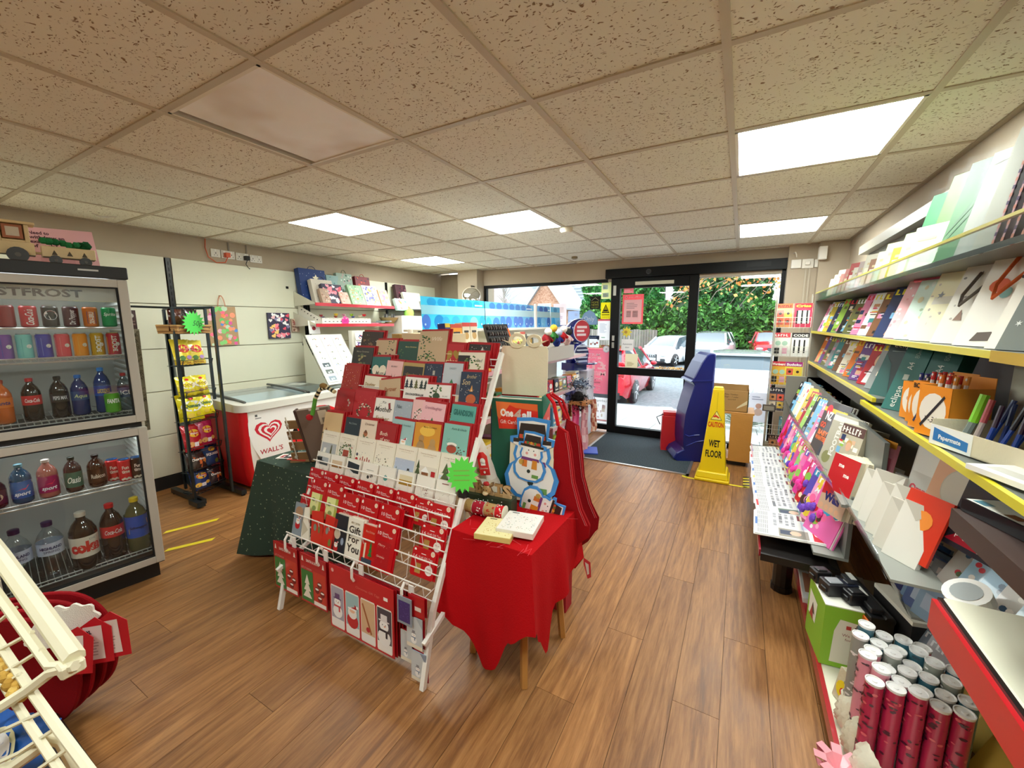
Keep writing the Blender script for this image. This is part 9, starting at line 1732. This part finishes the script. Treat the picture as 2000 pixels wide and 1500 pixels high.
t = thing('green_box','green and white ink recycling box on the bottom shelf','box',(.42,1.85,.12)); GBX = MZ((.352,1.80,.119),6)
b = B(); b.M = GBX; b.box(0,0,0,.15,.20,.245,'#86b82e'); b.box(-.0,-.0,.2452,.15,.20,.249,'#e6e4d8'); b.done('box',PAPER,t)
b = B(); b.M = GBX@Matrix(((1,0,0,0),(0,0,-1,-.001),(0,1,0,0),(0,0,0,1))); b.pg([(.03,.02),(.15,.02),(.15,.19),(.05,.20),(.035,.15)],'#dcd8c4',0); b.rect(.07,.165,.015,.015,'#b53a34',.001); b.rect(.095,.165,.015,.015,'#4a3430',.001); b.text('We recycle',.06,.135,.012,'#8a3a3a',.001,w=.075); b.text('for free',.07,.118,.011,'#8a3a3a',.001,w=.05); tree(b,.11,.03,.03,.06,'#6a9a3a',.001); b.done('front_print',PAPER,t)
b = B(); b.M = GBX@Matrix(((0,0,-1,-.001),(-1,0,0,.20),(0,1,0,0),(0,0,0,1))); b.pg([(.02,.10),(.11,.10),(.12,.19),(.02,.2)],'#e8ecdc',0); b.pg([(.05,.12),(.10,.13),(.07,.17)],'#5a4a3a',.001); b.pg([(.04,.10),(.09,.10),(.065,.15)],'#a83a34',.0014); b.done('side_print',PAPER,t)
t = thing('ink_cartridges','heap of used black ink cartridges on top of the green box','cartridges',(.42,1.9,.37));
for q in ((0.0,.13,.0,.06,.05,.05,'#1c1b1c'),(.02,.05,.0,.07,.06,.05,'#26262a'),(.08,.02,0,.06,.05,.045,'#19181a'),(.085,.09,0,.05,.05,.04,'#1e2436')):
 b = B(); b.M = MZ(tuple(GBX@Vector((q[0],q[1],.2495))),25); b.box(0,0,0,q[3],q[4],q[5],q[6]); b.box(.01,.008,q[5],q[3]-.012,q[4]-.012,q[5]+.006,'#8f9296' if q[0]==.02 else '#2c2c2e'); b.box(-.006,.01,.01,0,.04,.03,'#101010'); b.done('cartridge',PLASTIC,t,bev=.003)
t = thing('toner_cartridge','long black toner cartridge with an orange side standing behind the green box','cartridge',(.56,1.9,.3)); TMx2 = MZ((.478,1.78,.245),14)
b = B(); b.M = TMx2; b.box(0,0,0,.075,.26,.13,'#1b1b1d'); b.box(.01,.02,.13,.05,.24,.15,'#2a2a2c'); b.cyl((.06,0,.12),(.06,.26,.12),.02,'#222224',10); b.box(-.006,.0,-.01,0,.26,.115,'#dc6a1c'); b.done('body',PLASTIC,t,bev=.004)
b = B(); b.M = TMx2; b.box(.02,.10,.1505,.04,.16,.152,'#e8e6e0'); b.box(.03,.20,.1505,.05,.25,.152,'#cfcfca'); b.done('label',PAPER,t)
b = B(); b.M = MZ((.47,1.76,.116),14); b.box(0,0,0,.15,.28,.128,'#2a2624'); tag(b.done('dark_carton',CARD),'dark carton under the toner cartridge','box')
t = thing('golden_box','long narrow white box with handwriting, beside the toner cartridge','box',(.60,1.88,.4)); b = B(); b.M = MZ((.582,1.76,.245),14); b.box(0,0,0,.045,.22,.15,'#1c1a1a'); b.box(-.001,-.001,.15,.046,.221,.165,'#e4e0d0'); b.done('box',PAPER,t); b = B(); b.M = MZ((.582,1.76,.245),14)@Matrix.Translation((.034,.04,.1655))@Matrix.Rotation(math.radians(90),4,'Z'); b.text('Golden',0,.006,.014,'#2a2a2a',0,w=.05,shear=.3); b.done('lettering',PAPER,t)
b = B(); b.box(.64,1.35,.12,.70,2.3,.20,'#8a6e4a'); tag(b.done('wooden_batten',WOODM),'wooden batten lying behind the cartridges','batten')
rg = R(17)
base = [('#b0224a','#4a0f2a','crimson camouflage'),('#a82a5a','#5a1230','magenta camouflage'),('#c9486a','#e0a0a8','dusky pink'),('#3a6a7a','#1f3f4c','teal'),('#8a8f86','#e0e0dc','grey and white')]
pos = []
for r_ in range(6):
 for c_ in range(5):
  x = .395+.045*c_+.022*(r_%2)-.0; y = 1.375+.042*r_-.0*c_
  if r_>=4 and c_>3:continue
  pos.append((r_,c_,x,y))
for n,(r_,c_,x,y) in enumerate(pos):
 if r_==0:bc = base[0]
 elif c_==0 and r_<4:bc = ('#d88e9c','#5a4a50','pink lettered')
 else:bc = base[[3,4,3,2,4][(r_+c_)%5]]
 zt = .42+rg.uniform(-.018,.018)+.004*r_
 t = thing('wrapping_roll','%s wrapping paper roll, %s row back, %s across'%(bc[2],ORD[r_],ORD[c_]),'gift wrap',(x,y,.119),'gift wrap rolls standing on the bottom shelf')
 b = B(); b.cyl((x,y,.119),(x+.002,y,zt),.0205,bc[0],16); b.M = Matrix.Translation((x,y,.119))@Matrix.Rotation(math.radians(-20),4,'Z')@Matrix.Rotation(math.radians(90),4,'X'); b.warp = bend(.0208); H_ = zt-.119
 for k in range(44):b.disc(rg.uniform(-.05,.05),rg.uniform(.09 if 'camou' in bc[2] else .02,H_-.01),rg.uniform(.004,.010),[bc[1],bc[1],'#d8606a' if 'camou' in bc[2] else bc[1]][k%3],.0004+k*1e-5,ry=rg.uniform(.002,.006),n=6)
 if 'lettered' in bc[2] or r_==0:b.rect(-.035,.0,.07,.10,'#5a5550',.0006); b.text('LET IT',0,.03,.012,'#d8d2c4',.001,w=.03,al='c')
 b.done('paper',GLOSS,t,smooth=True,angle=50)
 b = B(); b.lathe([(.0205,0),(.0215,.004),(.0215,.008),(.019,.008),(.018,.005),(.006,.005),(.006,.008),(.001,.008)],'#e4e2e0',18,(x+.002,y,zt-.002)); b.done('end_cap',PLASTIC,t,smooth=True,angle=40)
b = B(); b.M = MF((.372,1.66,.12),205,10); b.disc(.04,.05,.03,'#f0d82a',.006); b.disc(.045,.045,.014,'#d83a2a',.008); b.box(0,0,-.03,.09,.11,.0,'#cfc9ac'); tag(b.done('clear_bag',FOIL),'crumpled clear bag with a yellow and red label by the rolls','bag')
for k in range(3):bag('plastic_bag',MF((.372,1.52-.10*k,.12),192,12),.10,.13,.04,['#e6e3cc','#dcd9c0','#e9e7d2'][k], None,'pale crumpled plastic packet against the bottom shelf edge, %s'%['farthest','middle','nearest'][k],'bag','pale packets by the rolls')
for k in range(14):
 b = B(); b.M = MF((.575+.012*(k%4),1.90-.062*k,.121+.012*(k%3)),204+(k*7)%11,30+(k*5)%9,(k%3)*4-4); hh = .27+.015*(k%3); b.box(0,0,-.009,.17,hh,0,'#d4b04e'); b.box(.0,hh-.045,0,.17,hh-.004,.0015,'#c9a344'); b.rect(.02,.02,.12,.001,'#b5923a',.001)
 tag(b.done('padded_envelope',PAPER,bev=.003),'manila padded envelope, %s along from the far end of the bundle'%ORD[k],'envelope','padded envelopes in the near bay')
b = B(); b.M = MF((.64,1.19,.12),200,10); b.star(.05,.12,.10,'#e0389a',11,.75,0); b.box(0,0,-.01,.1,.2,-.001,'#c92a80'); tag(b.done('pink_sign',PAPER),'bright pink jagged sign at the foot of the padded envelopes','price sign')
t = thing('pink_ribbon_bow','shiny pink ribbon bow lying at the bottom edge','ribbon bow',(.33,1.38,.13));
for k in range(8):
 a = k*.785; b = B(); c = Vector((.335,1.33,.13)); d = Vector((math.cos(a),math.sin(a),.25)); s = Vector((-d.y,d.x,0))*.012
 P = [c+s*0,c+d*.03+Vector((0,0,.03)),c+d*.06+Vector((0,0,.025)),c+d*.05+Vector((0,0,.0)),c]; V = [];
 for p in P:V+=[p-s,p+s]
 b.add(V,[(2*i,2*i+2,2*i+3,2*i+1) for i in range(4)],'#e89aa4'); b.done('loop',GLOSS,t)
 # ---- puzzle magazine rack by the door
t = thing('wire_rack','white wire rack of puzzle magazines beside the shop window','magazine rack',(.4,4.35,0)); WR = MF((.255,4.36,0),-92,4)
b = B(); b.M = WR
for x in (0,.27):b.tube([(x,.25,0),(x,1.66,-.02),(x,1.68,-.06),(x,.25,-.10)],.004,'#dcd8cc',5)
b.done('side_wire',METAL,t)
RW = [1.50,1.24,.98,.74,.52,.34]
for z in RW:
 b = B(); b.M = WR
 for yy in (0,.05,.09):b.tube([(0,z+yy-.12,.03),(.27,z+yy-.12,.03)],.0025,'#dcd8cc',4)
 for k in range(8):b.tube([(.27*k/7,z-.12,.03),(.27*k/7,z-.03,.03)],.002,'#dcd8cc',3,caps=False); b.tube([(.27*k/7,z-.12,.03),(.27*k/7,z-.12,-.06)],.002,'#dcd8cc',3,caps=False)
 b.done('wire_shelf',METAL,t)
b = B(); b.box(.262,4.37,.0,.56,4.42,.32,'#a09880'); b.box(.262,4.365,.0,.268,4.43,1.66,'#b0aa9a'); b.done('base_box',CARD,t)
def puz(word,c1,c2,kind):
 def d(b,w,h):
  rg = R(len(word)*7+int(w*1000)); b.rect(0,h*.8,w,h*.2,c1,.0006); (b.text(word,w/2,h*.84,h*.1,c2,.001,w=w*.85,al='c',bold=.04) if word else bars(b,w*.1,h*.84,w*.8,h*.1,5,c2,.001,rg))
  if kind=='grid':
   b.rect(w*.12,h*.15,w*.76,h*.55,'#f4f2ea',.0007); [b.rect(w*(.12+.095*(k%8)),h*(.15+.069*(k//8)),w*.095,h*.069,'#1c1a1a',.0009) for k in range(64) if (k*7+k//8)%3==0]
  elif kind=='pics':
   for k in range(4):b.rect(w*(.08+.46*(k%2)),h*(.1+.34*(k//2)),w*.4,h*.28,rg.choice(['#e8c04a','#c98a5a','#d8604a','#e8d8c0']),.0008); b.disc(w*(.28+.46*(k%2)),h*(.24+.34*(k//2)),w*.09,'#3a2a22',.001)
  else:b.disc(w*.3,h*.55,w*.17,'#a8c8b0',.0008); b.disc(w*.7,h*.55,w*.17,'#a8c8b0',.0008); b.rect(w*.1,h*.1,w*.3,h*.25,'#2a2a2a',.0008); b.rect(w*.55,h*.1,w*.3,h*.25,'#d8a0b0',.0008)
 return d
PZ = [(0,.0,'PUZZLE','#e0703a','#8a1a24','pics','#e8a05a','orange puzzle magazine with small pictures'),(0,.14,'Criss','#c8283a','#f4d84a','grid','#d83a5a','pink-red crossword magazine, top pocket'),(1,.0,'','#d8404a','#f4f0e8','x','#e8e6dc','pale puzzle magazine with two round faces'),(1,.14,'CODE','#2a2424','#f0eee6','grid','#efeee6','black and white CODE puzzle magazine'), (2,.0,'Wordsearch','#d8304a','#f4f0e0','x','#e8b03a','red wordsearch magazine, third pocket'),(2,.11,'Sudoku','#a82a7a','#ffffff','pics','#e8d84a','purple Sudoku magazine, third pocket'),(3,.0,'','#2a2a34','#e8e4dc','pics','#4a4a5a','dark magazine with small faces, fourth pocket'),(3,.13,'','#c9c9c6','#8a8a88','x','#e9e9e6','plain white ruled sheets, fourth pocket'),(4,.1,'','#4a7a8a','#d8e4e4','x','#6a98a8','teal booklet, fifth pocket'),(5,.03,'','#3a2a24','#c9a08a','pics','#8a6a5a','brown and green booklet, bottom pocket'),(5,.15,'','#6a3a34','#e8e0d0','pics','#a8b08a','booklet with round pictures, bottom pocket')]
for k,(r_,x,w_,c1,c2,kd,c0,l) in enumerate(PZ):
 z = RW[r_]-.115; mag(WR@Matrix.Translation((x+.004,z,.012+.003*(x>.05))),.128,.21 if r_<4 else .17,k,c0,l+' of the wire rack','puzzle magazines in the wire rack',draw=puz(w_,c1,c2,kd),back=2)
b = B(); b.M = MF((.22,4.33,.62),-95,0); b.box(0,0,-.02,.1,.06,0,'#4a423c'); b.rect(.01,.01,.08,.04,'#8a8478',.001); tag(b.done('leaflet_holder',PLASTIC),'small dark leaflet holder clipped to the wire rack','holder')
# ================================================================ by the door
t = thing('blue_display_stand','tall dark blue moulded display stand seen from the side by the door','display stand',(-.4,4.5,0))
def silh(M,pts,th,col,name,m=PLASTIC):b = B(); b.M = M; b.prism(pts,-th/2,th/2,col); return b.done(name,m,t,bev=.008)
BM = MF((-.585,4.52,0),-90+22,0)
prof = [(.0,.03),(.03,.09),(.10,.13),(.09,.20),(.085,.35),(.095,.5),(.13,.66),(.165,.80),(.145,.83),(.15,.87),(.22,1.03),(.265,1.10),(.30,1.12),(.335,1.12),(.345,1.08),(.335,.9),(.34,.6),(.335,.3),(.33,.0),(.04,.0)]
silh(BM,prof,.34,'#0e1a66','side_shell')
b = B(); b.M = BM; b.prism([(.12,.835),(.335,.845),(.335,.86),(.14,.85)],-.175,.175,'#142070'); b.prism([(.338,.30),(.35,.30),(.35,1.10),(.342,1.12),(.335,1.10)],-.16,.16,'#5a62a8'); b.done('ridge',PLASTIC,t)
b = B(); b.M = BM; b.tube([(.10,.29,.172),(.14,.27,.172),(.19,.285,.172),(.24,.29,.172)],.004,'#2a3a9a',5); b.tube([(.12,.17,.172),(.22,.22,.172),(.32,.235,.172)],.004,'#2a3a9a',5); b.done('moulded_line',CARPAINT,t)
t = thing('cool_box','red box with a black wire handle behind the blue display stand','box',(-.63,4.75,0)); b = B(); b.M = MZ((-.70,4.68,0),12); b.box(0,0,0,.16,.16,.40,'#c8232c'); b.box(.01,.01,.40,.15,.15,.44,'#c8232c'); b.done('box',PLASTIC,t,bev=.006); b = B(); b.tube([(-.69,4.68,.42),(-.76,4.68,.38),(-.72,4.68,.30)],.006,'#151515',5); b.done('handle',PLASTIC,t)
t = thing('wet_floor_cone','tall yellow CAUTION WET FLOOR cone standing on the taped square','cone',(-.14,4.05,0)); YC = '#eccc12'
def frus(b,z0,z1,w0,w1,col,cx=-.14,cy=4.06):b.add([(cx-w0,cy-w0,z0),(cx+w0,cy-w0,z0),(cx+w0,cy+w0,z0),(cx-w0,cy+w0,z0),(cx-w1,cy-w1,z1),(cx+w1,cy-w1,z1),(cx+w1,cy+w1,z1),(cx-w1,cy+w1,z1)],[(0,3,2,1),(4,5,6,7),(0,1,5,4),(1,2,6,5),(2,3,7,6),(3,0,4,7)],col)
b = B(); frus(b,0,.03,.142,.142,YC); frus(b,.03,.09,.135,.12,YC); b.done('base',PLASTIC,t,bev=.01,seg=2)
b = B(); frus(b,.085,.84,.108,.043,YC); frus(b,.84,.855,.043,.035,YC); b.done('body',PLASTIC,t,bev=.008,seg=2)
tlc = math.degrees(math.atan2(.065,.755)); b = B(); b.M = MF((-.14,4.06-.1085,.085),-90,tlc)
b.text('CAUTION',0,.415,.045,'#cf3a12',.001,w=.125,al='c',bold=.035); b.text('WET',0,.235,.062,'#1c1a12',.001,w=.09,al='c',bold=.03); b.text('FLOOR',0,.14,.062,'#1c1a12',.001,w=.132,al='c',bold=.03)
b.pg([(-.046,.478),(.046,.478),(0,.562)],'#2a2a1a',.0012); b.pg([(-.040,.482),(.040,.482),(0,.555)],'#efe37a',.0016); b.pg([(-.02,.50),(.0,.505),(.015,.495),(.028,.50),(.01,.515),(-.005,.525),(-.03,.51)],'#c8321a',.002); b.disc(-.012,.53,.005,'#c8321a',.002); b.rect(-.001,.57,.002,.16,'#a8900a',.001); b.done('lettering',PLASTIC,t)
t = thing('wooden_cabinet','small open pale wooden cabinet behind the cone','cabinet',(-.05,4.5,0)); WC = '#c2883f'
for q,n_ in (((-.29,4.50,.53,.17,4.84,.55),'top'),((-.29,4.52,.05,-.27,4.84,.53),'side_panel'),((-.03,4.50,.05,.16,4.52,.53),'front_panel'),((.14,4.52,.05,.16,4.84,.53),'side_panel'),((-.27,4.52,.05,.14,4.84,.07),'shelf'),((-.25,4.55,0,.13,4.82,.05),'plinth')):
 b = B(); b.box(*q,WC if n_!='plinth' else '#1e1813'); b.done(n_,WOODM,t,bev=.002)
b = B(); b.box(-.26,4.56,.07,-.05,4.80,.14,'#dcdcd8'); b.box(-.24,4.58,.14,-.08,4.78,.20,'#cfcfd2'); tag(b.done('paper_stack',PAPER),'stack of white papers on the low shelf inside the wooden cabinet','papers')
t = thing('cardboard_box','open brown cardboard box with handwriting on the wooden cabinet','box',(-.07,4.6,.55)); CB = '#a9824c'
b = B(); b.box(-.27,4.52,.551,.11,4.80,.556,CB);
for q in ((-.27,4.52,.551,.11,4.526,.76),(-.27,4.794,.551,.11,4.80,.79),(-.27,4.52,.551,-.264,4.80,.77),(.104,4.52,.551,.11,4.80,.775)):b.box(*q,CB)
b.done('carton',CARD,t)
b = B(); b.M = MF((-.27,4.5195,.551),-90); [b.text(s,x,y,.014,'#4a3a2a',.0006,w=w,shear=.2) for s,x,y,w in (('Baby Teether',.17,.165,.12),('Bags - 1 tube',.17,.14,.12),('assorted',.20,.115,.07))]; b.pg([(.28,.03),(.37,.08),(.37,.12),(.29,.05)],'#d8c8a0',.0008); b.done('handwriting',CARD,t)
# ================================================================ near left corner: wire stand and red stockings
t = thing('wire_display_rack','cream wire display rack leaning into the near corner','display rack',(-1.75,.2,0)); CW = '#e6e0c2'
A0,A1 = Vector((-1.46,.24,.56)),Vector((-2.30,.285,.60))
P1 = [(-1.245,.222,.70),(-1.50,.235,.70),(-1.9,.255,.72),(-2.3,.275,.74)]
def wr_(pts,r,nm='cross_wire',n=6):b = B(); b.tube(pts,r,CW,n); b.done(nm,SATIN,t,smooth=True)
wr_([(-1.215,.222,.70),(-1.7,.214,.80),(-2.2,.20,.90)],.019,'frame_bar',8)
wr_([(-1.537-.57,.159,.885),(-1.537,.181,.755),(-1.252,.192,.69),(-1.215,.215,.69)],.010,'frame_bar')
wr_([(-1.9,.145,.75),(-1.489,.162,.66),(-1.321,.169,.62),(-1.183,.176,.59),(-.98,.19,.54)],.009,'frame_bar')
wr_([(-1.195,.218,.695),(-1.243,.192,.68),(-1.305,.167,.63),(-1.341,.129,.60),(-1.36,-.02,.58)],.011,'joint_bar')
wr_([(-1.8,.135,.65),(-1.451,.148,.60),(-1.259,.153,.57),(-1.14,.16,.54),(-.95,.17,.49)],.008,'frame_bar')
wr_([(-1.10,.22,.43),(-1.154,.188,.50),(-1.205,.184,.535),(-1.225,.173,.545),(-1.238,.152,.53),(-1.272,.123,.50),(-1.34,.04,.48)],.013,'lower_loop',8)
b = B(); b.box(-1.232,.195,.672,-1.198,.235,.70,CW); b.done('corner_joint',SATIN,t,bev=.004)
for q in (((-1.486,.194,.74),(-1.537,.174,.70),(-1.60,.13,.66)),((-1.362,.194,.725),(-1.472,.159,.66),(-1.53,.12,.63)),((-1.296,.192,.71),(-1.396,.165,.645),(-1.45,.13,.61)),((-1.363,.166,.64),(-1.419,.143,.60),(-1.48,.08,.57)), ((-1.315,.171,.62),(-1.38,.132,.57),(-1.44,.06,.54)),((-1.246,.169,.60),(-1.334,.126,.55),(-1.40,.05,.52)),((-1.19,.173,.585),(-1.26,.131,.53),(-1.33,.05,.50)),((-1.6,.19,.775),(-1.66,.15,.71)),((-1.13,.175,.57),(-1.2,.12,.51))):wr_(list(q),.0045,n=5)
wr_([(-2.15,.20,.89),(-2.15,.20,.0)],.012,'leg'); wr_([(-1.36,-.02,.58),(-1.36,-.06,.0)],.012,'leg')
t = thing('straw_ornament','golden straw plait hanging in the wire rack','ornament',(-1.55,.13,.68))
for k in range(12):b = B(); y = .13+.004*math.sin(k); b.ell((-1.50+.015*k,.15+.008*(k%2),.645-.0035*k),(.018,.012,.014),['#c9a04a','#d8b460','#b58c3c'][k%3],7,5); b.done('plait',CLOTH,t)
bag('blue_packet',MF((-1.33,.10,.42),-70,30),.18,.14,.04,'#2f68c0', lambda b,w,h:(b.disc(-.02,h*.5,.05,'#e8e4b8',.0,n=18),b.disc(-.02,h*.5,.04,'#e9e9ec',.001,n=18)),'blue packet with a round white badge in the near wire rack','packet', None)
b = B(); N = 6; P = [(-1.12+.035*i+.01*math.sin(j),.16+.03*j,.42+.02*math.sin(i*2+j)+.01*j) for j in range(N+1) for i in range(N+1)]; b.add(P,[(j*7+i,j*7+i+1,(j+1)*7+i+1,(j+1)*7+i) for j in range(N) for i in range(N)],'#ffffff'); tag(b.done('clear_bag',FILM,smooth=True),'crumpled clear plastic bag hanging below the near wire rack','bag')
b = B(); b.box(-2.2,.02,0,-1.62,.30,.10,'#1a1614'); tag(b.done('dark_crate',PLASTIC,bev=.01),'dark crate on the floor under the red stockings','crate')
st = [(0,0),(.20,.03),(.32,.02),(.40,-.05),(.43,-.13),(.44,-.22),(.42,-.31),(.35,-.37),(.24,-.38),(.05,-.34),(-.08,-.26),(-.16,-.10),(-.10,0)]
for _ in range(2):st = [q for (x,y),(X,Y) in zip(st,st[1:]+st[:1]) for q in ((x*.75+X*.25,y*.75+Y*.25),(x*.25+X*.75,y*.25+Y*.75))]
for k in range(4):
 M = MF((-2.29+.02*k,.135+.035*(3-k),.43),-52,4,-2-k)
 felt('red_stocking',[(x*.92,y*1.0) for x,y in st][::-1],.018,['#8a0410','#82040d','#900612','#7c030b'][k],M,['large red felt stocking nearest the wire rack','large red felt stocking, second from the wire rack','large red felt stocking, third from the wire rack','large red felt stocking nearest the fridge'][k],'stocking',group='large red stockings by the fridge')
for k,(x,y,z) in enumerate(((-1.90,.295,.42),(-1.93,.345,.435),(-1.885,.375,.44))):
 b = B(); b.M = MF((x,y,z),-52,4); P = [(.055*(1+.12*math.cos(7*a))*math.cos(a),.045*(1+.12*math.cos(7*a))*math.sin(a)) for a in [6.283*q/40 for q in range(40)]]; b.prism(P,0,.008,'#efeae0'); tag(b.done('felt_cuff',CLOTH),'scalloped white felt pompom on the %s red stocking'%ORD[k],'pompom','white pompoms on the red stockings')
for k,(x,y,z,a) in enumerate(((-1.865,.305,.28,-10),(-1.845,.355,.285,-20),(-1.81,.39,.295,-24))):
 b = B(); b.M = MF((x,y,z),-52,6,a*-.6-8); b.prism([(0,0),(.09,0),(.095,.12),(.05,.16),(0,.13)],-.002,0,'#c21424'); b.rect(.012,.015,.055,.115,'#e8d8d2',.001); b.text('XL',.02,.105,.012,'#3a2428',.0014,w=.016,bold=.05); lines(b,.02,.03,.035,.06,6,'#b8a09a',z=.0014)
 tag(b.done('swing_tag',PAPER),'red swing tag with a pale printed panel, %s from the wire rack'%ORD[k],'tag','swing tags on the red stockings')
